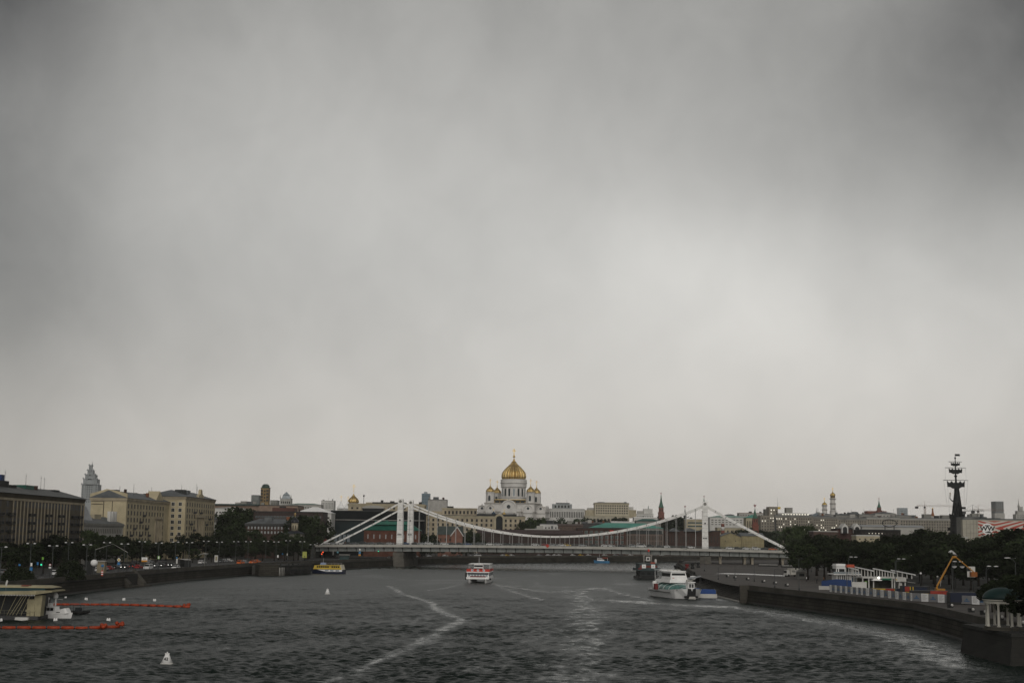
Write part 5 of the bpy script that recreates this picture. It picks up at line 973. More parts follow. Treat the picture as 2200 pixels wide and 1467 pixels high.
p = [bpt(XR, PW0, 0), bpt(XR, PW1, 0), bpt(XR + 70, PW1, 0), bpt(XR + 70, PW0, 0)]; AB2 = thing('bridge_abutment', 'abutment at the right end of the bridge, mostly behind the dark trees', 'abutment')
MB().prism([q[:2] for q in p], 2, zdk(XR) - .05).build('wall', mat('abutment_stone', (.10, .10, .09)), AB2)
# ------------------------------------------------------------------ roads and pavements
def band(name, line, o0, o1, z, m, ymin, ymax):
    pts = [p for p in line if ymin <= p[1] <= ymax]; a = inset(line, o0); c = inset(line, o1); idx = [i for i, p in enumerate(line) if ymin <= p[1] <= ymax]
    b = MB(); a = [a[i] for i in idx]; c = [c[i] for i in idx]; n = len(a); b.add([(x, y, z) for x, y in a] + [(x, y, z) for x, y in c], [(i, i + 1, n + i + 1, n + i) for i in range(n - 1)]); return structure(b.build(name, m))
band('road', LEFT, 5.5, 30, GZ + .004, ASPH, 240, 1120); 
o_ = MB(); a = inset(LEFT, 1.4); c = inset(LEFT, 5.5)
for (p, q, r, s) in zip(a[1:-2], a[2:-1], c[2:-1], c[1:-2]): o_.prism([p, q, r, s], GZ - .2, GZ + .13)
structure(o_.build('pavement', PAVE))
b = MB()
for off in (13.6, 21.8):
    l = inset(LEFT, off)
    for (p, q) in zip(l[1:-2], l[2:-1]):
        p, q = Vector(p), Vector(q); n = int((q - p).length / 8)
        for i in range(n): u = p + (q - p) * (i / n); v = p + (q - p) * ((i + .5) / n); t = (v - u).normalized(); e = Vector((-t.y, t.x)) * .08; b.add([(*(u - e), GZ + .008), (*(v - e), GZ + .008), (*(v + e), GZ + .008), (*(u + e), GZ + .008)], [(0, 1, 2, 3)])
structure(b.build('road_markings', WHITE))
a = [p for p in RIGHT if 200 <= p[1] <= 900]; a = inset(a, -1.4)
structure(MB().add([(x, y, GZ + .004) for x, y in a] + [(190, 940, GZ + .004), (150, 700, GZ + .004), (128, 500, GZ + .004), (112, 330, GZ + .004), (108, 200, GZ + .004)], [tuple(range(len(a) + 5))]).build('promenade', PAVE))
p = [gnd(1535, 1232, GZ), gnd(1600, 1233.5, GZ), gnd(1690, 1237.5, GZ), gnd(1690, 1235.5, GZ), gnd(1610, 1231.5, GZ), gnd(1560, 1230.5, GZ)]
structure(MB().add([(q.x, q.y, GZ + .009) for q in p], [tuple(range(6))]).build('pale_strip', mat('pale_strip_stone', (.33, .32, .31), .25, spec=.5)))  # pale, smooth strip across the promenade

# ------------------------------------------------------------------ trees
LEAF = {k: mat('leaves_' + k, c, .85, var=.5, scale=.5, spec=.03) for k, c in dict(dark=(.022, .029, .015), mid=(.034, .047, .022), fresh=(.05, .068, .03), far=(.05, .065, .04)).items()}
BARK = mat('bark', (.03, .024, .018), .9)
TREES = {}
def tree_meshes(seed, sh):
    if (seed, sh) in TREES: return TREES[(seed, sh)]
    R_ = random.Random(seed); H_ = 12.0; b = MB(); rx = 3.9 if sh != 'poplar' else 1.9; hz = 4.4 if sh != 'poplar' else 5.6; cz = H_ - hz
    tr = MB(); tr.loft([[(r * cos(2 * pi * i / 7) + x, r * sin(2 * pi * i / 7), z) for i in range(7)] for r, x, z in ((.34, 0, 0), (.24, .05, 2.5), (.19, .1, 5), (.08, .05, 9))])
    clumps = []
    for k in range(46):
        t = R_.uniform(0, 2 * pi); ph = math.asin(R_.uniform(-.75, 1)); q = R_.uniform(.45, 1.0) ** .5
        lump = 1 + .22 * sin(3 * t + seed) + .15 * sin(5 * t + 2 * seed + ph * 4)
        clumps.append((Vector((rx * cos(t) * cos(ph) * q * lump, rx * sin(t) * cos(ph) * q * lump, cz + hz * sin(ph) * q * (.9 + .1 * lump))), R_.uniform(.7, 1.45)))
    for c, r in clumps[::5]: s = Vector((.08, 0, R_.uniform(3, 6))); m_ = (s + c) / 2 + Vector((0, 0, -.4)); tr.tube(s, m_, .12, .08, 5); tr.tube(m_, c, .08, .03, 5)
    for c, r in clumps:
        for i in range(46):
            d = Vector((R_.gauss(0, 1), R_.gauss(0, 1), R_.gauss(0, .75))).normalized() * r * R_.uniform(.35, 1.1); p = c + d
            u = Vector((R_.gauss(0, 1), R_.gauss(0, 1), R_.gauss(0, 1))).normalized(); v = u.orthogonal().normalized(); w = R_.uniform(.16, .34); l = w * R_.uniform(1.1, 1.8); b.add([p - u * l, p + v * w, p + u * l, p - v * w], [(0, 1, 2, 3)])
    TREES[(seed, sh)] = (b, tr); return b, tr
TM = {}
def tree(x, y, h, label, leaf='dark', seed=1, sh='round', group=None, name='broadleaf_tree', wide=1.0, z=GZ):
    key = (seed, sh, leaf)
    if key not in TM: b, t = tree_meshes(seed, sh); TM[key] = (b.mesh('crown', LEAF[leaf]), t.mesh('trunk', BARK))
    r = thing(name, label, 'tree', (x, y, z), random.uniform(0, 6.28), group); s = h / 12; r.scale = (s * wide, s * wide, s)
    link('crown', TM[key][0], r); link('trunk', TM[key][1], r); return r
GL = 'dark trees lining the left embankment'; LAB = 'dark broadleaf tree in the row along the left road below the apartment blocks'
rt = random.Random(3)
def tree_px(px, yt, Y, label, **kw):         # crown top seen at (px, yt), standing at depth Y
    p = at(px, yt, Y); return tree(p.x, Y, max(4, p.z - GZ), label, **kw)
for i, (px, yt, Y) in enumerate([(-6, 1166, 470), (14, 1170, 455), (34, 1168, 480), (54, 1166, 505), (72, 1166, 480), (95, 1160, 520), (118, 1151, 535), (140, 1160, 545), (20, 1184, 430), (60, 1186, 440), (95, 1182, 450), (165, 1166, 560), (232, 1149, 585), (252, 1152, 600), (268, 1154, 615), (286, 1160, 630), (303, 1158, 640), (322, 1162, 655), (340, 1163, 665), (358, 1164, 680), (378, 1163, 690), (395, 1151, 705), (428, 1147, 715), (450, 1151, 720), (468, 1163, 730), (150, 1180, 520), (185, 1178, 540), (215, 1176, 560), (250, 1178, 570), (295, 1178, 590), (335, 1180, 600), (375, 1180, 620), (415, 1178, 640), (455, 1180, 655), (480, 1176, 668), (510, 1172, 680), (540, 1174, 690), (565, 1168, 700), (590, 1172, 700), (612, 1170, 705), (632, 1172, 712), (655, 1176, 722)]):
    tree_px(px, yt, Y, LAB, leaf='dark' if i % 4 else 'mid', seed=1 + i % 4, group=GL, wide=1.35)
tree_px(195, 1139, 560, 'thin pale leafing tree in front of the low pale house on the left', leaf='fresh', seed=5, wide=.9)
for px, yt, Y, lb in ((618, 1147, 733, 'dark tree in front of the chapel, left one of two'), (642, 1149, 733, 'dark tree in front of the chapel, right one of two'), (492, 1098, 800, 'tallest dark tree right of the tall yellow block'), (508, 1103, 812, 'second tall dark tree right of the tall yellow block'), (520, 1093, 860, 'dark tree crown touching the long brick-brown hall'), (537, 1098, 870, 'small dark tree left of the dark brown modern building'), (498, 1128, 770, 'lower dark tree at the foot of the tall pair by the yellow block'), (550, 1140, 745, 'dark tree in front of the left end of the dark red brick building'), (600, 1146, 735, 'dark tree in front of the middle of the dark red brick building'), (480, 1146, 765, 'dark tree covering the foot of the narrow pale house')): tree_px(px, yt, Y, lb, leaf='mid', seed=2 + int(px) % 3, wide=1.2)
for px, yt, Y, lb in ((648, 1106, 766, 'large green tree left of the bridge end, by the chapel'), (667, 1108, 768, 'second large green tree between the chapel and the bridge cables'), (690, 1116, 850, 'smaller green tree behind the left foot of the bridge cables'), (658, 1136, 760, 'low green tree below the large pair near the chapel')): tree_px(px, yt, Y, lb, leaf='mid', seed=1 + int(px) % 4, wide=.95)
for i, (px, yt, Y) in enumerate(((1002, 1144, 960), (1012, 1141, 965), (1022, 1147, 960), (908, 1146, 895), (925, 1148, 905))): tree_px(px, yt, Y, 'dark tree beside the pink brick house beyond the bridge deck', leaf='mid', seed=1 + i % 4, group='trees by the pink brick house', wide=1.2)
for i, (px, yt) in enumerate(((1129, 1117), (1137, 1116), (1145, 1117), (1153, 1114), (1160, 1113), (1168, 1116))): tree_px(px, yt, 1130, 'green tree in the short row below the white cathedral', leaf='fresh', seed=1 + i % 4, group='green trees below the cathedral', wide=.8)
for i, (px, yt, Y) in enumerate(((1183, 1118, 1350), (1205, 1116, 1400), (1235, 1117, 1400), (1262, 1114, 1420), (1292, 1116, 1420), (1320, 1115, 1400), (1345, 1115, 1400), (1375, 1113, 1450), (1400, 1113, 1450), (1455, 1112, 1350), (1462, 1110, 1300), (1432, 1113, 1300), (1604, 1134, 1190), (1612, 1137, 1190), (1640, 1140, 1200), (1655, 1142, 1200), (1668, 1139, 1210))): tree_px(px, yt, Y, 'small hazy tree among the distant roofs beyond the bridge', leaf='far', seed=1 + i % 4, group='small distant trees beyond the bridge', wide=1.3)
for i, px in enumerate(range(884, 1660, 13)):
    if i % 5 != 1: q_ = on_line(px, LEFT[8:], 0); tree_px(px, 1176 + rt.uniform(-3, 3), q_[1] + 34 + rt.uniform(0, 8), 'dark bushy tree along the far quay, seen under the bridge', leaf='dark', seed=1 + i % 4, group='dark trees along the far quay', wide=1.1)
GRt = 'dark trees massed behind the right promenade'; LR = 'dark broadleaf tree in the mass behind the right promenade'
prof = [(1690, 1162), (1710, 1156), (1735, 1150), (1760, 1148), (1780, 1150), (1800, 1158), (1825, 1160), (1850, 1161), (1875, 1160), (1900, 1157), (1930, 1152), (1960, 1146), (1985, 1140), (2010, 1138), (2035, 1143), (2065, 1160), (2085, 1161), (2110, 1155), (2130, 1148), (2150, 1140), (2175, 1136), (2200, 1134), (2225, 1132), (2250, 1134)]
def py_at(px):
    for (x0, a), (x1, c) in zip(prof[:-1], prof[1:]):
        if x0 <= px <= x1: return a + (c - a) * (px - x0) / (x1 - x0)
    return prof[0][1] if px < prof[0][0] else prof[-1][1]
n_ = 0
for row, (Y0, Y1, dy_, step) in enumerate(((640, 560, 0, 19), (560, 480, 9, 24), (500, 430, 22, 30), (470, 390, 40, 34))):
    px = 1716 + row * 9
    while px < 2262:
        f = (px - 1690) / 560; Y = Y0 + (Y1 - Y0) * f + rt.uniform(-10, 10)
        if not (row == 3 and px < 1850): tree_px(px, py_at(px) + dy_ + rt.uniform(-2, 5), Y, LR, leaf='dark' if n_ % 5 else 'mid', seed=1 + n_ % 4, group=GRt, wide=1.35); n_ += 1
        px += step * rt.uniform(.85, 1.2)
for px, yt, Y, lb in ((1700, 1131, 830, 'lighter green tree at the right end of the bridge, in front of the grey apartments'), (1719, 1128, 835, 'second lighter green tree in front of the grey apartments'), (1739, 1129, 840, 'third lighter green tree in front of the grey apartments'), (1709, 1144, 815, 'lower lighter green tree by the right bridge end')): tree_px(px, yt, Y, lb, leaf='fresh', seed=1 + int(px) % 4, wide=.95)
for px, yt, Y in ((2216, 1234, 209.5), (2240, 1228, 206), (2158, 1236, 262), (2185, 1238, 250), (2208, 1232, 242), (2172, 1262, 235), (2200, 1262, 228), (2130, 1250, 280)): tree_px(px, yt, Y, 'dark overhanging tree around the rotunda at the right edge', leaf='dark', seed=2 + px % 3, group='dark trees around the rotunda', wide=1.3 if Y > 215 else 1.1)

# ------------------------------------------------------------------ cars
CARS = {}
def paint(nm):
    return mat('paint_' + nm, dict(white=(.68, .68, .67), silver=(.34, .35, .36), black=(.015, .016, .018), grey=(.10, .105, .11), red=(.30, .02, .02), blue=(.03, .07, .18), orange=(.62, .13, .02), yellow=(.62, .40, .04), green=(.03, .10, .06))[nm], .3, spec=.5, var=.06)
def car_meshes(kind):
    if kind in CARS: return CARS[kind]
    if kind == 'van': L_, Hh, w = 5.2, 2.1, .98; low = [(-2.6, .35), (2.5, .35), (2.6, .9), (2.1, 1.15), (-2.6, 1.2)]; cab = [(-2.58, 1.15), (2.0, 1.13), (1.3, 2.0), (-2.5, 2.1)]
    elif kind == 'suv': L_, Hh, w = 4.6, 1.7, .93; low = [(-2.3, .35), (2.3, .35), (2.32, .8), (2.1, .98), (-2.3, 1.02)]; cab = [(-2.28, 1.0), (1.15, .98), (.5, 1.65), (-1.9, 1.7)]
    else: L_, Hh, w = 4.5, 1.45, .9; low = [(-2.25, .28), (2.25, .28), (2.28, .6), (2.0, .8), (-2.2, .9)]; cab = [(-1.9, .86), (1.1, .80), (.35, 1.4), (-1.1, 1.45)]
    b = MB().xprism(low, -w, w); vs = []
    n = len(cab); t = .16
    vs = [(x, -w + (t if z > 1.2 else .02), z) for x, z in cab] + [(x, w - (t if z > 1.2 else .02), z) for x, z in cab]
    b.add(vs, [tuple(range(n))[::-1], tuple(range(n, 2 * n)), *[(i, (i + 1) % n, n + (i + 1) % n, n + i) for i in range(n)]])
    cx = sum(x for x, _ in cab) / n; z0, z1 = cab[0][1], max(z for _, z in cab); gz = lambda f: z0 + (z1 - z0) * f
    g = MB(); x0b, x0t, x1t, x1b = cab[0][0], cab[3][0], cab[2][0], cab[1][0]
    for s in (-1, 1):
        yb, yt = s * (w - .005), s * (w - t + .01)
        g.quad((x0b + .25, yb, gz(.12)), (x1b - .25, yb, gz(.12)), (x1t - .12, yt, gz(.88)), (x0t + .12, yt, gz(.88)))
    g.quad((x1b - .05, -w + .12, gz(.1)), (x1b - .05, w - .12, gz(.1)), (x1t + .06, w - t - .06, gz(.88)), (x1t + .06, -w + t + .06, gz(.88)))
    g.quad((x0b - .0, -w + .12, gz(.12)), (x0b - .0, w - .12, gz(.12)), (x0t - .06, w - t - .06, gz(.85)), (x0t - .06, -w + t + .06, gz(.85)))
    wh = MB().tube((0, -.11, 0), (0, .11, 0), .32, None, 12).slot(1).tube((0, -.12, 0), (0, .12, 0), .19, None, 10)
    hl = MB().box(-.03, .04, -.16, .16, -.08, .08); CARS[kind] = (b, g.mesh('window', GLASS), wh.mesh('wheel', [RUBBER, LAMPPOST]), hl.mesh('headlight', LAMPW), hl.mesh('headlight_lit', HEADL), hl.mesh('tail_light', TAILL), low, w, {}, hl.mesh('tail_light', DKRED)); return CARS[kind]
def car(label, loc, rz, colour='white', kind='saloon', parts=2, lit=False, group=None, name=None):
    b, g, wh, hl, hll, tl, low, w, cache, tlo = car_meshes(kind)
    if colour not in cache: cache[colour] = b.mesh('body', paint(colour))
    r = thing(name or ('van' if kind == 'van' else 'car'), label, 'van' if kind == 'van' else 'car', loc, rz, group)
    link('body', cache[colour], r); link('window', g, r)
    x0, x1 = low[0][0], low[1][0]
    if parts > 0:
        for x in (x0 + .8, x1 - .85):
            for y in (-w + .08, w - .08): link('wheel', wh, r, (x, y, .32))
    if parts > 1:
        for s in (-1, 1): link('headlight', hll if lit else hl, r, (x1 + .0, s * (w - .25), low[0][1] + .42)); link('tail_light', tl if lit is None else tlo, r, (x0 - .0, s * (w - .22), low[0][1] + .5))
    return r
# bridge traffic: (photo x, lane, colour, kind)
BC = [(702, 0, 'white', 'suv'), (716, 0, 'silver', 'saloon'), (733, 2, 'white', 'saloon'), (748, 1, 'black', 'saloon'), (762, 0, 'grey', 'saloon'), (783, 1, 'black', 'suv'), (800, 0, 'grey', 'saloon'), (818, 1, 'black', 'saloon'), (838, 0, 'silver', 'saloon'), (871, 0, 'blue', 'suv'), (893, 1, 'black', 'saloon'), (906, 0, 'silver', 'saloon'), (922, 0, 'white', 'suv'), (943, 2, 'grey', 'saloon'), (955, 0, 'white', 'saloon'), (972, 1, 'black', 'saloon'), (988, 0, 'black', 'saloon'), (1005, 0, 'blue', 'saloon'), (1033, 0, 'grey', 'suv'), (1053, 0, 'white', 'saloon'), (1070, 0, 'silver', 'saloon'), (1090, 2, 'black', 'saloon'), (1116, 1, 'grey', 'saloon'), (1150, 0, 'white', 'saloon'), (1172, 1, 'red', 'saloon'), (1188, 0, 'silver', 'saloon'), (1207, 0, 'white', 'saloon'), (1218, 1, 'yellow', 'saloon'), (1252, 0, 'silver', 'saloon'), (1277, 1, 'black', 'saloon'), (1300, 0, 'white', 'saloon'), (1313, 0, 'white', 'saloon'), (1334, 1, 'black', 'saloon'), (1360, 0, 'silver', 'suv'), (1378, 0, 'white', 'van'), (1397, 1, 'black', 'suv'), (1418, 0, 'black', 'saloon'), (1431, 2, 'white', 'saloon'), (1470, 0, 'black', 'saloon'), (1484, 0, 'white', 'saloon'), (1527, 0, 'grey', 'saloon'), (1541, 1, 'black', 'saloon'), (1568, 0, 'white', 'saloon'), (1584, 1, 'black', 'saloon'), (1604, 0, 'white', 'saloon'), (1624, 0, 'white', 'suv'), (1642, 1, 'black', 'saloon'), (1660, 0, 'orange', 'saloon')]
cnt = {}
for px, lane, col, kd in BC:
    y = 4.0 + lane * 3.6; d = ray(px, 1160); k = d.x / d.y; lo = None
    ox, oy = BM.translation.x, BM.translation.y; ca, sa = BM[0][0], BM[1][0]           # solve (ox+x ca - y sa)/(oy + x sa + y ca) = k
    x = (k * (oy + y * ca) - ox + y * sa) / (ca - k * sa); cnt[(col, kd)] = cnt.get((col, kd), 0) + 1; n = cnt[(col, kd)]
    lb = f"{col} {dict(saloon='car', suv='tall car', van='van')[kd]} on the bridge, {ORD[n-1]} such {col} one from its left end"
    car(lb, bpt(x, y, zdk(x) - .1), BR.rotation_euler.z + (0 if lane != 2 else pi), col, kd, 1, group='cars crossing the bridge')
for i, (px, py, col) in enumerate(((654, 1161, 'silver'), (662, 1160, 'white'), (640, 1162, 'grey'))): p = at(px, py, 815); car(f'{col} car on the approach road left of the bridge end', (p.x, 815, zdk(XL) - .05), .1, col, 'saloon', 1)
p = at(679, 1157, 812); LO = thing('lorry', 'white lorry cab on the approach road just left of the bridge cables', 'lorry', (p.x, 812, zdk(XL) - .05), pi)
MB().box(-1.1, 1.1, -1.2, 1.2, .6, 3.0).taper(-1.1, 1.0, -1.2, 1.2, 3.0, 3.7, .5, .2).build('cab', WHITE, LO); MB().box(1.1, 1.16, -1, 1, 1.8, 2.7).box(-.5, .9, -1.25, -1.2, 1.8, 2.7).build('window', GLASS, LO); MB().box(-6, -1.3, -1.2, 1.2, .9, 3.2).build('cargo_box', DKRED, LO)
for x in (.5, -3, -4.5):
    for y in (-1.05, 1.05): MB().tube((x, y - .15, .5), (x, y + .15, .5), .5, None, 12).build('wheel', RUBBER, LO)
# far quay cars, seen under the bridge
fq = [(868, 'white'), (877, 'black'), (889, 'grey'), (900, 'white'), (922, 'white'), (950, 'silver'), (979, 'white'), (1008, 'grey'), (1034, 'silver'), (1103, 'white'), (1110, 'yellow'), (1121, 'white'), (1180, 'silver'), (1199, 'white'), (1213, 'white'), (1223, 'white'), (1252, 'white'), (1268, 'yellow'), (1283, 'white'), (1318, 'white'), (1341, 'silver'), (1352, 'grey'), (1373, 'white'), (1425, 'silver'), (1440, 'white')]
cnt = {}
for px, col in fq:
    x, y = on_line(px, LEFT[9:], 0); i = [j for j in range(len(LEFT) - 1) if LEFT[j][1] <= y <= LEFT[j + 1][1]][0]; a = atan2(LEFT[i + 1][1] - LEFT[i][1], LEFT[i + 1][0] - LEFT[i][0]); cnt[col] = cnt.get(col, 0) + 1
    car(f'{col} car on the far quay road, under the bridge, {ORD[cnt[col]-1]} {col} one from the left', (x - sin(a) * 8, y + cos(a) * 8, GZ + .01), a, col, 'saloon', 0, group='cars on the far quay')
p = on_line(1047, LEFT[9:], 0); car('white van on the far quay road, seen under the bridge above the red ferry', (p[0] - 6, p[1] + 5, GZ + .01), .85, 'white', 'van', 1)
# left embankment traffic (where its tyres touch the road)
def bank_dir(y): i = [j for j in range(len(LEFT) - 1) if LEFT[j][1] <= y <= LEFT[j + 1][1]][0]; return atan2(LEFT[i + 1][1] - LEFT[i][1], LEFT[i + 1][0] - LEFT[i][0])
LCARS = [(10, 1232, 'grey', 'saloon', 0, 'grey car at the far left edge of the left road'), (55, 1240, 'black', 'suv', 0, 'black tall car in the shadow behind the floating pier'), (122, 1236, 'white', 'suv', 0, 'white estate car left of the big dark bush'), (134, 1235, 'silver', 'saloon', 0, 'silver car between the white estate and the big dark bush'), (214, 1228, 'white', 'suv', 0, 'white tall car by the red and white post'), (224, 1225, 'silver', 'saloon', 0, 'silver car close behind the red and white post'), (236, 1224, 'red', 'saloon', 0, 'dark red car right of the red and white post'), (246, 1222, 'black', 'saloon', 0, 'black car ahead of the dark red one'), (255, 1220, 'silver', 'saloon', 0, 'silver car under the yellow diamond sign'), (268, 1222, 'black', 'suv', 1, 'black tall car with bright headlights under the street lamps'), (286, 1220, 'black', 'saloon', 0, 'black car with red tail lights beside the stone landing'), (298, 1221, 'red', 'saloon', 0, 'red car in front of the white van'), (318, 1223.5, 'white', 'van', 0, 'white van parked below the white and orange sign board'), (333, 1218, 'grey', 'saloon', 1, 'grey car with headlights right of the white van'), (347, 1217.5, 'black', 'saloon', 1, 'black car with two bright headlights left of the dark bus'), (358, 1216.5, 'black', 'saloon', 0, 'unlit black car between two cars with headlights'), (369, 1216.5, 'black', 'saloon', 1, 'black car with headlights closest to the dark bus'), (378, 1222, 'white', 'saloon', 0, 'white car at the parapet left of the dark bus'), (434, 1211, 'white', 'suv', 0, 'white tall car under the pale canopy'), (474, 1208, 'grey', 'saloon', 0, 'grey car right of the information pillar'), (484, 1207, 'silver', 'saloon', 0, 'silver car right of the grey one by the information pillar'), (493, 1206.5, 'white', 'saloon', 0, 'white car between the information pillar and the orange taxis'), (517, 1211.5, 'orange', 'suv', 0, 'orange taxi standing at the parapet, left one of the pair'), (527, 1210, 'silver', 'saloon', 0, 'silver car between the orange taxis'), (543, 1210.5, 'orange', 'suv', 0, 'larger orange taxi right of the silver car'), (553, 1208.5, 'orange', 'saloon', 0, 'small orange taxi at the right end of the row'), (700, 1196, 'black', 'saloon', 0, 'black car with red tail lights behind the yellow ferry'), (718, 1198, 'grey', 'saloon', 0, 'grey car beside the quay above the yellow ferry'), (820, 1191, 'black', 'saloon', 1, 'black car with headlights left of the bridge pier'), (836, 1190, 'black', 'saloon', 1, 'second black car with headlights left of the bridge pier'), (350, 1209, 'grey', 'suv', 0, 'grey tall car in the rear lane left of the bus'), (322, 1209, 'silver', 'saloon', 0, 'silver car in the rear lane behind the white van'), (290, 1211, 'grey', 'saloon', 0, 'grey car in the rear lane above the stone landing')]
for px, py, col, kd, lit, lb in LCARS:
    p = gnd(px, py, GZ); yq = min(max(p.y, 260), 1000); a = bank_dir(yq); car(lb, (p.x, p.y, GZ + .01), a + (pi if lit or px % 3 == 0 else 0), col, kd, 2, bool(lit) if 'red tail' not in lb else None)
# dark bus
p = gnd(398, 1219, GZ); BU = thing('bus', 'dark bus with a pale roof waiting on the left embankment road', 'bus', (p.x, p.y, GZ), bank_dir(p.y) + .5)
MB().box(-5, 5, -1.25, 1.25, .4, 3.0).build('body', BLACK, BU); MB().taper(-5, 5, -1.25, 1.25, 3.0, 3.3, .3, .2).build('roof', PALEGREY, BU); MB().box(-4.7, 4.6, -1.28, -1.25, 1.5, 2.6).box(-4.7, 4.6, 1.25, 1.28, 1.5, 2.6).box(5, 5.03, -1.1, 1.1, 1.3, 2.7).build('window', GLASS, BU)
for x in (-3.2, 3.2):
    for y in (-1.15, 1.15): MB().tube((x, y - .14, .5), (x, y + .14, .5), .5, None, 12).build('wheel', RUBBER, BU)

# ------------------------------------------------------------------ street lamps
def lamp_proto(name, label, h, heads, kind):
    r = thing(name, label, 'street lamp')
    MB().lathe([(.22, 0), (.2, .9), (.11, 1.1), (.07, h)], 8).build('pole', LAMPPOST, r)
    if kind == 'twin':
        b = MB().tube((-.95, 0, h - .1), (.95, 0, h - .1), .06).tube((-.9, 0, h - .1), (0, 0, h - .9), .04).tube((.9, 0, h - .1), (0, 0, h - .9), .04); b.build('arm', LAMPPOST, r)
        for s in (-1, 1): o = MB().ball(s * 1.0, 0, h, .36, 12, 6, 1.1, 1, .5).build('lamp_head', LAMPW, r)
    else:
        b = MB()
        for s in (-.9, .9): b.path([(0, 0, h), (.5, s * .4, h + .8), (1.5, s * .9, h + 1.15)], .05)
        b.build('arm', LAMPPOST, r)
        for s in (-.9, .9): MB().ball(2.0, s * 1.1, h + 1.2, .62, 10, 6, 1.1, .45, .2).build('lamp_head', LAMPW, r)
    return r
LT_ = [(6, 1174.5, 3), (68, 1167, 22), (116, 1172, 3), (149, 1165, 22), (189, 1170, 3), (231, 1165, 22), (269, 1168, 3), (306, 1163, 22), (342, 1166, 3.4), (378, 1164, 22), (408, 1165, 3), (444, 1162, 22), (472, 1164, 3), (508, 1163, 22), (534, 1163, 3), (572, 1162, 22), (594.5, 1163.6, 3), (619, 1161, 22), (650, 1163, 4), (672, 1169.5, 3)]
proto = None
for i, (px, py, off) in enumerate(LT_):
    x, y = on_line(px, LEFT, -off); z = at(px, py, y).z; lb = f'twin-headed street lamp on the left embankment, {ORD[i]} from the left edge'; h = z - GZ
    if not proto: r = proto = lamp_proto('street_lamp', lb, 9.0, 2, 'twin'); r['group'] = 'twin street lamps on the left embankment'
    else: r = dup(proto, label=lb)
    r.location = (x, y, GZ); r.rotation_euler = (0, 0, .25); r.scale = (1, 1, h / 9.0)
RL = [(1731, 1191, 520, 0), (1747, 1191, 520, 0), (1734, 1182, 600, pi), (1781, 1185, 560, pi), (1830, 1188, 530, pi), (1834, 1196, 430, 0), (1892, 1190, 480, pi), (1937, 1200, 410, 0), (1962, 1193, 460, pi), (2059, 1206, 350, 0), (2168, 1198, 380, pi), (2186, 1199, 400, pi), (2134, 1216, 310, 0), (1703, 1180, 640, pi), (1699, 1172, 690, pi)]
proto = None
for i, (px, py, Y, rz) in enumerate(sorted(RL)):
    p = at(px, py, Y); lb = f'curved two-headed street lamp before the dark right-bank trees, {ORD[i]} from the bridge'
    if not proto: r = proto = lamp_proto('street_lamp', lb, 8.0, 2, 'curved'); r['group'] = 'curved-arm street lamps on the right bank'
    else: r = dup(proto, label=lb)
    r.location = (p.x - (1.6 if rz == 0 else -1.6), Y, GZ); r.rotation_euler = (0, 0, rz + (.5 if rz == 0 else -.5)); r.scale = (1, 1, (p.z - GZ) / 9.2)
# plain thin dark poles on the promenade and under the bridge
proto = None
for i, (px, yt, yb, Y) in enumerate(((1469, 1180, 1234, 560), (1482, 1186, 1214, 690), (1495, 1187, 1212, 700), (1513, 1190, 1227, 600), (1543, 1217, 1237, 480), (1579, 1215, 1243, 470), (1620, 1200, 1250, 460), (1664, 1222, 1262, 405), (1716, 1200, 1266, 380), (1819, 1212, 1262, 385), (1923, 1205, 1280, 345))):
    p = at(px, yt, Y); lb = f'thin dark lamp pole on the right promenade, {ORD[i]} from the bridge pylons'
    if not proto: r = proto = thing('lamp_pole', lb, 'pole', group='thin dark poles on the promenade'); MB().lathe([(.2, 0), (.17, 1), (.1, 1.1), (.06, 10)], 8).build('pole', LAMPPOST, r); MB().tube((0, 0, 9.9), (.7, 0, 10.1), .05).ball(.9, 0, 10.1, .3, 8, 5, 1.3, .6, .3).build('lamp_head', LAMPPOST, r)
    else: r = dup(proto, label=lb)
    r.location = (p.x, Y, GZ); r.scale = (1, 1, (p.z - GZ) / 10)
# ------------------------------------------------------------------ boats
def hull(L, B, D, m, root, bow=.25, flare=.8, z0=-.6, sheer=.5, name='hull', stern=.92, deckm=None):
    """hull along x (bow at +x), beam B, deck height D above water"""
    N = 14; rings = []
    for i in range(N + 1):
        t = i / N; x = -L / 2 + L * t; w = B / 2 * (stern + (1 - stern) * min(1, t * 4)) if t < 1 - bow * 1.6 else B / 2 * max(.015, 1 - ((t - (1 - bow * 1.6)) / (bow * 1.6)) ** 2.1)
        dz = D + sheer * max(0, (t - .45) / .55) ** 2; wl = w * flare * (1 if t < .9 else .6); k = min(L * .04, 1.2) * t
        rings.append([(x + k, -w, dz), (x, -wl, 0), (x - k * .5, -wl * .55, z0), (x - k * .5, wl * .55, z0), (x, wl, 0), (x + k, w, dz)])
    b = MB().loft(rings, False); return b.build(name, m, root)
def rail(b, pts, z, h=1.0, r=.03, posts=True):
    for p, q in zip(pts[:-1], pts[1:]):
        p, q = Vector((*p, z)), Vector((*q, z)); up = Vector((0, 0, h)); b.tube(p + up, q + up, r, None, 4); b.tube(p + up * .5, q + up * .5, r * .8, None, 4); n = max(1, int((q - p).length / 1.6))
        for i in range(n + 1): s = p + (q - p) * i / n; b.tube(s, s + up, r, None, 4)
    return b
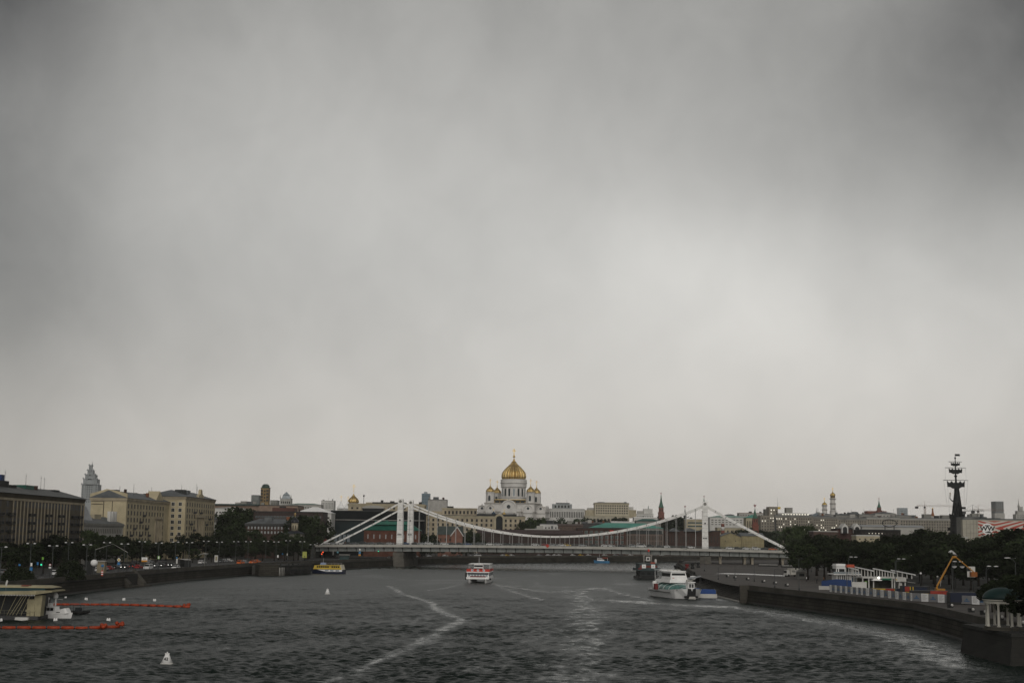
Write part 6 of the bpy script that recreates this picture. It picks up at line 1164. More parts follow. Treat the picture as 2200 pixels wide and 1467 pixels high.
# red, white and blue catamaran seen bow-on
p = gnd(1031, 1249.5); FE = thing('passenger_ferry', 'red and white catamaran ferry seen head-on in mid-river below the bridge', 'ferry', (p.x, p.y, 0), radians(-90 - 3))
W2 = 4.25
for s in (-1, 1):
    N = 8; rings = []
    for i in range(N + 1):
        t = i / N; x = -13 + 26.5 * t; w = 1.35 * (1 if t < .6 else max(.06, 1 - ((t - .6) / .4) ** 2)); c = s * (W2 - 1.2)
        rings.append([(x + .5 * t, c - w, 1.55), (x, c - w * .7, -.4), (x, c + w * .7, -.4), (x + .5 * t, c + w, 1.55)])
    MB().loft(rings, False).build('hull', WHITE, FE)
MB().box(-13, 9.5, -W2, W2, 1.35, 2.15).taper(9.5, 12.2, -W2, W2, 1.4, 2.1, 0, .0).build('main_deck', WHITE, FE)
MB().box(-12.5, 10.6, -W2 + .12, W2 - .12, 2.15, 2.25).box(-12.5, 10.3, -W2 + .15, W2 - .15, 2.25, 3.75).build('cabin', WHITE, FE)
b = MB().box(10.31, 10.36, -W2 + .35, W2 - .35, 3.05, 3.6); 
for s in (-1, 1): b.box(-12, 10, s * (W2 - .14) - .02, s * (W2 - .14) + .02, 2.5, 3.6)
b.build('window_band', mat('ferry_glass', (.01, .03, .055), .15, spec=.5), FE)
b = MB()
for i in range(7): y = -W2 + .55 + i * 1.08; b.box(10.31, 10.37, y, y + .85, 2.35, 2.98)
b.build('windscreen', PALEGL, FE); MB().box(10.9, 11.0, -2.9, 2.9, 1.75, 2.5).build('name_board', DKRED, FE)  # pale lower panes put the glass reflection into the colour
MB().box(-12.6, 10.9, -W2 - .05, W2 + .05, 3.75, 4.1).build('deck_edge', WHITE, FE)
b = MB().box(10.5, 10.62, -W2, W2, 4.1, 5.05)
for s in (-1, 1): b.box(-12.4, 10.5, s * W2 - .06, s * W2 + .06, 4.1, 5.05)
RB_ = b.build('red_bulwark', RED, FE)
for y in (-2.2, 0, 2.2):
    b = MB().box(10.62, 10.66, y - .42, y + .42, 4.25, 4.95).slot(1).box(10.66, 10.69, y - .2, y + .2, 4.4, 4.8); b.build('emblem', [WHITE, SKYBLUE], RB_)
WHL = MB().box(4, 8.6, -1.7, 1.7, 4.1, 6.9).build('wheelhouse', WHITE, FE); MB().box(8.6, 8.65, -1.6, 1.6, 5.85, 6.5).box(8.6, 8.66, -1.6, 1.6, 4.5, 5.35).build('window', GLASS, WHL)
MB().box(-11, 4.5, -4.1, 4.1, 6.75, 6.9).build('canopy', WHITE, FE); b = MB()
for x in (-10.5, -6, -2, 4):
    for s in (-1, 1): b.tube((x, s * 3.9, 4.1), (x, s * 3.9, 6.75), .06, None, 5)
b.build('canopy_posts', WHITE, FE); MB().tube((5.5, 0, 6.9), (5.5, 0, 9.4), .08, .04, 6).box(5.2, 5.8, -.9, -.4, 6.9, 7.2).box(5.2, 5.8, .4, .9, 6.9, 7.2).build('mast', WHITE, FE)
MB().box(6, 9, -W2 - .75, -W2 - .1, 1.9, 3.7).build('side_gangway', DKGREY, FE)
for s in (-1, 1): MB().lathe([(.18, -.35), (.32, -.25), (.32, .25), (.18, .35)], 10, 9.5, s * (W2 + .3)).build('fender', BLACK, FE, (0, 0, 1.4))
# yellow ferry, side-on at the landing stage
p = gnd(705, 1231.5); YF = thing('river_boat', 'yellow and navy passenger boat moored at the timber landing stage left of the bridge', 'river boat', (p.x, p.y, 0), radians(180 - 10)); YF.scale = (.92, 1, .92)
hull(16.4, 4.6, 1.95, NAVY, YF, bow=.32, sheer=.6, flare=.93)
b = MB()
for s in (-1, 1): b.xprism([(-7.6, 1.05), (-7.6, 1.9), (1.2, 1.9), (4.8, 1.95), (3, 1.5), (0, .95)], s * 2.31 - .03, s * 2.31 + .03)
b.build('white_wave', WHITE, YF)
b = MB()
for s in (-1, 1):
    for x in (-6.2, -3.4, -.9): b.box(x, x + 1.7, s * 2.34 - .03, s * 2.34 + .03, 1.2, 1.75)
b.build('lower_window', mat('pale_blue_glass', (.22, .28, .34), .2), YF)
MB().taper(-7.2, 6.8, -2.15, 2.15, 2.1, 3.9, .5, .12).build('upper_cabin', YELLOW, YF); MB().box(-6.6, 4.4, -2.35, 2.35, 3.9, 4.12).build('roof', YELLOW, YF)
b = MB()
for s in (-1, 1):
    for i in range(11):
        if i != 4: b.box(-6.2 + i * 1.05, -5.45 + i * 1.05, s * 2.14 - .03, s * 2.14 + .03, 2.85, 3.6)
b.build('upper_window', GLASS, YF); MB().taper(1.2, 3.8, -1.2, 1.2, 4.12, 5.2, .3, .2).build('wheelhouse', mat('boat_blue_white', (.22, .28, .42), .4), YF); MB().xprism([(-8.0, 1.4), (-7.2, 1.4), (-6.4, 4.3), (-7.1, 4.3)], -2.1, 2.1).build('stern_screen', mat('cream_paint', (.60, .56, .42), .5), YF)
rail(MB(), [(-6, -2.1), (1, -2.1)], 4.12, .8).build('rail', WHITE, YF); MB().tube((2.6, 0, 5.2), (2.6, 0, 7.4), .06, .03, 5).build('mast', WHITE, YF)
# white boat with a glazed green dome, bow towards us
p = gnd(1449, 1285); WB = thing('excursion_boat', 'white excursion boat with a green glazed saloon and dark bow ramp, by the steps', 'excursion boat', (p.x + 1.5, p.y + 9, 0), radians(-90 + 14))
hull(25, 9.4, 2.3, mat('bright_boat_white', (.88, .88, .87), .35, var=.06), WB, bow=.13, sheer=.75, flare=.82, stern=.95)
MB().box(11.9, 13.25, -1.15, 1.15, .25, 3.0).box(11.6, 12.9, -1.9, -1.2, .3, .9).box(11.6, 12.9, 1.2, 1.9, .3, .9).build('bow_ramp', BLACK, WB); MB().taper(12.6, 13.5, -1.2, 1.2, -.2, .75, .2, .3).build('ramp_foot', PALEGREY, WB)
MB().box(10.8, 12.6, -.95, .95, 3.0, 4.7).box(10.5, 12.9, -1.15, 1.15, 4.7, 4.95).build('bow_post', WHITE, WB); MB().box(12.61, 12.66, -.7, -.1, 3.3, 4.3).box(12.61, 12.66, .1, .7, 3.3, 4.3).build('bow_window', DKGREY, WB)
MB().cyl(11.7, 0, 4.95, 5.4, .55, .65, 12).tube((11.7, .6, 5.2), (11.9, 1.2, 5.9), .12).box(11.5, 12.1, -1.2, -.7, 4.95, 5.5).build('bow_lantern', PALEGREY, WB)
N = 10; rings = []
for i in range(N + 1):
    t = i / N; x = -9 + 19.2 * t; w = 4.35 * (1 if t < .55 else max(.1, 1 - ((t - .55) / .45) ** 2.3)); h = 2.3 + 2.1 * (1 if t < .5 else max(.18, 1 - ((t - .5) / .5) ** 2.4)); rings.append([(x, w * cos(a), 2.3 + (h - 2.3) * sin(a)) for a in [pi * j / 12 for j in range(13)]])
DOM = MB().loft(rings).build('glazed_saloon', mat('green_saloon_glass', (.10, .22, .20), .12, spec=.5, var=.5, scale=.5), WB)
b = MB()
for r in rings[1::2]:
    for a, c in zip(r[:-1], r[1:]): b.tube(a, c, .07, None, 4)
b.build('saloon_ribs', WHITE, DOM)
MB().taper(-9.5, 3.5, -3.3, 3.3, 4.35, 5.2, .5, .3).build('upper_deck', WHITE, WB)
WH = MB().taper(-5.5, 2.6, -2.7, 2.7, 5.2, 7.5, .7, .45).taper(-6, 2.2, -2.6, 2.6, 7.5, 7.8, .4, .3).build('wheelhouse', WHITE, WB); MB().add([(2.34, -2.25, 5.95), (2.34, 2.25, 5.95), (2.06, 2.08, 7.1), (2.06, -2.08, 7.1)], [(0, 1, 2, 3)]).build('windscreen', GLASS, WH); MB().box(-5, 1.7, -2.62, -2.3, 6.1, 7.1).box(-5, 1.7, 2.3, 2.62, 6.1, 7.1).build('side_window', GLASS, WH)
MB().box(.2, .6, -1.0, 1.0, 7.8, 8.15).box(-3, -2.4, -1.6, 1.6, 7.8, 8.05).cyl(1.2, .2, 7.8, 8.2, .35).build('radar', OFFWHITE, WB)
rail(MB(), [(-9, -3.1), (3.2, -3.0), (4.5, -1.6)], 5.2, .9).build('rail', WHITE, WB); MB().tube((-9.4, -3.2, 4.3), (-9.4, -3.2, 7.9), .08).tube((-9.4, 3.2, 4.3), (-9.4, 3.2, 7.9), .08).box(-10, -5.2, -3.4, 3.4, 7.8, 7.95).build('aft_canopy', WHITE, WB)
MB().lathe([(.7, 2.4), (.55, 3.4), (.7, 4.3), (.45, 4.6)], 10, -6, -4.6).build('life_raft', WHITE, WB); MB().box(-4, -2.6, -5.6, -4.75, 2.2, 3.9).build('side_gangway', DKRED, WB)
b = MB()
for s in (-1, 1): b.box(-11, 7.5, s * 4.72 - .06, s * 4.72 + .06, 1.55, 1.75)
for y in (-2.9, 2.9): b.box(10.2, 10.6, y - .9, y + .9, 2.5, 2.62)
b.build('rubbing_strake', DKGREY, WB); b = MB().box(2.42, 2.46, -2.0, -1.5, 5.3, 5.8); b.build('red_mark', RED, WH)
# pontoon with blue awning and the grey gangway roof beside it
p = gnd(1521, 1284); PO = thing('pontoon', 'white pontoon with a royal blue side awning beside the excursion boat', 'pontoon', (p.x + .1, p.y + 1.6, 0), radians(-4))
MB().taper(-2.8, 2.8, -1.6, 6, -.4, 1.15, .1, .1).build('hull', OFFWHITE, PO); MB().box(-2.5, 2.4, -1.2, -1.1, 1.2, 2.3).box(-2.5, 2.4, 5.4, 5.5, 1.2, 2.3).box(2.35, 2.45, -1.1, 5.4, 1.2, 2.3).build('awning', BLUE, PO); b = MB()
for x in (-2.5, 2.4):
    for y in (-1.1, 5.4): b.tube((x, y, 1.1), (x, y, 2.45), .05)
b.build('posts', PALEGREY, PO); MB().box(-4.6, -2.2, 3.5, 5.5, 1.6, 2.6).build('blue_box', BLUE, PO); MB().tube((-3.2, -1.2, .5), (-2.9, 2.4, .5), .45, None, 10).tube((-3.2, -1.2, 1.2), (-2.9, 2.4, 1.2), .4, None, 10).build('tyre_fenders', RUBBER, PO)
a, c = at(1470, 1246, 437), at(1506, 1237.5, 446); GW = thing('gangway_shelter', 'slanting grey-roofed gangway shelter between the excursion boat and the steps', 'gangway', (a.x, a.y, 0)); v = c - a
MB().loft([[(0, -1.2, a.z - .12), (0, 1.2, a.z + .5), (0, 1.2, a.z + .62), (0, -1.2, a.z)], [(v.x, v.y - 1.2, c.z - .12), (v.x, v.y + 1.2, c.z + .1), (v.x, v.y + 1.2, c.z + .22), (v.x, v.y - 1.2, c.z)]], False).build('roof', mat('grey_awning', (.30, .31, .32), .6), GW); b = MB()
for t in (.05, .5, .95): q = v * t; b.tube((q.x, q.y - 1, .5), (q.x, q.y - 1, a.z + (c.z - a.z) * t), .06).tube((q.x, q.y + 1, .5), (q.x, q.y + 1, a.z + (c.z - a.z) * t + .2), .06)
b.build('posts', DKGREY, GW); MB().bar((0, 0, .9), (v.x, v.y, 2.4), 1.8, .15).build('walkway', DKGREY, GW)
c = at(1489, 1232.5, 470); UB = thing('white_tub', 'white round tub standing at the top edge of the steps', 'tub', (c.x, 470, GZ)); MB().lathe([(.55, 0), (.9, .5), (1.0, 1.3), (.9, 1.3), (.8, .7)], 14).build('body', WHITE, UB)
# grey-green tug seen from astern
p = gnd(1391, 1243.5); TG = thing('tugboat', 'grey-green tugboat with two white square panels and a red flag, behind the excursion boat', 'tugboat', (p.x, p.y + 7, 0), radians(90 + 4))
hull(17, 8.6, 1.6, BLACK, TG, bow=.3, stern=1.0); MB().box(-7.5, 4.5, -3.6, 3.6, 1.6, 3.6).build('deckhouse', mat('tug_black', (.02, .024, .025), .6), TG); MB().box(-7.8, 5, -4.9, 4.9, 3.6, 3.75).box(-7.8, -7.6, -4.9, 4.9, 3.75, 4.6).box(-7.8, 5, -4.9, -4.75, 3.75, 4.6).box(-7.8, 5, 4.75, 4.9, 3.75, 4.6).build('upper_bulwark', TUGGREY, TG)
UC = MB().box(-6.8, 3.5, -3.9, 3.9, 3.75, 6.4).box(-7.0, 3.7, -4.1, 4.1, 6.4, 6.6).build('upper_cabin', TUGGREY, TG); MB().box(-6.86, -6.81, -3.7, 3.7, 4.9, 5.7).build('red_stripe', mat('dull_red', (.17, .03, .02), .6), UC)
for y in (-2.0, 2.0): b = MB().box(-6.95, -6.87, y - .85, y + .85, 4.55, 6.2).slot(1).box(-6.99, -6.95, y - .25, y + .25, 5.1, 5.7); b.build('white_panel', [WHITE, OFFWHITE], UC)
FR = MB(); 
for x in (-5.5, -3.5):
    for y in (-1.6, 1.6): FR.tube((x, y, 6.6), (x, y, 10.0), .1)
for z in (8, 10): 
    for x in (-5.5, -3.5): FR.tube((x, -1.6, z), (x, 1.6, z), .08)
FR.build('gantry', PALEGREY, TG); MB().box(-5.65, -5.55, -.9, .9, 7.6, 9.4).slot(1).box(-5.7, -5.65, -.4, .4, 8.1, 8.9).build('signal_board', [OFFWHITE, BLACK], TG); MB().tube((-4.5, 0, 10), (-4.5, 0, 13), .06, .04, 5).build('mast', LAMPPOST, TG); MB().box(-4.55, -4.5, -.1, -.85, 11.5, 12.6).build('flag', RED, TG)
MB().cyl(-5.5, -3.3, 6.6, 8.0, .5).ball(-5.5, -3.3, 8.0, .5).build('white_buoy', OFFWHITE, TG); MB().taper(-6.5, -4, -3, -1, 6.6, 7.1, .2, .2).build('life_boat', ORANGE, TG); MB().box(-8.3, -5, 3.9, 6.2, .2, 1.3).tube((-8, 5.5, 1.3), (-6, 4.5, 2.4), .2).build('deck_gear', BLACK, TG)
for y in (-2.6, 0, 2.6): MB().box(-7.56, -7.5, y - .8, y + .8, 1.9, 2.9).build('stern_window', GLASS, TG)
MB().box(-7.9, -7.8, 3.0, 4.6, 4.1, 4.7).build('side_light', DKRED, TG)
# blue tug under the bridge
p = gnd(1293, 1209); BT = thing('work_boat', 'small blue and white work boat with orange awning by the quay under the bridge', 'work boat', (p.x, p.y, 0), radians(180)); hull(10.2, 3.6, 1.5, SKYBLUE, BT, bow=.3, sheer=.5)
MB().box(.2, 3.2, -1.3, 1.3, 1.5, 3.5).build('wheelhouse', WHITE, BT); MB().box(.4, 3.0, -1.34, 1.34, 2.5, 3.1).box(3.2, 3.24, -1, 1, 2.5, 3.1).build('window', GLASS, BT); MB().box(0, 3.4, -1.5, 1.5, 3.5, 3.8).build('roof', NAVY, BT); MB().box(-4, -.4, -1.4, 1.4, 3.3, 3.7).build('awning', ORANGE, BT); b = MB()
for x in (-3.9, -.6):
    for y in (-1.3, 1.3): b.tube((x, y, 1.4), (x, y, 3.3), .06)
b.build('posts', WHITE, BT); MB().box(-1.6, .1, -1.2, 1.2, 1.5, 2.3).build('engine_box', WHITE, BT); MB().tube((1.6, 0, 3.8), (1.6, 0, 6), .06).build('mast', WHITE, BT)
# white patrol boat by the floating pier, and the dark one behind it
p = gnd(118, 1327.5); PB = thing('patrol_boat', 'white patrol boat with a round radar dome, moored at the floating pier', 'patrol boat', (p.x - .25, p.y + .6, 0), radians(-14))
hull(7.4, 2.5, .85, WHITE, PB, bow=.3, sheer=.35, flare=.85)
MB().loft([[(-1.2, -1.05, .85), (-1.2, 1.05, .85), (-1.2, 1.05, .95), (-1.2, -1.05, .95)], [(2.9, -.95, 1.0), (2.9, .95, 1.0), (2.5, .85, 2.05), (2.5, -.85, 2.05)], [(3.3, -.7, 1.1), (3.3, .7, 1.1), (2.75, .7, 2.05), (2.75, -.7, 2.05)]], False).build('foredeck', WHITE, PB)
CB = MB().taper(-2.5, .6, -1.0, 1.0, .85, 2.15, .2, .15).box(-2.5, .4, -1.0, 1.0, 2.15, 2.3).build('cabin', WHITE, PB); b = MB()
for x in (-2.15, -1.3, -.5): b.box(x, x + .65, -.99, -.9, 1.5, 2.05).box(x, x + .65, .9, .99, 1.5, 2.05)
b.build('window', GLASS, CB); MB().box(-1.4, -.7, -.5, .5, 2.3, 2.95).build('flybridge', WHITE, PB); MB().tube((.0, 0, 2.3), (.05, 0, 4.0), .2, .14, 8).box(-.5, .1, -.5, .5, 3.0, 3.05).box(.1, 1.6, -.03, .03, 3.7, 3.76).build('radar_mast', WHITE, PB); MB().lathe([(.42, 3.95), (.5, 4.0), (.5, 4.5), (.42, 4.8), (.22, 5.0), (.02, 5.05)], 14).build('radome', WHITE, PB)
MB().tube((-1.6, 0, 2.9), (-1.6, 0, 3.7), .08).lathe([(.12, 3.6), (.24, 3.75), (.24, 4.1), (.05, 4.2)], 10, -1.6, 0).build('searchlight', WHITE, PB); MB().box(-3.4, -2.6, -.8, .8, .85, 1.1).tube((-3.6, -.9, .8), (-3.6, -.9, 1.6), .03).build('stern_gear', DKGREY, PB); MB().box(-2.55, -2.4, -1.24, -1.1, .15, .82).build('stern_mark', BLACK, PB)
b = MB()
for i in range(5): b.box(.9 + i * .16, 1.02 + i * .16, -1.02, -.98, 1.15, 1.3)
b.build('hull_marking', BLKT, PB)
p = gnd(163, 1320.5); DBt = thing('inflatable_boat', 'black inflatable boat with a low console, moored beyond the white patrol boat', 'inflatable boat', (p.x - .2, p.y + 3, 0), radians(-12))
MB().tube((-2.4, -.85, .35), (1.4, -.85, .4), .3, None, 10).tube((-2.4, .85, .35), (1.4, .85, .4), .3, None, 10).tube((1.4, -.85, .4), (2.3, 0, .6), .3, .22, 10).tube((1.4, .85, .4), (2.3, 0, .6), .3, .22, 10).build('tubes', RUBBER, DBt); MB().box(-2.2, 1.4, -.7, .7, .1, .3).build('floor', DKGREY, DBt); MB().taper(-.9, .5, -.5, .5, .3, 1.4, .15, .05).build('console', mat('slate_paint', (.03, .035, .038), .5), DBt); b = MB()
for x in (-1.8, .6):
    for y in (-.7, .7): b.tube((x, y, .3), (x, y, 1.9), .04)
b.box(-1.9, .8, -.8, .8, 1.9, 1.97); b.build('canopy', BLACK, DBt); MB().box(-2.7, -2.3, -.3, .3, .2, 1.1).build('outboard_motor', BLACK, DBt)
# floating pier with a flat cream roof
p = gnd(60, 1331); FP = thing('floating_pier', 'cream floating pier with a wide flat roof and slanted struts, at the left edge', 'floating pier', (p.x, p.y, 0))
CRM = mat('pier_cream', (.36, .32, .20), .7, var=.25, scale=.5); q = lambda px, py, dy=0: at(px, py, p.y + dy) - Vector((p.x, p.y, 0))
r0_, r1_ = q(0, 1266).x - 14, q(110, 1270).x
MB().loft([[(r0_, -1.5, 4.75), (r0_, 10, 4.75), (r0_, 10, 5.2), (r0_, -1.5, 5.2)], [(r1_ - 2.5, -1.5, 5.0), (r1_ - 2.5, 10, 5.0), (r1_ - 2.5, 10, 5.65), (r1_ - 2.5, -1.5, 5.65)], [(r1_, .5, 5.4), (r1_, 9, 5.4), (r1_, 9, 5.62), (r1_, .5, 5.62)]], False).build('roof', CRM, FP)
MB().box(r0_, r1_ - 2.2, 3, 9.5, 5.3, 6.1).box(r0_ + 4, r1_ - 4.5, .5, 2.6, 5.3, 5.62).build('roof_terrace', mat('teal_cover', (.02, .06, .07), .7), FP); MB().taper(r0_, r1_ - .8, 2.8, 9.6, 6.1, 6.45, 2, .4).build('awning', CRM, FP); MB().box(r1_ - 7.0, r1_ - 5.6, 3, 5, 6.4, 6.6).build('red_cushions', mat('rust_cloth', (.20, .05, .03), .8), FP)
b = MB(); x = r0_
while x < r1_ - 2.6: b.box(x, x + .14, -1.6, -1.5, 4.72, 4.95); x += .3
b.build('scalloped_edge', OFFWHITE, FP)
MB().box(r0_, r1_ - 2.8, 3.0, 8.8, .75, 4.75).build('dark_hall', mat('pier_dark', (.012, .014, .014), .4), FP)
c0_ = q(66, 1300).x; MB().box(r0_, c0_ + 1.6, -.3, 9, -.5, .75).build('float', DKGREY, FP); MB().box(c0_ - .7, c0_ + .75, -.1, 2, .75, 4.0).taper(c0_ + .9, c0_ + 2.0, -.1, 2, .75, 4.8, -.25, 0).build('pillar', CRM, FP); MB().box(c0_ - .9, c0_ + 1.0, -.2, 2, 1.6, 2.0).build('pillar_base', CRM, FP)
b = MB()
for xa, xb in ((0, 16), (16, 41), (22, 52), (28, 57), (36, 62), (46, 69)): s, t = q(xa, 1325), q(xb, 1277); b.bar((s.x, -.4, .9), (t.x, -.8, 4.9), .1, .14)
b.build('slanted_struts', CRM, FP); rail(MB(), [(r0_, -.2), (c0_, -.2)], .75, 1.05, .035).build('railing', mat('pier_rail', (.20, .19, .14), .6), FP); a0_, a1_ = q(36, 1330).x, q(65, 1330).x; MB().taper(a0_, a1_, -1.4, -.35, -.1, .55, .1, .05).build('landing_step', OFFWHITE, FP)
f0 = q(9, 1262).x; MB().tube((f0, 1, 5.4), (f0, 1, 7.6), .03, None, 5).build('flagpole', PALEGREY, FP); MB().xprism([(f0 - .15, 6.6), (f0 + .1, 6.4), (f0 + .35, 7.4), (f0 + .15, 7.7), (f0 - .1, 7.2)], .97, 1.03).build('flag', OFFWHITE, FP)

# ------------------------------------------------------------------ floating booms and buoys
def boom(label, pts, seg_px, gap, clusters):
    r = thing('floating_boom', label, 'floating boom', (*gnd(*pts[0]).xy, 0)); o = r.location; P = [gnd(*q) for q in pts]; fl = None
    for a, c in zip(P[:-1], P[1:]):
        n = max(1, round((c - a).length / seg_px)); rz = atan2(c.y - a.y, c.x - a.x); L_ = (c - a).length / n
        for i in range(n):
            m_ = a + (c - a) * ((i + .5) / n) - o; w = L_ * (1 - gap); fb = MB().tube((-w / 2, 0, .16), (w / 2, 0, .16), .33, None, 10); fb.ball(-w / 2, 0, .16, .33, 10, 6, .6).ball(w / 2, 0, .16, .33, 10, 6, .6); fb.build('float', ORANGE, r, (m_.x, m_.y, random.uniform(-.04, .04)), rz + random.uniform(-.03, .03))
        d = c - a; MB().tube(a - o + Vector((0, 0, .1)), c - o + Vector((0, 0, .1)), .07).build('cable', BLACK, r)
    for px, py in clusters:
        c = gnd(px, py) - o; b = MB()
        for k in range(6): b.ball(c.x + random.uniform(-.8, .8), c.y + random.uniform(-.5, .5), .3 + random.uniform(0, .5), .36, 8, 6)
        b.build('end_buoys', ORANGE, r)
    return r
boom('row of orange boom floats farther from us, starting beside the patrol boat', [(112, 1299.5), (150, 1299.5), (215, 1299.5), (300, 1301), (408, 1305)], 2.25, .2, [(401, 1304.5)])
boom('row of orange boom floats nearest to us, running in from the left edge', [(-30, 1350), (100, 1350), (190, 1350.5), (258, 1348)], 2.55, .22, [(222, 1350), (256, 1347)])
def cone_buoy(label, px, py, h, num=None):
    p = gnd(px, py); r = thing('channel_buoy', label, 'buoy', (p.x, p.y, 0)); MB().lathe([(.02, -.2), (h * .56, -.15), (h * .56, .06), (h * .52, .1)], 20).build('float', OFFWHITE, r); C_ = MB().lathe([(h * .5, .1), (h * .17, h * .78), (h * .12, h * .8)], 20).build('cone', WHITE, r)
    MB().box(-h * .2, h * .2, -.03, .03, h * .8, h * .9).box(-.03, .03, -h * .2, h * .2, h * .8, h * .9).cyl(0, 0, h * .8, h * 1.02, .07).build('top_mark', WHITE, r)
    if num: t = text(num, h * .36, 'number', BLKT, C_, (0, -h * .375, h * .43), (pi / 2 - .46, 0, .18), off=.012)
    return r
cone_buoy('white cone buoy numbered 42, nearest to us at the lower left', 358.5, 1425, 1.55, '42'); cone_buoy('plain white cone buoy in mid-river below the yellow boat', 703.5, 1275.5, 1.6)
for px, py, lb in ((185, 1288.5, 'small white marker float left of the other two beyond the far orange boom'), (266, 1289, 'small white marker float above the middle of the far orange boom'), (332, 1291, 'small white marker float right of the other two beyond the far orange boom'), (119, 1334, 'small white marker float just below the patrol boat hull'), (233, 1334, 'small white marker float above the end of the near orange boom'), (1, 1334.5, 'small white marker float at the left edge by the pier'), (141, 1284, 'tiny white marker float near the wall above the far boom')):
    p = gnd(px, py); r = thing('marker_float', lb, 'marker float', (p.x, p.y, 0)); k = .75 if px != 141 else .5
    for s in (-1, 1): MB().lathe([(.1 * k, -.15), (.28 * k, -.1), (.3 * k, .35 * k), (.2 * k, .75 * k), (.05, .85 * k)], 10, s * .26 * k).build('float', WHITE, r)
    MB().tube((-.4 * k, 0, .4 * k), (.4 * k, 0, .4 * k), .09).build('link', DKGREY, r)

# ------------------------------------------------------------------ along the left quay
q0, q1 = gnd(262, 1262), gnd(312, 1258); LD = thing('stone_landing', 'small stone landing with a slanting stair wall set against the left quay', 'landing', (0, 0, 0)); v = (q1 - q0).normalized(); nrm = Vector((v.y, -v.x, 0))
P_ = [q0 + nrm * 2.6, q1 + nrm * 2.2, q1 - nrm * 2.5, q0 - nrm * 2.5]; MB().prism([x.xy for x in P_], -1, .45).build('platform', GRANITE2, LD)
for t0, t1, z0, z1 in ((.0, .12, .45, 4.8), (.62, .74, .45, 5.4)): a = q0 + (q1 - q0) * t0; c = q0 + (q1 - q0) * t1; MB().loft([[(*(a + nrm * 2.4).xy, .3), (*(c + nrm * 2.4).xy, .3), (*(c + nrm * 2.4).xy, 1.2), (*(a + nrm * 2.4).xy, 1.2)], [(*(a - nrm * 1.5).xy, .3), (*(c - nrm * 1.5).xy, .3), (*(c - nrm * 1.5).xy, z1), (*(a - nrm * 1.5).xy, z1)]], False).build('stair_wall', GRANITE2, LD)
a = q0 + (q1 - q0) * .12; c = q0 + (q1 - q0) * .62; MB().prism([(a + nrm * .2).xy, (c + nrm * .2).xy, (c - nrm * 1.6).xy, (a - nrm * 1.6).xy], .3, 4.1).build('dark_niche', mat('niche_stone', (.03, .03, .027), .8), LD)
pts = [gnd(598, 1236.5), gnd(668, 1232.5)]; LS = thing('landing_stage', 'dark timber landing stage with a row of upright piles on the left quay', 'landing stage'); v = pts[1] - pts[0]; n = Vector((-v.y, v.x, 0)).normalized()
MB().prism([(pts[0]).xy, pts[1].xy, (pts[1] + n * 16).xy, (pts[0] + n * 12).xy], -.5, 4.05).build('wall', mat('landing_stone', (.07, .07, .062), .85, var=.35, brick=(1.6, .5, .04, .6)), LS); b = MB(); b.bar(pts[0] + Vector((0, 0, 4.0)) - n * .3, pts[1] + Vector((0, 0, 4.0)) - n * .3, .5, .5).bar(pts[0] + Vector((0, 0, 2.0)) - n * .3, pts[1] + Vector((0, 0, 2.0)) - n * .3, .3, .4); b.build('wale', BLACK, LS)
for i in range(24): c = pts[0] + v * (i / 23) - n * .45; MB().tube((c.x, c.y, -1), (c.x, c.y, 2.6 if i > 3 else 3.4), .16, None, 7).build('pile', BLACK if i > 3 else PALEGREY, LS)
c = [pts[0] + n * 1 + Vector((0, 0, 4.05)), pts[1] + n * 1 + Vector((0, 0, 4.05))]; rail(MB(), [c[0].xy, c[1].xy], 4.05, 1.0, .05).build('railing', LAMPPOST, LS)
for t in (.25, .5, .62, .8): d = pts[0] + v * t + n * 3; MB().lathe([(.3, 4.05), (.4, 4.3), (.2, 4.9)], 8, d.x, d.y).build('bollard', BLACK, LS)
p = gnd(598, 1235.5); BW = thing('mooring_bastion', 'projecting granite bastion of the left quay next to the timber landing stage', 'bastion'); a, c = gnd(556, 1236.5), gnd(600, 1236.5); v = c - a; n = Vector((-v.y, v.x, 0)).normalized(); MB().prism([a.xy, c.xy, (c + n * 16).xy, (a + n * 8).xy], -1, 4.6).build('wall', GRANITE, BW)
p = at(200, 1209, 430); SB = thing('white_sphere', 'large white sphere resting on a dark block beside the left road', 'sphere', (p.x, 430, GZ)); MB().ball(.3, 0, p.z - GZ, 1.05, 24, 14).build('sphere', WHITE, SB); MB().box(-1.7, -.1, -.6, .8, 0, p.z - GZ + .0).box(-2.4, -.9, -.5, .5, p.z - GZ - .9, p.z - GZ + .5).build('block', BLACK, SB)
p = at(216, 1215, 470); KI = thing('kiosk', 'small beige kiosk with a flat roof behind the white sphere', 'kiosk', (p.x, 470, GZ)); MB().box(-1.2, 1.3, 0, 2.4, 0, 3.6).build('wall', mat('beige_kiosk', (.26, .22, .15), .8), KI); MB().box(-2.6, 1.6, -.4, 2.8, 3.6, 3.85).build('roof', PALEGREY, KI)
p = at(219.5, 1231, 425); RP = thing('striped_post', 'red and white striped road post below a round blue sign', 'post', (p.x, 425, GZ))
for i in range(5): MB().box(-.28, .28, -.06, .06, .4 + i * .32, .4 + (i + 1) * .32).build('stripe', RED if i % 2 == 0 else WHITE, RP)
MB().cyl(0, .1, 0, 3.2, .05).build('pole', LAMPPOST, RP); z_ = at(221, 1215, 425).z - GZ; MB().tube((0, -.05, z_), (0, .05, z_), .42, None, 16).build('blue_disc', mat('sign_blue', (.03, .18, .42), .5), RP)
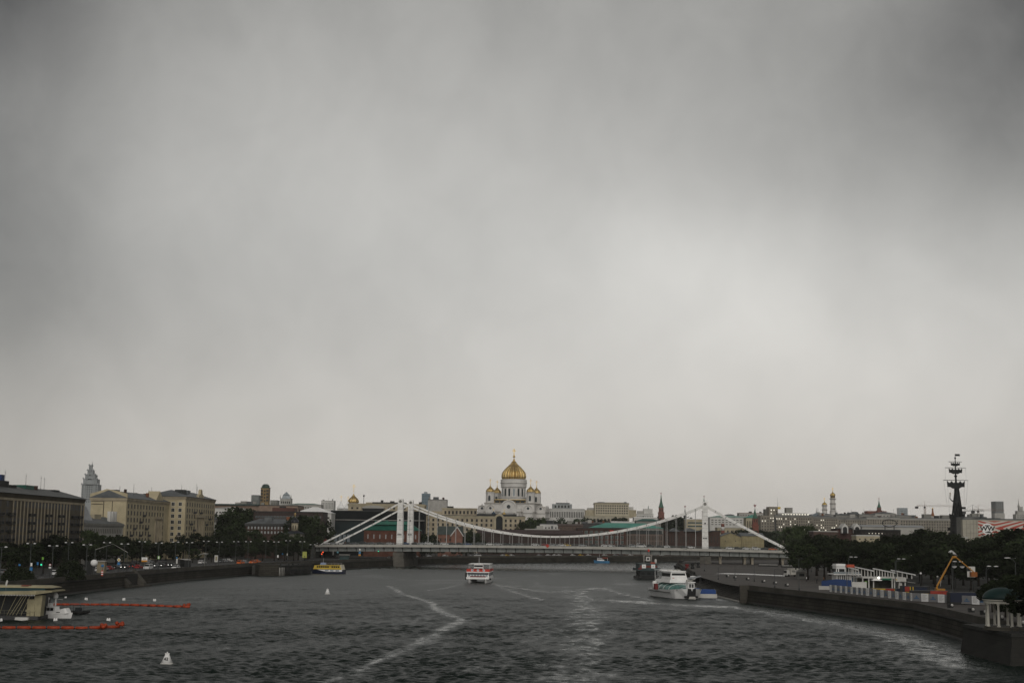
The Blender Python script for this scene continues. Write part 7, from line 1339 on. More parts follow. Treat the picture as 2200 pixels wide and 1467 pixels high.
def sign(label, px, py, Y, w, h, m_, shape='rect', extra=None, name='road_sign'):
    p = at(px, py, Y); r = thing(name, label, 'sign', (p.x, Y, GZ)); z = p.z - GZ; MB().cyl(0, .12, 0, z + h * .3, .06).build('pole', LAMPPOST, r)
    if shape == 'disc': MB().tube((0, -.04, z), (0, .04, z), w / 2, None, 18).build('panel', m_, r)
    elif shape == 'diamond': MB().xprism([(-w / 2, z), (0, z - h / 2), (w / 2, z), (0, z + h / 2)], -.05, .05).build('panel', m_, r)
    else: MB().box(-w / 2, w / 2, -.05, .05, z - h / 2, z + h / 2).build('panel', m_, r)
    if extra: extra(r, z)
    return r
SBL = mat('sign_blue', (.03, .18, .42)); LIMEG = mat('lime_sign', (.20, .45, .06), .5)
DY = sign('yellow diamond sign with a white rim above a blue sign, over the parked cars', 255.5, 1202, 450, 1.2, 1.3, WHITE, 'diamond', lambda r, z: (MB().xprism([(-.38, z), (0, z - .42), (.38, z), (0, z + .42)], -.09, -.051).build('yellow_center', YELLOW, r), MB().box(-.4, .4, -.05, .05, z - 1.6, z - .8).build('blue_plate', SBL, r)))
BRD = sign('white and orange information board on a post above the white van', 310.5, 1201.5, 470, 1.9, 1.45, WHITE, 'rect', lambda r, z: (MB().box(-.95, .95, -.08, -.051, z - .72, z - .2).build('orange_band', mat('orange_band', (.62, .27, .03), .5), r), MB().box(-.5, .5, -.08, -.051, z - .0, z + .12).box(-.4, .5, -.08, -.051, z + .25, z + .36).build('text_lines', GREYST, r)))
sign('lime and white upright sign right of the white and orange board', 341, 1197, 480, .8, 1.0, LIMEG, 'rect', lambda r, z: MB().box(-.2, .2, -.08, -.051, z - .4, z + .4).build('white_pane', WHITE, r))
sign('lime green sign high in the dark trees at far left', 92, 1199, 430, .55, .8, LIMEG); sign('small blue square sign left of the blue and white sign stack', 42, 1213, 410, .55, .55, SBL); sign('small blue sign among the dark trees between two sign stacks', 81, 1210, 410, .5, .8, SBL)
sign('stack of a white sign above blue and white plates at the far left', 67.5, 1212, 405, .5, .9, WHITE, 'rect', lambda r, z: (MB().box(-.38, .38, -.05, .05, z - 1.75, z - .75).build('blue_plate', SBL, r), MB().box(-.32, .32, -.05, .05, z - 2.3, z - 1.85).build('white_plate', WHITE, r)))
sign('white round sign with a red rim beside the big dark bush', 107.5, 1213, 410, .75, .75, mat('sign_red_rim', (.35, .03, .03), .5), 'disc', lambda r, z: (MB().tube((0, -.06, z), (0, -.041, z), .27, None, 16).build('white_face', WHITE, r), MB().box(-.33, .33, -.05, .05, z - .95, z - .5).build('white_plate', WHITE, r)))
sign('blue sign at the right end of the lime sign row beside the bus', 380, 1197.5, 480, .45, .6, SBL); sign('white upright column sign left of the dark bus', 380, 1205, 478, .5, 1.6, OFFWHITE)
sign('tall pale information pillar with a cream pane, right of the pale canopy', 464.5, 1199.5, 560, 1.3, 2.6, OFFWHITE, 'rect', lambda r, z: MB().box(-.3, .35, -.08, -.051, z - .7, z + .9).build('pane', mat('cream_pane', (.30, .26, .16), .5), r), name='information_pillar')
sign('yellow-green billboard by the timber landing stage', 654.5, 1191, 640, 1.9, 2.7, mat('billboard_lime', (.40, .42, .10), .6), 'rect', lambda r, z: MB().box(-.2, .25, -.08, -.051, z - 1.0, z - .6).build('dark_figure', DKGREY, r), name='billboard')
sign('small white sign post left of the yellow-green billboard', 597, 1194.5, 610, .6, 1.0, WHITE); sign('small blue and white sign between the white post and the billboard', 607, 1189.5, 615, .6, .7, SBL, 'disc'); sign('tiny white sign right of the round blue sign near the billboard', 617, 1190.5, 620, .35, .9, OFFWHITE)
sign('pale blue round sign under the left end of the bridge', 725.5, 1186, 720, 1.0, 1.1, mat('pale_sign_blue', (.12, .30, .36), .5), 'disc'); sign('stack of yellow, blue and orange signs under the bridge left of the pier', 773, 1180, 740, 1.0, 1.2, WHITE, 'diamond', lambda r, z: (MB().box(-.5, .5, -.05, .05, z - 2.3, z - .9).build('blue_plate', SKYBLUE, r), MB().box(-.6, .6, -.05, .05, z - 3.2, z - 2.4).build('orange_plate', BRIGHTPANE if False else mat('orange_band', (.62, .27, .03)), r)))
p = at(740, 1187, 745); SH = thing('bus_shelter', 'pale glazed bus shelter under the left end of the bridge', 'shelter', (p.x, 745, GZ)); MB().box(-2.8, 2.8, 0, 2, 2.7, 2.95).build('roof', PALEGREY, SH); MB().box(-2.6, 2.6, 1.8, 1.9, .2, 2.7).box(2.5, 2.6, .2, 1.8, .2, 2.7).build('glass_panel', TEALGL, SH); b = MB()
for x in (-2.6, 2.6): b.tube((x, .2, 0), (x, .2, 2.7), .06)
b.build('post', LAMPPOST, SH)
def traffic_light(label, px, py, Y, lit):
    p = at(px, py, Y); r = thing('traffic_light', label, 'traffic light', (p.x, Y, GZ)); z = p.z - GZ; MB().cyl(0, .2, 0, z + .6, .07).build('pole', LAMPPOST, r); MB().box(-.22, .22, -.15, .15, z - .75, z + .75).build('housing', BLACK, r); MB().tube((0, -.2, z), (0, -.15, z), .26 if lit is not None else .2, None, 12).build('lens', lit, r)
traffic_light('red-orange traffic light glowing above the yellow boat', 694, 1185.5, 680, REDL); traffic_light('second, lower red traffic light left of the first above the yellow boat', 691.5, 1189.5, 668, REDL); traffic_light('green traffic light under the bridge left of the pier', 813, 1183.5, 745, GRNL); traffic_light('red traffic light in the dark trees at far left', 151, 1209, 440, TAILL); traffic_light('green traffic light in the dark trees at far left', 89, 1212.5, 430, GRNL)
p = at(436, 1196, 560); CN = thing('canopy', 'pale rounded canopy over the white tall car on the left road', 'canopy', (p.x, 560, GZ)); MB().loft([[(-1.8, 0, 4.6), (-1.8, 3, 4.6), (-1.8, 3, 4.7), (-1.8, 0, 4.7)], [(0, -.3, 5.2), (0, 3.3, 5.2), (0, 3.3, 5.35), (0, -.3, 5.35)], [(1.6, 0, 5.1), (1.6, 3, 5.1), (1.6, 3, 5.25), (1.6, 0, 5.25)]], False).build('roof', OFFWHITE, CN); MB().tube((.4, 1.5, 0), (.4, 1.5, 5.2), .1).tube((.4, 1.5, 3.6), (1.4, 1.5, 5.1), .07).build('post', PALEGREY, CN)
# big round dark bush on the quay
def bush(label, px, yt, Y, r, squash=.7, leaf='dark'):
    p = at(px, yt, Y); R_ = random.Random(px); b = MB(); h = max(1.5, p.z - GZ)
    for k in range(1500):
        d = Vector((R_.gauss(0, 1), R_.gauss(0, 1), abs(R_.gauss(0, 1)))).normalized() * R_.uniform(.7, 1.03) * (1 + .1 * sin(5 * R_.random())); c = Vector((d.x * r, d.y * r, d.z * h)); u = Vector((R_.gauss(0, 1), R_.gauss(0, 1), R_.gauss(0, 1))).normalized(); v = u.orthogonal().normalized(); w = R_.uniform(.16, .3); b.add([c - u * w * 1.4, c + v * w, c + u * w * 1.4, c - v * w], [(0, 1, 2, 3)])
    s = thing('bush', label, 'bush', (p.x, Y, GZ)); b.build('foliage', LEAF[leaf], s); MB().tube((0, 0, 0), (0, 0, h * .7), .3, .1).build('stem', BARK, s); return s
bush('big rounded dark bush on the left quay between the white cars', 152, 1204, 402, 4.0)
bush('dark bush at the foot of the street lamps left of the white sphere', 40, 1218, 385, 4.2)
# overhead wire frame (trolley mast) on the left road
p0, p1, p2 = at(205, 1180, 480), at(243, 1168, 520), at(274, 1186, 470); TW = thing('wire_mast', 'pale bracket poles carrying crossing wires above the left road', 'mast', (p1.x, p1.y, GZ)); o = TW.location; b = MB()
for q in (p0, p2): b.tube((q.x - o.x, q.y - o.y, 0), (q.x - o.x, q.y - o.y, q.z - GZ), .13)
b.build('pole', LAMPPOST, TW); MB().tube(p0 - o, p1 - o, .09).tube(p1 - o, p2 - o, .09).build('wire_arm', PALEGREY, TW)
# white work van and little truck on the promenade
p = gnd(1702, 1238, GZ); VN = thing('box_truck', 'small white box truck parked on the promenade below the right bridge end', 'truck', (p.x, p.y, GZ), radians(200)); MB().box(-2.4, 1.4, -1.2, 1.2, .7, 3.0).build('cargo_box', mat('aged_white', (.5, .48, .43), .6, var=.3, scale=1.0), VN); MB().taper(1.5, 3.0, -1.1, 1.1, .5, 2.4, .25, .1).build('cab', OFFWHITE, VN); MB().box(2.85, 2.95, -.9, .9, 1.4, 2.1).build('window', GLASS, VN); MB().box(-.6, .9, 1.21, 1.24, 1.6, 2.3).box(-.6, .9, -1.24, -1.21, 1.6, 2.3).build('side_lettering', GREYST, VN)
for x in (-1.6, 2.1):
    for y in (-1.0, 1.0): MB().tube((x, y - .15, .45), (x, y + .15, .45), .45, None, 12).build('wheel', RUBBER, VN)
p = gnd(1738, 1246, GZ); HK = thing('park_kiosk', 'little pale-roofed kiosk in the shade right of the box truck', 'kiosk', (p.x, p.y + 12, GZ)); MB().box(-1.4, 1.4, 0, 2.6, 0, 2.4).build('wall', GREYST, HK); roof_hip(MB(), -1.4, 1.4, 0, 2.6, 2.4, 1.3, .5).build('roof', PALEGREY, HK); MB().box(-.9, .9, -.05, -.0, 1.0, 1.9).build('hatch', GLASS, HK)
for i, (px, Y, lb) in enumerate(((1640, 720, 'left black barrier block under the right side span'), (1660, 720, 'middle black barrier block under the right side span'), (1690, 700, 'right black barrier block by the last column of the bridge'))): p = at(px, 1208, Y); r = thing('barrier', lb, 'barrier', (p.x, Y, GZ)); MB().box(-2.6, 2.6, -.3, .3, 0, 1.1).box(-2.6, 2.6, -.4, .4, 0, .3).build('body', BLACK, r); MB().box(-2.4, 2.4, -.33, -.3, .7, .95).build('stripe', OFFWHITE, r)
for px, Y, lb in ((1476, 620, 'dark red round bollard cluster at the end of the promenade'), (1488, 640, 'dark bollard right of the red one at the end of the promenade'), (1452, 600, 'dark mooring block nearest the tugboat'), (1500, 670, 'dark mooring block nearest the right pylons')):
    p = at(px, 1222, Y); r = thing('mooring_bollard', lb, 'bollard', (p.x, Y, GZ if px != 1452 else GZ - .2)); MB().lathe([(.9, 0), (.8, .8), (.5, 1.2), (.9, 1.9), (.9, 2.3), (.3, 2.5)], 12).build('body', DKRED if px == 1476 else BLACK, r)

# ------------------------------------------------------------------ right-bank pavilion, fence, containers, boom lift
Yp = 430; c = at(1808, 1255, Yp); PV = thing('white_pavilion', 'white two-storey river pavilion with a roof terrace and long pergola frames', 'pavilion', (c.x, Yp, GZ)); o = PV.location
def lx(px, Y=Yp): return at(px, 1240, Y).x - o.x
def lz(px, py, Y=Yp): return at(px, py, Y).z - GZ
MB().box(lx(1797), lx(1830), 0, 6, 0, lz(1810, 1234)).build('ground_floor', WHITE, PV); MB().box(lx(1789), lx(1850), -1.2, 7, lz(1810, 1234), lz(1810, 1232)).build('terrace_slab', WHITE, PV)
MB().box(lx(1789), lx(1846), -1.2, -1.12, lz(1810, 1232), lz(1810, 1227.5)).build('glass_balustrade', PALEGL, PV); MB().box(lx(1798), lx(1818), .5, 5.5, lz(1810, 1221.5), lz(1810, 1211)).box(lx(1796.5), lx(1818), .2, 5.8, lz(1810, 1216), lz(1810, 1214.5)).build('upper_storey', WHITE, PV); MB().box(lx(1799), lx(1817), 1, 5, lz(1810, 1231), lz(1810, 1221.5)).build('dark_opening', BLACK, PV); b = MB()
for px in (1798.5, 1803, 1817): b.box(lx(px) - .12, lx(px) + .12, .6, .85, lz(1810, 1232), lz(1810, 1221.5))
b.build('posts', WHITE, PV)
for px in (1801, 1805, 1810, 1814, 1819): win_at(PV, win_mesh(.36, 1.6, GLASS, WFRAME, True), lx(px), 0, lz(1810, 1247), 'f')
b = MB(); 
for i in range(6): z = lz(1810, 1254) + i * .35; b.box(lx(1797.5), lx(1829), -.03, 0, z, z + .05)
b.build('plank_lines', PALEGREY, PV); MB().box(lx(1830), lx(1850), .4, 5.5, 0, lz(1840, 1239.5)).build('blue_wall', mat('pavilion_blue', (.02, .08, .14), .5), PV); b = MB()
for px in (1834, 1837, 1841, 1845, 1849): b.box(lx(px) - .14, lx(px) + .14, .2, .4, 0, lz(1840, 1239.5))
b.build('white_bars', PALEGREY, PV)
def gantry(label, px0, px1, y0, y1, yb, Y, nposts):
    a, c = at(px0, y0, Y), at(px1, y1, Y - 14); r = thing('pergola', label, 'pergola', (a.x, a.y, GZ)); o = r.location; v = c - a
    MB().bar(a - o, c - o, .3, .24).bar(a - o + Vector((1.2, 5, 0)), c - o + Vector((1.2, 5, 0)), .2, .2).build('beam', WHITE, r)
    for i in range(nposts): q = a + v * ((i + .3) / nposts) - o; zb = at(px0, yb, Y).z - GZ; MB().box(q.x - .11, q.x + .11, q.y - .11, q.y + .11, max(0, zb), q.z).build('post', OFFWHITE, r)
    MB().bar(a - o + Vector((0, 0, -2.6)), c - o + Vector((0, 0, -2.2)), .12, .12).build('lower_rail', OFFWHITE, r)
gantry('white pergola frame directly right of the pavilion tower', 1822, 1842, 1218.5, 1223.5, 1232, 424, 4); gantry('longest white pergola frame, second from the pavilion tower', 1829, 1876, 1216, 1226, 1236, 428, 7); gantry('white pergola frame above the lit cafe', 1876, 1924, 1221, 1230.5, 1238, 420, 8); gantry('rightmost white pergola frame, ending at a lone post', 1915, 1966, 1224.5, 1234.5, 1240, 415, 5)
p = at(1824, 1214.5, 424); OS = thing('orange_awning', 'small orange awning on the corner of the pavilion roof', 'awning', (p.x, 424, GZ)); z = p.z - GZ; MB().taper(-1.0, 1.5, -.8, .8, z - .5, z + .35, .1, .2).build('cloth', ORANGE, OS); MB().tube((-.9, 0, 0), (-.9, 0, z), .06).tube((1.3, 0, 0), (1.3, 0, z), .06).build('post', OFFWHITE, OS)
Yc = 410; c = at(1895, 1258, Yc); CF = thing('cafe', 'open riverside cafe with a lit lamp, a green sign and a white signboard', 'cafe', (c.x, Yc, GZ)); o = CF.location; lx = lambda px: at(px, 1250, Yc).x - o.x; lz = lambda py: at(1895, py, Yc).z - GZ
MB().box(lx(1852), lx(1945), -.5, 7, lz(1242), lz(1239)).build('roof', OFFWHITE, CF); MB().box(lx(1853), lx(1944), 5.5, 6.5, 0, lz(1242)).build('back_wall', mat('cafe_dim', (.09, .085, .07), .8, var=.5, scale=1.2), CF); MB().box(lx(1894), lx(1914), -.62, -.5, lz(1245), lz(1241.5)).build('green_sign', mat('sign_green', (.01, .14, .07), .5), CF); SB_ = MB().box(lx(1921), lx(1945.5), -.75, -.55, lz(1248.5), lz(1240)).build('signboard', OFFWHITE, CF); MB().box(lx(1923), lx(1926), -.8, -.75, lz(1245), lz(1243)).build('yellow_mark', YELLOW, SB_)
MB().ball(lx(1887), -.6, lz(1240.5), .32, 10, 8).build('lamp', HEADL, CF); MB().taper(lx(1871), lx(1894), -1.2, 2, lz(1246.5), lz(1242.5), .8, .4).build('awning', WHITE, CF); b = MB()
for px in (1853, 1866, 1876, 1916, 1921, 1932, 1944): b.box(lx(px) - .15, lx(px) + .15, -.4, -.1, 0, lz(1242))
b.build('post', OFFWHITE, CF); MB().box(lx(1853), lx(1862), 0, 2, 0, lz(1250)).box(lx(1930), lx(1938), 0, 2, 0, lz(1251)).build('counter', OFFWHITE, CF); MB().box(lx(1860), lx(1864), .5, 2, lz(1255), lz(1248)).build('drinks_fridge', LIMEG, CF)
a, c = gnd(1793, 1268, GZ), gnd(1852, 1273, GZ); TP = thing('tarpaulin_boat', "boat under a blue tarpaulin with white stern, behind the poster fence's left end", 'covered boat', ((a.x + c.x) / 2, a.y + 6, GZ), radians(-12)); MB().loft([[(-4, -1, .9), (-4, 1, .9), (-4, .0, 2.3)], [(0, -1.4, 1.0), (0, 1.4, 1.0), (0, 0, 2.9)], [(4, -1.3, 1.0), (4, 1.3, 1.0), (4, 0, 2.7)]], False).build('tarpaulin', NAVY and mat('blue_tarpaulin', (.015, .06, .22), .6), TP); hull(9.5, 2.6, 1.0, OFFWHITE, TP, z0=.0); MB().box(4.1, 8.0, -1.2, 1.2, .6, 2.2).build('stern_cover', OFFWHITE, TP)
# fence of poster panels along the promenade edge
FN = thing('poster_fence', 'long fence of white posters and grey mesh panels along the right quay', 'fence'); fp = [(1783, 1272), (1850, 1279), (1915, 1286.5), (1960, 1292), (2030, 1296), (2118, 1301)]; P = [gnd(x, y, GZ) for x, y in fp]; LG = mat('mesh_grey', (.24, .24, .245), .8, var=.2); MESHB = mat('mesh_print_blue', (.06, .15, .28), .7); k = 0
for (a, c) in zip(P[:-1], P[1:]):
    v = c - a; L_ = v.length; s = 0; rz = atan2(v.y, v.x)
    while s < L_ - .6:
        poster = k % 2 == 0; w = min(L_ - s, (1.25 if poster else 2.1) if k < 14 else (2.0 if poster else 2.6)); q = a + v * ((s + w / 2) / L_); b = MB().box(-w / 2 + .03, w / 2 - .03, -.05, .0, .05, 1.8).slot(1)
        if poster:
            for j in range(6): b.box(-w * .36, w * (.36 - .12 * (j % 3)), -.06, -.051, 1.50 - j * .22, 1.56 - j * .22)
        else:
            b.xprism([(-.45, .85), (.45, .85), (0, 1.3)], -.06, -.051); b.box(-.75, .75, -.06, -.051, .55, .75)
        b.build('poster' if poster else 'mesh_panel', [mat('poster_white', (.84, .84, .83), .7, var=.1), GREYST] if poster else [LG, MESHB], FN, (q.x, q.y, GZ + .15), rz); s += w; k += 1
b = MB()
for (a, c) in zip(P[:-1], P[1:]):
    v = c - a; n = int(v.length / 2.2)
    for i in range(n + 1): q = a + v * (i / max(1, n)); b.tube((q.x, q.y + .12, GZ), (q.x, q.y + .12, GZ + 2.0), .05, None, 5)
b.build('posts', DKGREY, FN)
# painted containers behind the fence
def container(label, px0, px1, yb, yt, Y, cols, depth=2.5, name='painted_container'):
    a, c = at(px0, yt, Y), at(px1, yt, Y); w = c.x - a.x; h = a.z - GZ; r = thing(name, label, 'container', ((a.x + c.x) / 2, Y, GZ)); MB().box(-w / 2, w / 2, 0, depth, 0, h).build('body', BLACK, r)
    for x0, x1, z0, z1, m_ in cols: MB().box(-w / 2 + x0 * w + .03, -w / 2 + x1 * w - .03, -.05, 0, z0 * h + .03, z1 * h - .03).build('panel', m_, r)
    return r
MR = mat('panel_red', (.30, .035, .02), .6); MY = mat('panel_yellow', (.55, .36, .03), .6); MN = mat('panel_navy', (.008, .014, .035), .6); MW = WHITE
container('low yellow, red and black painted container behind the white fence posters', 1873, 1938, 1285, 1263, 362, [(0, .45, .55, 1, MY), (.45, .74, .45, 1, MR), (.74, .76, .3, 1, MY), (.76, .97, .4, .95, MN), (.97, 1, 0, 1, MR)])
container('dark container framed in red and yellow, right of the low yellow and red one', 1939, 1998, 1290, 1258, 350, [(0, .08, 0, 1, MN), (.08, .26, .5, .95, MR), (.26, .3, .4, .95, MY), (.36, .40, .5, .95, MY), (.45, .9, .5, .9, MN), (.05, 1, .22, .48, MY), (.2, .75, .2, .36, MN)])
container('red and yellow container under the yellow boom', 1960, 2040, 1296, 1268, 328, [(0, .45, .45, .75, MY), (.48, .8, .55, 1, MR), (.8, .95, .0, 1, MR)])
container('dark blue container with red ends, left of the rotunda', 2041, 2122, 1300, 1272, 312, [(0, .7, .2, 1, MN), (.82, 1, .3, .9, MR)])
# boom lift
Yl = 335; c = at(2020, 1292, Yl); LF = thing('boom_lift', 'yellow boom lift with its jib folded over towards a white board', 'boom lift', (c.x, Yl, GZ)); o = LF.location; q = lambda px, py: Vector((at(px, py, Yl).x - o.x, 0, at(px, py, Yl).z - GZ))
MB().box(-1.6, 3.2, -1.2, 1.2, .6, 1.7).box(-1, 1, -.9, .9, 1.7, 2.6).build('chassis', BOOMY, LF)
for x in (-1.1, 2.6):
    for y in (-1.1, 1.1): MB().tube((x, y - .2, .5), (x, y + .2, .5), .5, None, 12).build('wheel', RUBBER, LF)
a, bq, cq, d = q(2020, 1270), q(2012, 1260), q(2046.5, 1196.5), q(2093, 1229); LB_ = MB().tube(a + Vector((0, 0, -1.2)), bq, .28, .24, 6).bar(bq, bq + (cq - bq) * .6, .5, .62).bar(bq + (cq - bq) * .55, cq, .36, .46).build('lower_boom', BOOMY, LF); MB().tube(bq + Vector((.9, 0, .1)), bq + (cq - bq) * .28, .1).build('hydraulic_ram', PALEGREY, LB_); MB().tube(cq, cq + Vector((.9, 0, .05)), .3, .25, 8).bar(cq + Vector((.8, 0, 0)), d, .26, .28).build('upper_boom', BOOMY, LF); MB().box(d.x - .9, d.x + .5, -.7, .7, d.z - 1.0, d.z - .8).box(d.x - .9, d.x + .5, -.7, -.64, d.z - .8, d.z + .1).box(d.x - .9, d.x + .5, .64, .7, d.z - .8, d.z + .1).box(d.x - .9, d.x - .84, -.6, .6, d.z - .8, d.z + .1).build('basket', mat('basket_orange', (.30, .10, .02), .6), LF)
c = at(2088, 1228, 338); WBd = thing('white_board', 'white advertising board on dark legs behind the boom lift basket', 'board', (c.x, 338.5, GZ)); o2 = WBd.location; z0, z1 = at(2088, 1239, 338.5).z - GZ, at(2088, 1216.5, 338.5).z - GZ; MB().box(-.95, .95, 0, .1, z0, z1).build('panel', OFFWHITE, WBd); MB().box(-.95, -.1, -.05, 0, z0 + 1.35, z1 - .3).box(-.3, .35, -.05, 0, z0 + .1, z0 + .7).build('dark_print', BLACK, WBd); MB().tube((-.7, .05, 0), (-.2, .05, z0), .08).tube((.7, .05, 0), (.2, .05, z0), .08).build('legs', BLACK, WBd)
c = at(2058, 1216, 320); BL = thing('bowl_lamp', 'street lamp with two white glass bowls hanging from a bar, right of the yellow boom', 'street lamp', (c.x, 320, GZ)); z = c.z - GZ; MB().cyl(-1.0, 0, 0, z + .3, .07).tube((-1.0, 0, z + .2), (1.4, 0, z + .2), .05).build('pole', BLACK, BL)
for x in (-.8, .95): MB().lathe([(.02, z - .42), (.25, z - .36), (.46, z - .15), (.54, z + .02)], 14, x).build('glass_bowl', LAMPW, BL); MB().lathe([(.56, z + .02), (.3, z + .2), (.05, z + .28)], 14, x).build('shade', BLACK, BL)
c = at(2046, 1186, 420); WS = thing('white_canopy', 'pointed white cloth canopy standing on a grey base above the boom lift', 'canopy', (c.x, 420, GZ)); z = c.z - GZ; k = mpp(420); MB().loft([[(-8 * k, 0, z + .05), (-7.8 * k, .6, z), (-7.5 * k, 0, z - .1)], [(-3.6 * k, -.5, z + 5 * k), (-2.5 * k, .9, z + 4 * k), (-2.5 * k, -.2, z - 2.5 * k)], [(.5 * k, -.8, z + 2.5 * k), (1 * k, 1, z + 2 * k), (.5 * k, -.4, z - 3.6 * k)], [(8 * k, -.3, z - 3.6 * k), (8 * k, .5, z - 3.8 * k), (7.5 * k, -.1, z - 4.4 * k)]], False).build('cloth', WHITE, WS); MB().box(2 * k, 10 * k, -.4, 1, z - 8.5 * k, z - 5.5 * k).tube((5 * k, .2, 0), (5 * k, .2, z - 5 * k), .15).tube((-2 * k, .2, z - 4 * k), (3 * k, .2, z - 7 * k), .06).build('base', mat('grey_base', (.12, .125, .125), .6), WS)
p = at(1978, 1231, 400); GL_ = thing('globe_lamp', 'lone white globe lamp on a post right of the pergola frames', 'street lamp', (p.x, 400, GZ)); MB().cyl(0, 0, 0, p.z - GZ, .06).build('pole', LAMPPOST, GL_); MB().ball(0, 0, p.z - GZ, .3, 12, 8).build('globe', LAMPW, GL_)
p = at(2014, 1238, 390); GL2 = thing('globe_lamp', 'dim globe lamp on a post left of the yellow boom', 'street lamp', (p.x, 390, GZ)); MB().cyl(0, 0, 0, p.z - GZ, .06).build('pole', LAMPPOST, GL2); MB().ball(0, 0, p.z - GZ, .26, 12, 8).build('globe', PALEGREY, GL2)
# rotunda on its bastion at the right edge
c = at(2156, 1345, 216.5); RO = thing('rotunda', 'white columned rotunda with a dark green dome on the bastion at the right edge', 'rotunda', (c.x, 216.5, 4.75)); zb = 0
RCOL = mat('rotunda_white', (.52, .50, .44), .8, var=.2, scale=.8); zE0, zE1 = at(2130, 1296.5, 214).z - 4.75, at(2130, 1288, 214).z - 4.75
MB().lathe([(3.0, -.25), (3.0, 0), (2.8, .0), (2.8, .25)], 28, smooth=False).build('base', GRANITE2, RO)
for i in range(8): a = radians(-124 + i * 45); MB().lathe([(.27, .2), (.27, .4), (.19, .45), (.17, zE0 - .3), (.25, zE0 - .15), (.25, zE0)], 14, 2.45 * cos(a), 2.45 * sin(a)).build('column', RCOL, RO)
MB().lathe([(2.2, zE0), (2.75, zE0), (2.75, zE0 + .35), (2.95, zE1 - .12), (2.95, zE1), (2.2, zE1)], 32, smooth=False).build('entablature', RCOL, RO); MB().lathe([(2.95 * cos(t), zE1 + .02 + 1.75 * sin(t)) for t in [pi / 2 * i / 9 for i in range(9)]] + [(.02, zE1 + 1.77)], 32).build('dome', mat('dark_teal_dome', (.006, .03, .028), .6, var=.3), RO)
BA = thing('quay_bastion', 'dark stone bastion jutting into the river under the rotunda', 'bastion', (0, 0, 0)); g0, g1 = gnd(2090, 1409), gnd(2095, 1386)
x0 = g0.x - .5; MB().loft([[(x0, 206, -1), (x0 + 60, 190, -1), (x0 + 60, 232, -1), (x0 + 1, 232, -1)], [(x0 + 1.2, 208, 4.0), (x0 + 60, 192, 4.0), (x0 + 60, 231, 4.0), (x0 + 1.6, 231, 4.0)]], False).build('wall', mat('dark_bastion_granite', (.028, .027, .023), .85, var=.35, scale=.15, bump=.3, brick=(2.4, .62, .035, .55)), BA); MB().prism([(x0 + 1.0, 207.8), (x0 + 60, 191.8), (x0 + 60, 231), (x0 + 1.3, 231)], 4.0, 4.5).build('coping', mat('dark_ledge', (.03, .03, .027)), BA); b = MB()  # wall stone is one even tone, darker than the quay granite
for i in range(30): t = i / 29; b.box(x0 + 1.3 + 30 * t - .06, x0 + 1.3 + 30 * t + .06, 208.2 - 8 * t - .06, 208.2 - 8 * t + .06, 4.5, 5.4)
b.bar((x0 + 1.3, 208.2, 5.4), (x0 + 31.3, 200.2, 5.4), .1, .1); b.build('railing', BLACK, BA)
# floodlights along the right parapet
fl = None
for i, (px, py) in enumerate(((1563, 1238), (1579, 1240.5), (1606, 1244.5), (1640, 1250), (1665, 1253.5), (1690, 1258), (2042, 1304), (2087, 1313.5), (2113, 1318.5), (2149, 1330), (2194, 1342))):
    if px < 1602: z = 4.05
    else: z = 4.87
    p = gnd(px, py + 1.2, z); lb = f'small dark floodlight with pale lens on the right quay edge, {ORD[i]} from the bridge'
    if fl is None: r = fl = thing('floodlight', lb, 'floodlight', group='floodlights along the right quay'); MB().box(-.55, -.05, -.3, .3, 0, .75).taper(.0, .55, -.28, .28, 0, .35, .08, .05).build('box', BLACK, r); MB().ball(.28, -.1, .52, .27, 10, 8).build('lens', OFFWHITE, r)
    else: r = dup(fl, label=lb)
    r.location = (p.x, p.y, z)
# ------------------------------------------------------------------ people
def person(label, loc, rz, m_top, m_leg, pose='stand'):
    r = thing('person', label, 'person', loc, rz); st_ = .18 if pose == 'walk' else .03
    V = [(0, 0, .95, .15, .10), (0, 0, 1.15, .15, .10), (0, 0, 1.36, .17, .10), (0, 0, 1.50, .055), (0, -.01, 1.60, .085, .095), (0, -.01, 1.70, .07), (.09, 0, .88, .09), (.1, -st_ * .6, .48, .065), (.1, -st_ * .4 + .03, .08, .045), (.1, -st_ * .4 - .12, .04, .04), (-.09, 0, .88, .09), (-.1, st_ * .4, .48, .065), (-.1, st_ + .02, .08, .045), (-.1, st_ - .12, .04, .04), (.21, 0, 1.38, .06), (.26, .02, 1.1, .048), (.25, -.06, .86, .035), (-.21, 0, 1.38, .06), (-.26, .02, 1.1, .048), (-.25, -.06, .86, .035)]
    E = [(0, 1), (1, 2), (2, 3), (3, 4), (4, 5), (0, 6), (6, 7), (7, 8), (8, 9), (0, 10), (10, 11), (11, 12), (12, 13), (2, 14), (14, 15), (15, 16), (2, 17), (17, 18), (18, 19)]
    b = skin_figure('body', V, E, r, m_leg, 1); me = b.data; me.materials.append(m_top); me.materials.append(SKIN)
    for p in me.polygons: z = p.center.z; p.material_index = 2 if z > 1.47 or (abs(p.center.x) > .2 and z < .92) else (1 if z > .9 else 0)
    MB().ball(0, .02, 1.66, .115, 10, 8, 1, 1.05, .95).build('hair', HAIR, r); return r
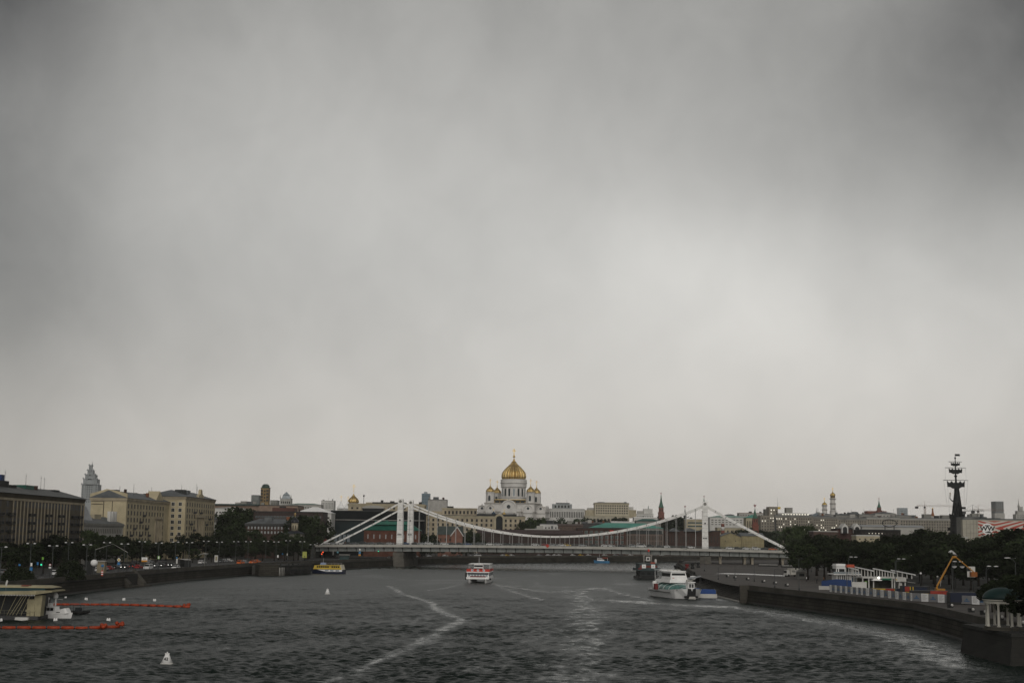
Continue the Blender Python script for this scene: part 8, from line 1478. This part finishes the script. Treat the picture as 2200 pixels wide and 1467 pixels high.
PERS = [(1733, 1249, 'person in dark clothes with a white top by the kiosk on the promenade', WHITE, CLOTHD, 'walk'), (1755, 1253, 'person in dark clothes standing alone on the promenade right of the kiosk', CLOTHD, CLOTHD, 'stand'), (1770, 1250, 'person in a brownish top among the trees left of the pavilion', mat('brown_cloth', (.2, .1, .05), .9), CLOTHD, 'stand')]
for px, py, lb, a, c, ps in PERS: p = gnd(px, py, GZ); person(lb, (p.x, p.y, GZ + .005), random.uniform(0, 6), a, c, ps)
for px, lb, m_ in ((742, 'worker in an orange vest walking on the bridge pavement near its left end', CLOTHR), (1316, 'person in a green jacket on the bridge pavement at mid-span', mat('green_cloth', (.02, .12, .06), .9)), (1321, 'person in a pale red jacket on the bridge pavement beside the one in green', mat('pink_cloth', (.4, .12, .1), .9))):
    y = PW0 + 1.6; d = ray(px, 1160); k = d.x / d.y; ox, oy = BM.translation.x, BM.translation.y; ca, sa = BM[0][0], BM[1][0]; x = (k * (oy + y * ca) - ox + y * sa) / (ca - k * sa); person(lb, bpt(x, y, zdk(x) - .1), BR.rotation_euler.z + pi / 2, m_, CLOTHD, 'walk')
p = at(1176.5, 1167.5, 778); y = PW0 - .1; d = ray(1176.5, 1160); k = d.x / d.y; ox, oy = BM.translation.x, BM.translation.y; ca, sa = BM[0][0], BM[1][0]; x = (k * (oy + y * ca) - ox + y * sa) / (ca - k * sa); q = bpt(x, y, zdk(x)); CS = thing('channel_sign', 'red diamond channel sign fixed to the bridge railing at mid-span', 'sign', q, BR.rotation_euler.z); MB().xprism([(-1.1, 0.1), (0, -1.0), (1.1, .1), (0, 1.2)], -.12, -.02).build('panel', mat('sign_red', (.50, .05, .03), .5), CS)

# ------------------------------------------------------------------ haze
hz = MB().box(-5200, 5200, -400, 6200, -3.2, 196).build('haze', [], None); hz['kind'] = 'stuff'
m = bpy.data.materials.new('haze_air'); m.use_nodes = True; t = m.node_tree; t.nodes.clear(); g = G(t); pv = g.n('ShaderNodeVolumePrincipled'); pv.inputs['Color'].default_value = (.91, .905, .885, 1); pv.inputs['Density'].default_value = HAZE; pv.inputs['Anisotropy'].default_value = 0.0; mo = g.n('ShaderNodeOutputMaterial'); t.links.new(pv.outputs[0], mo.inputs['Volume']); hz.data.materials.append(m)
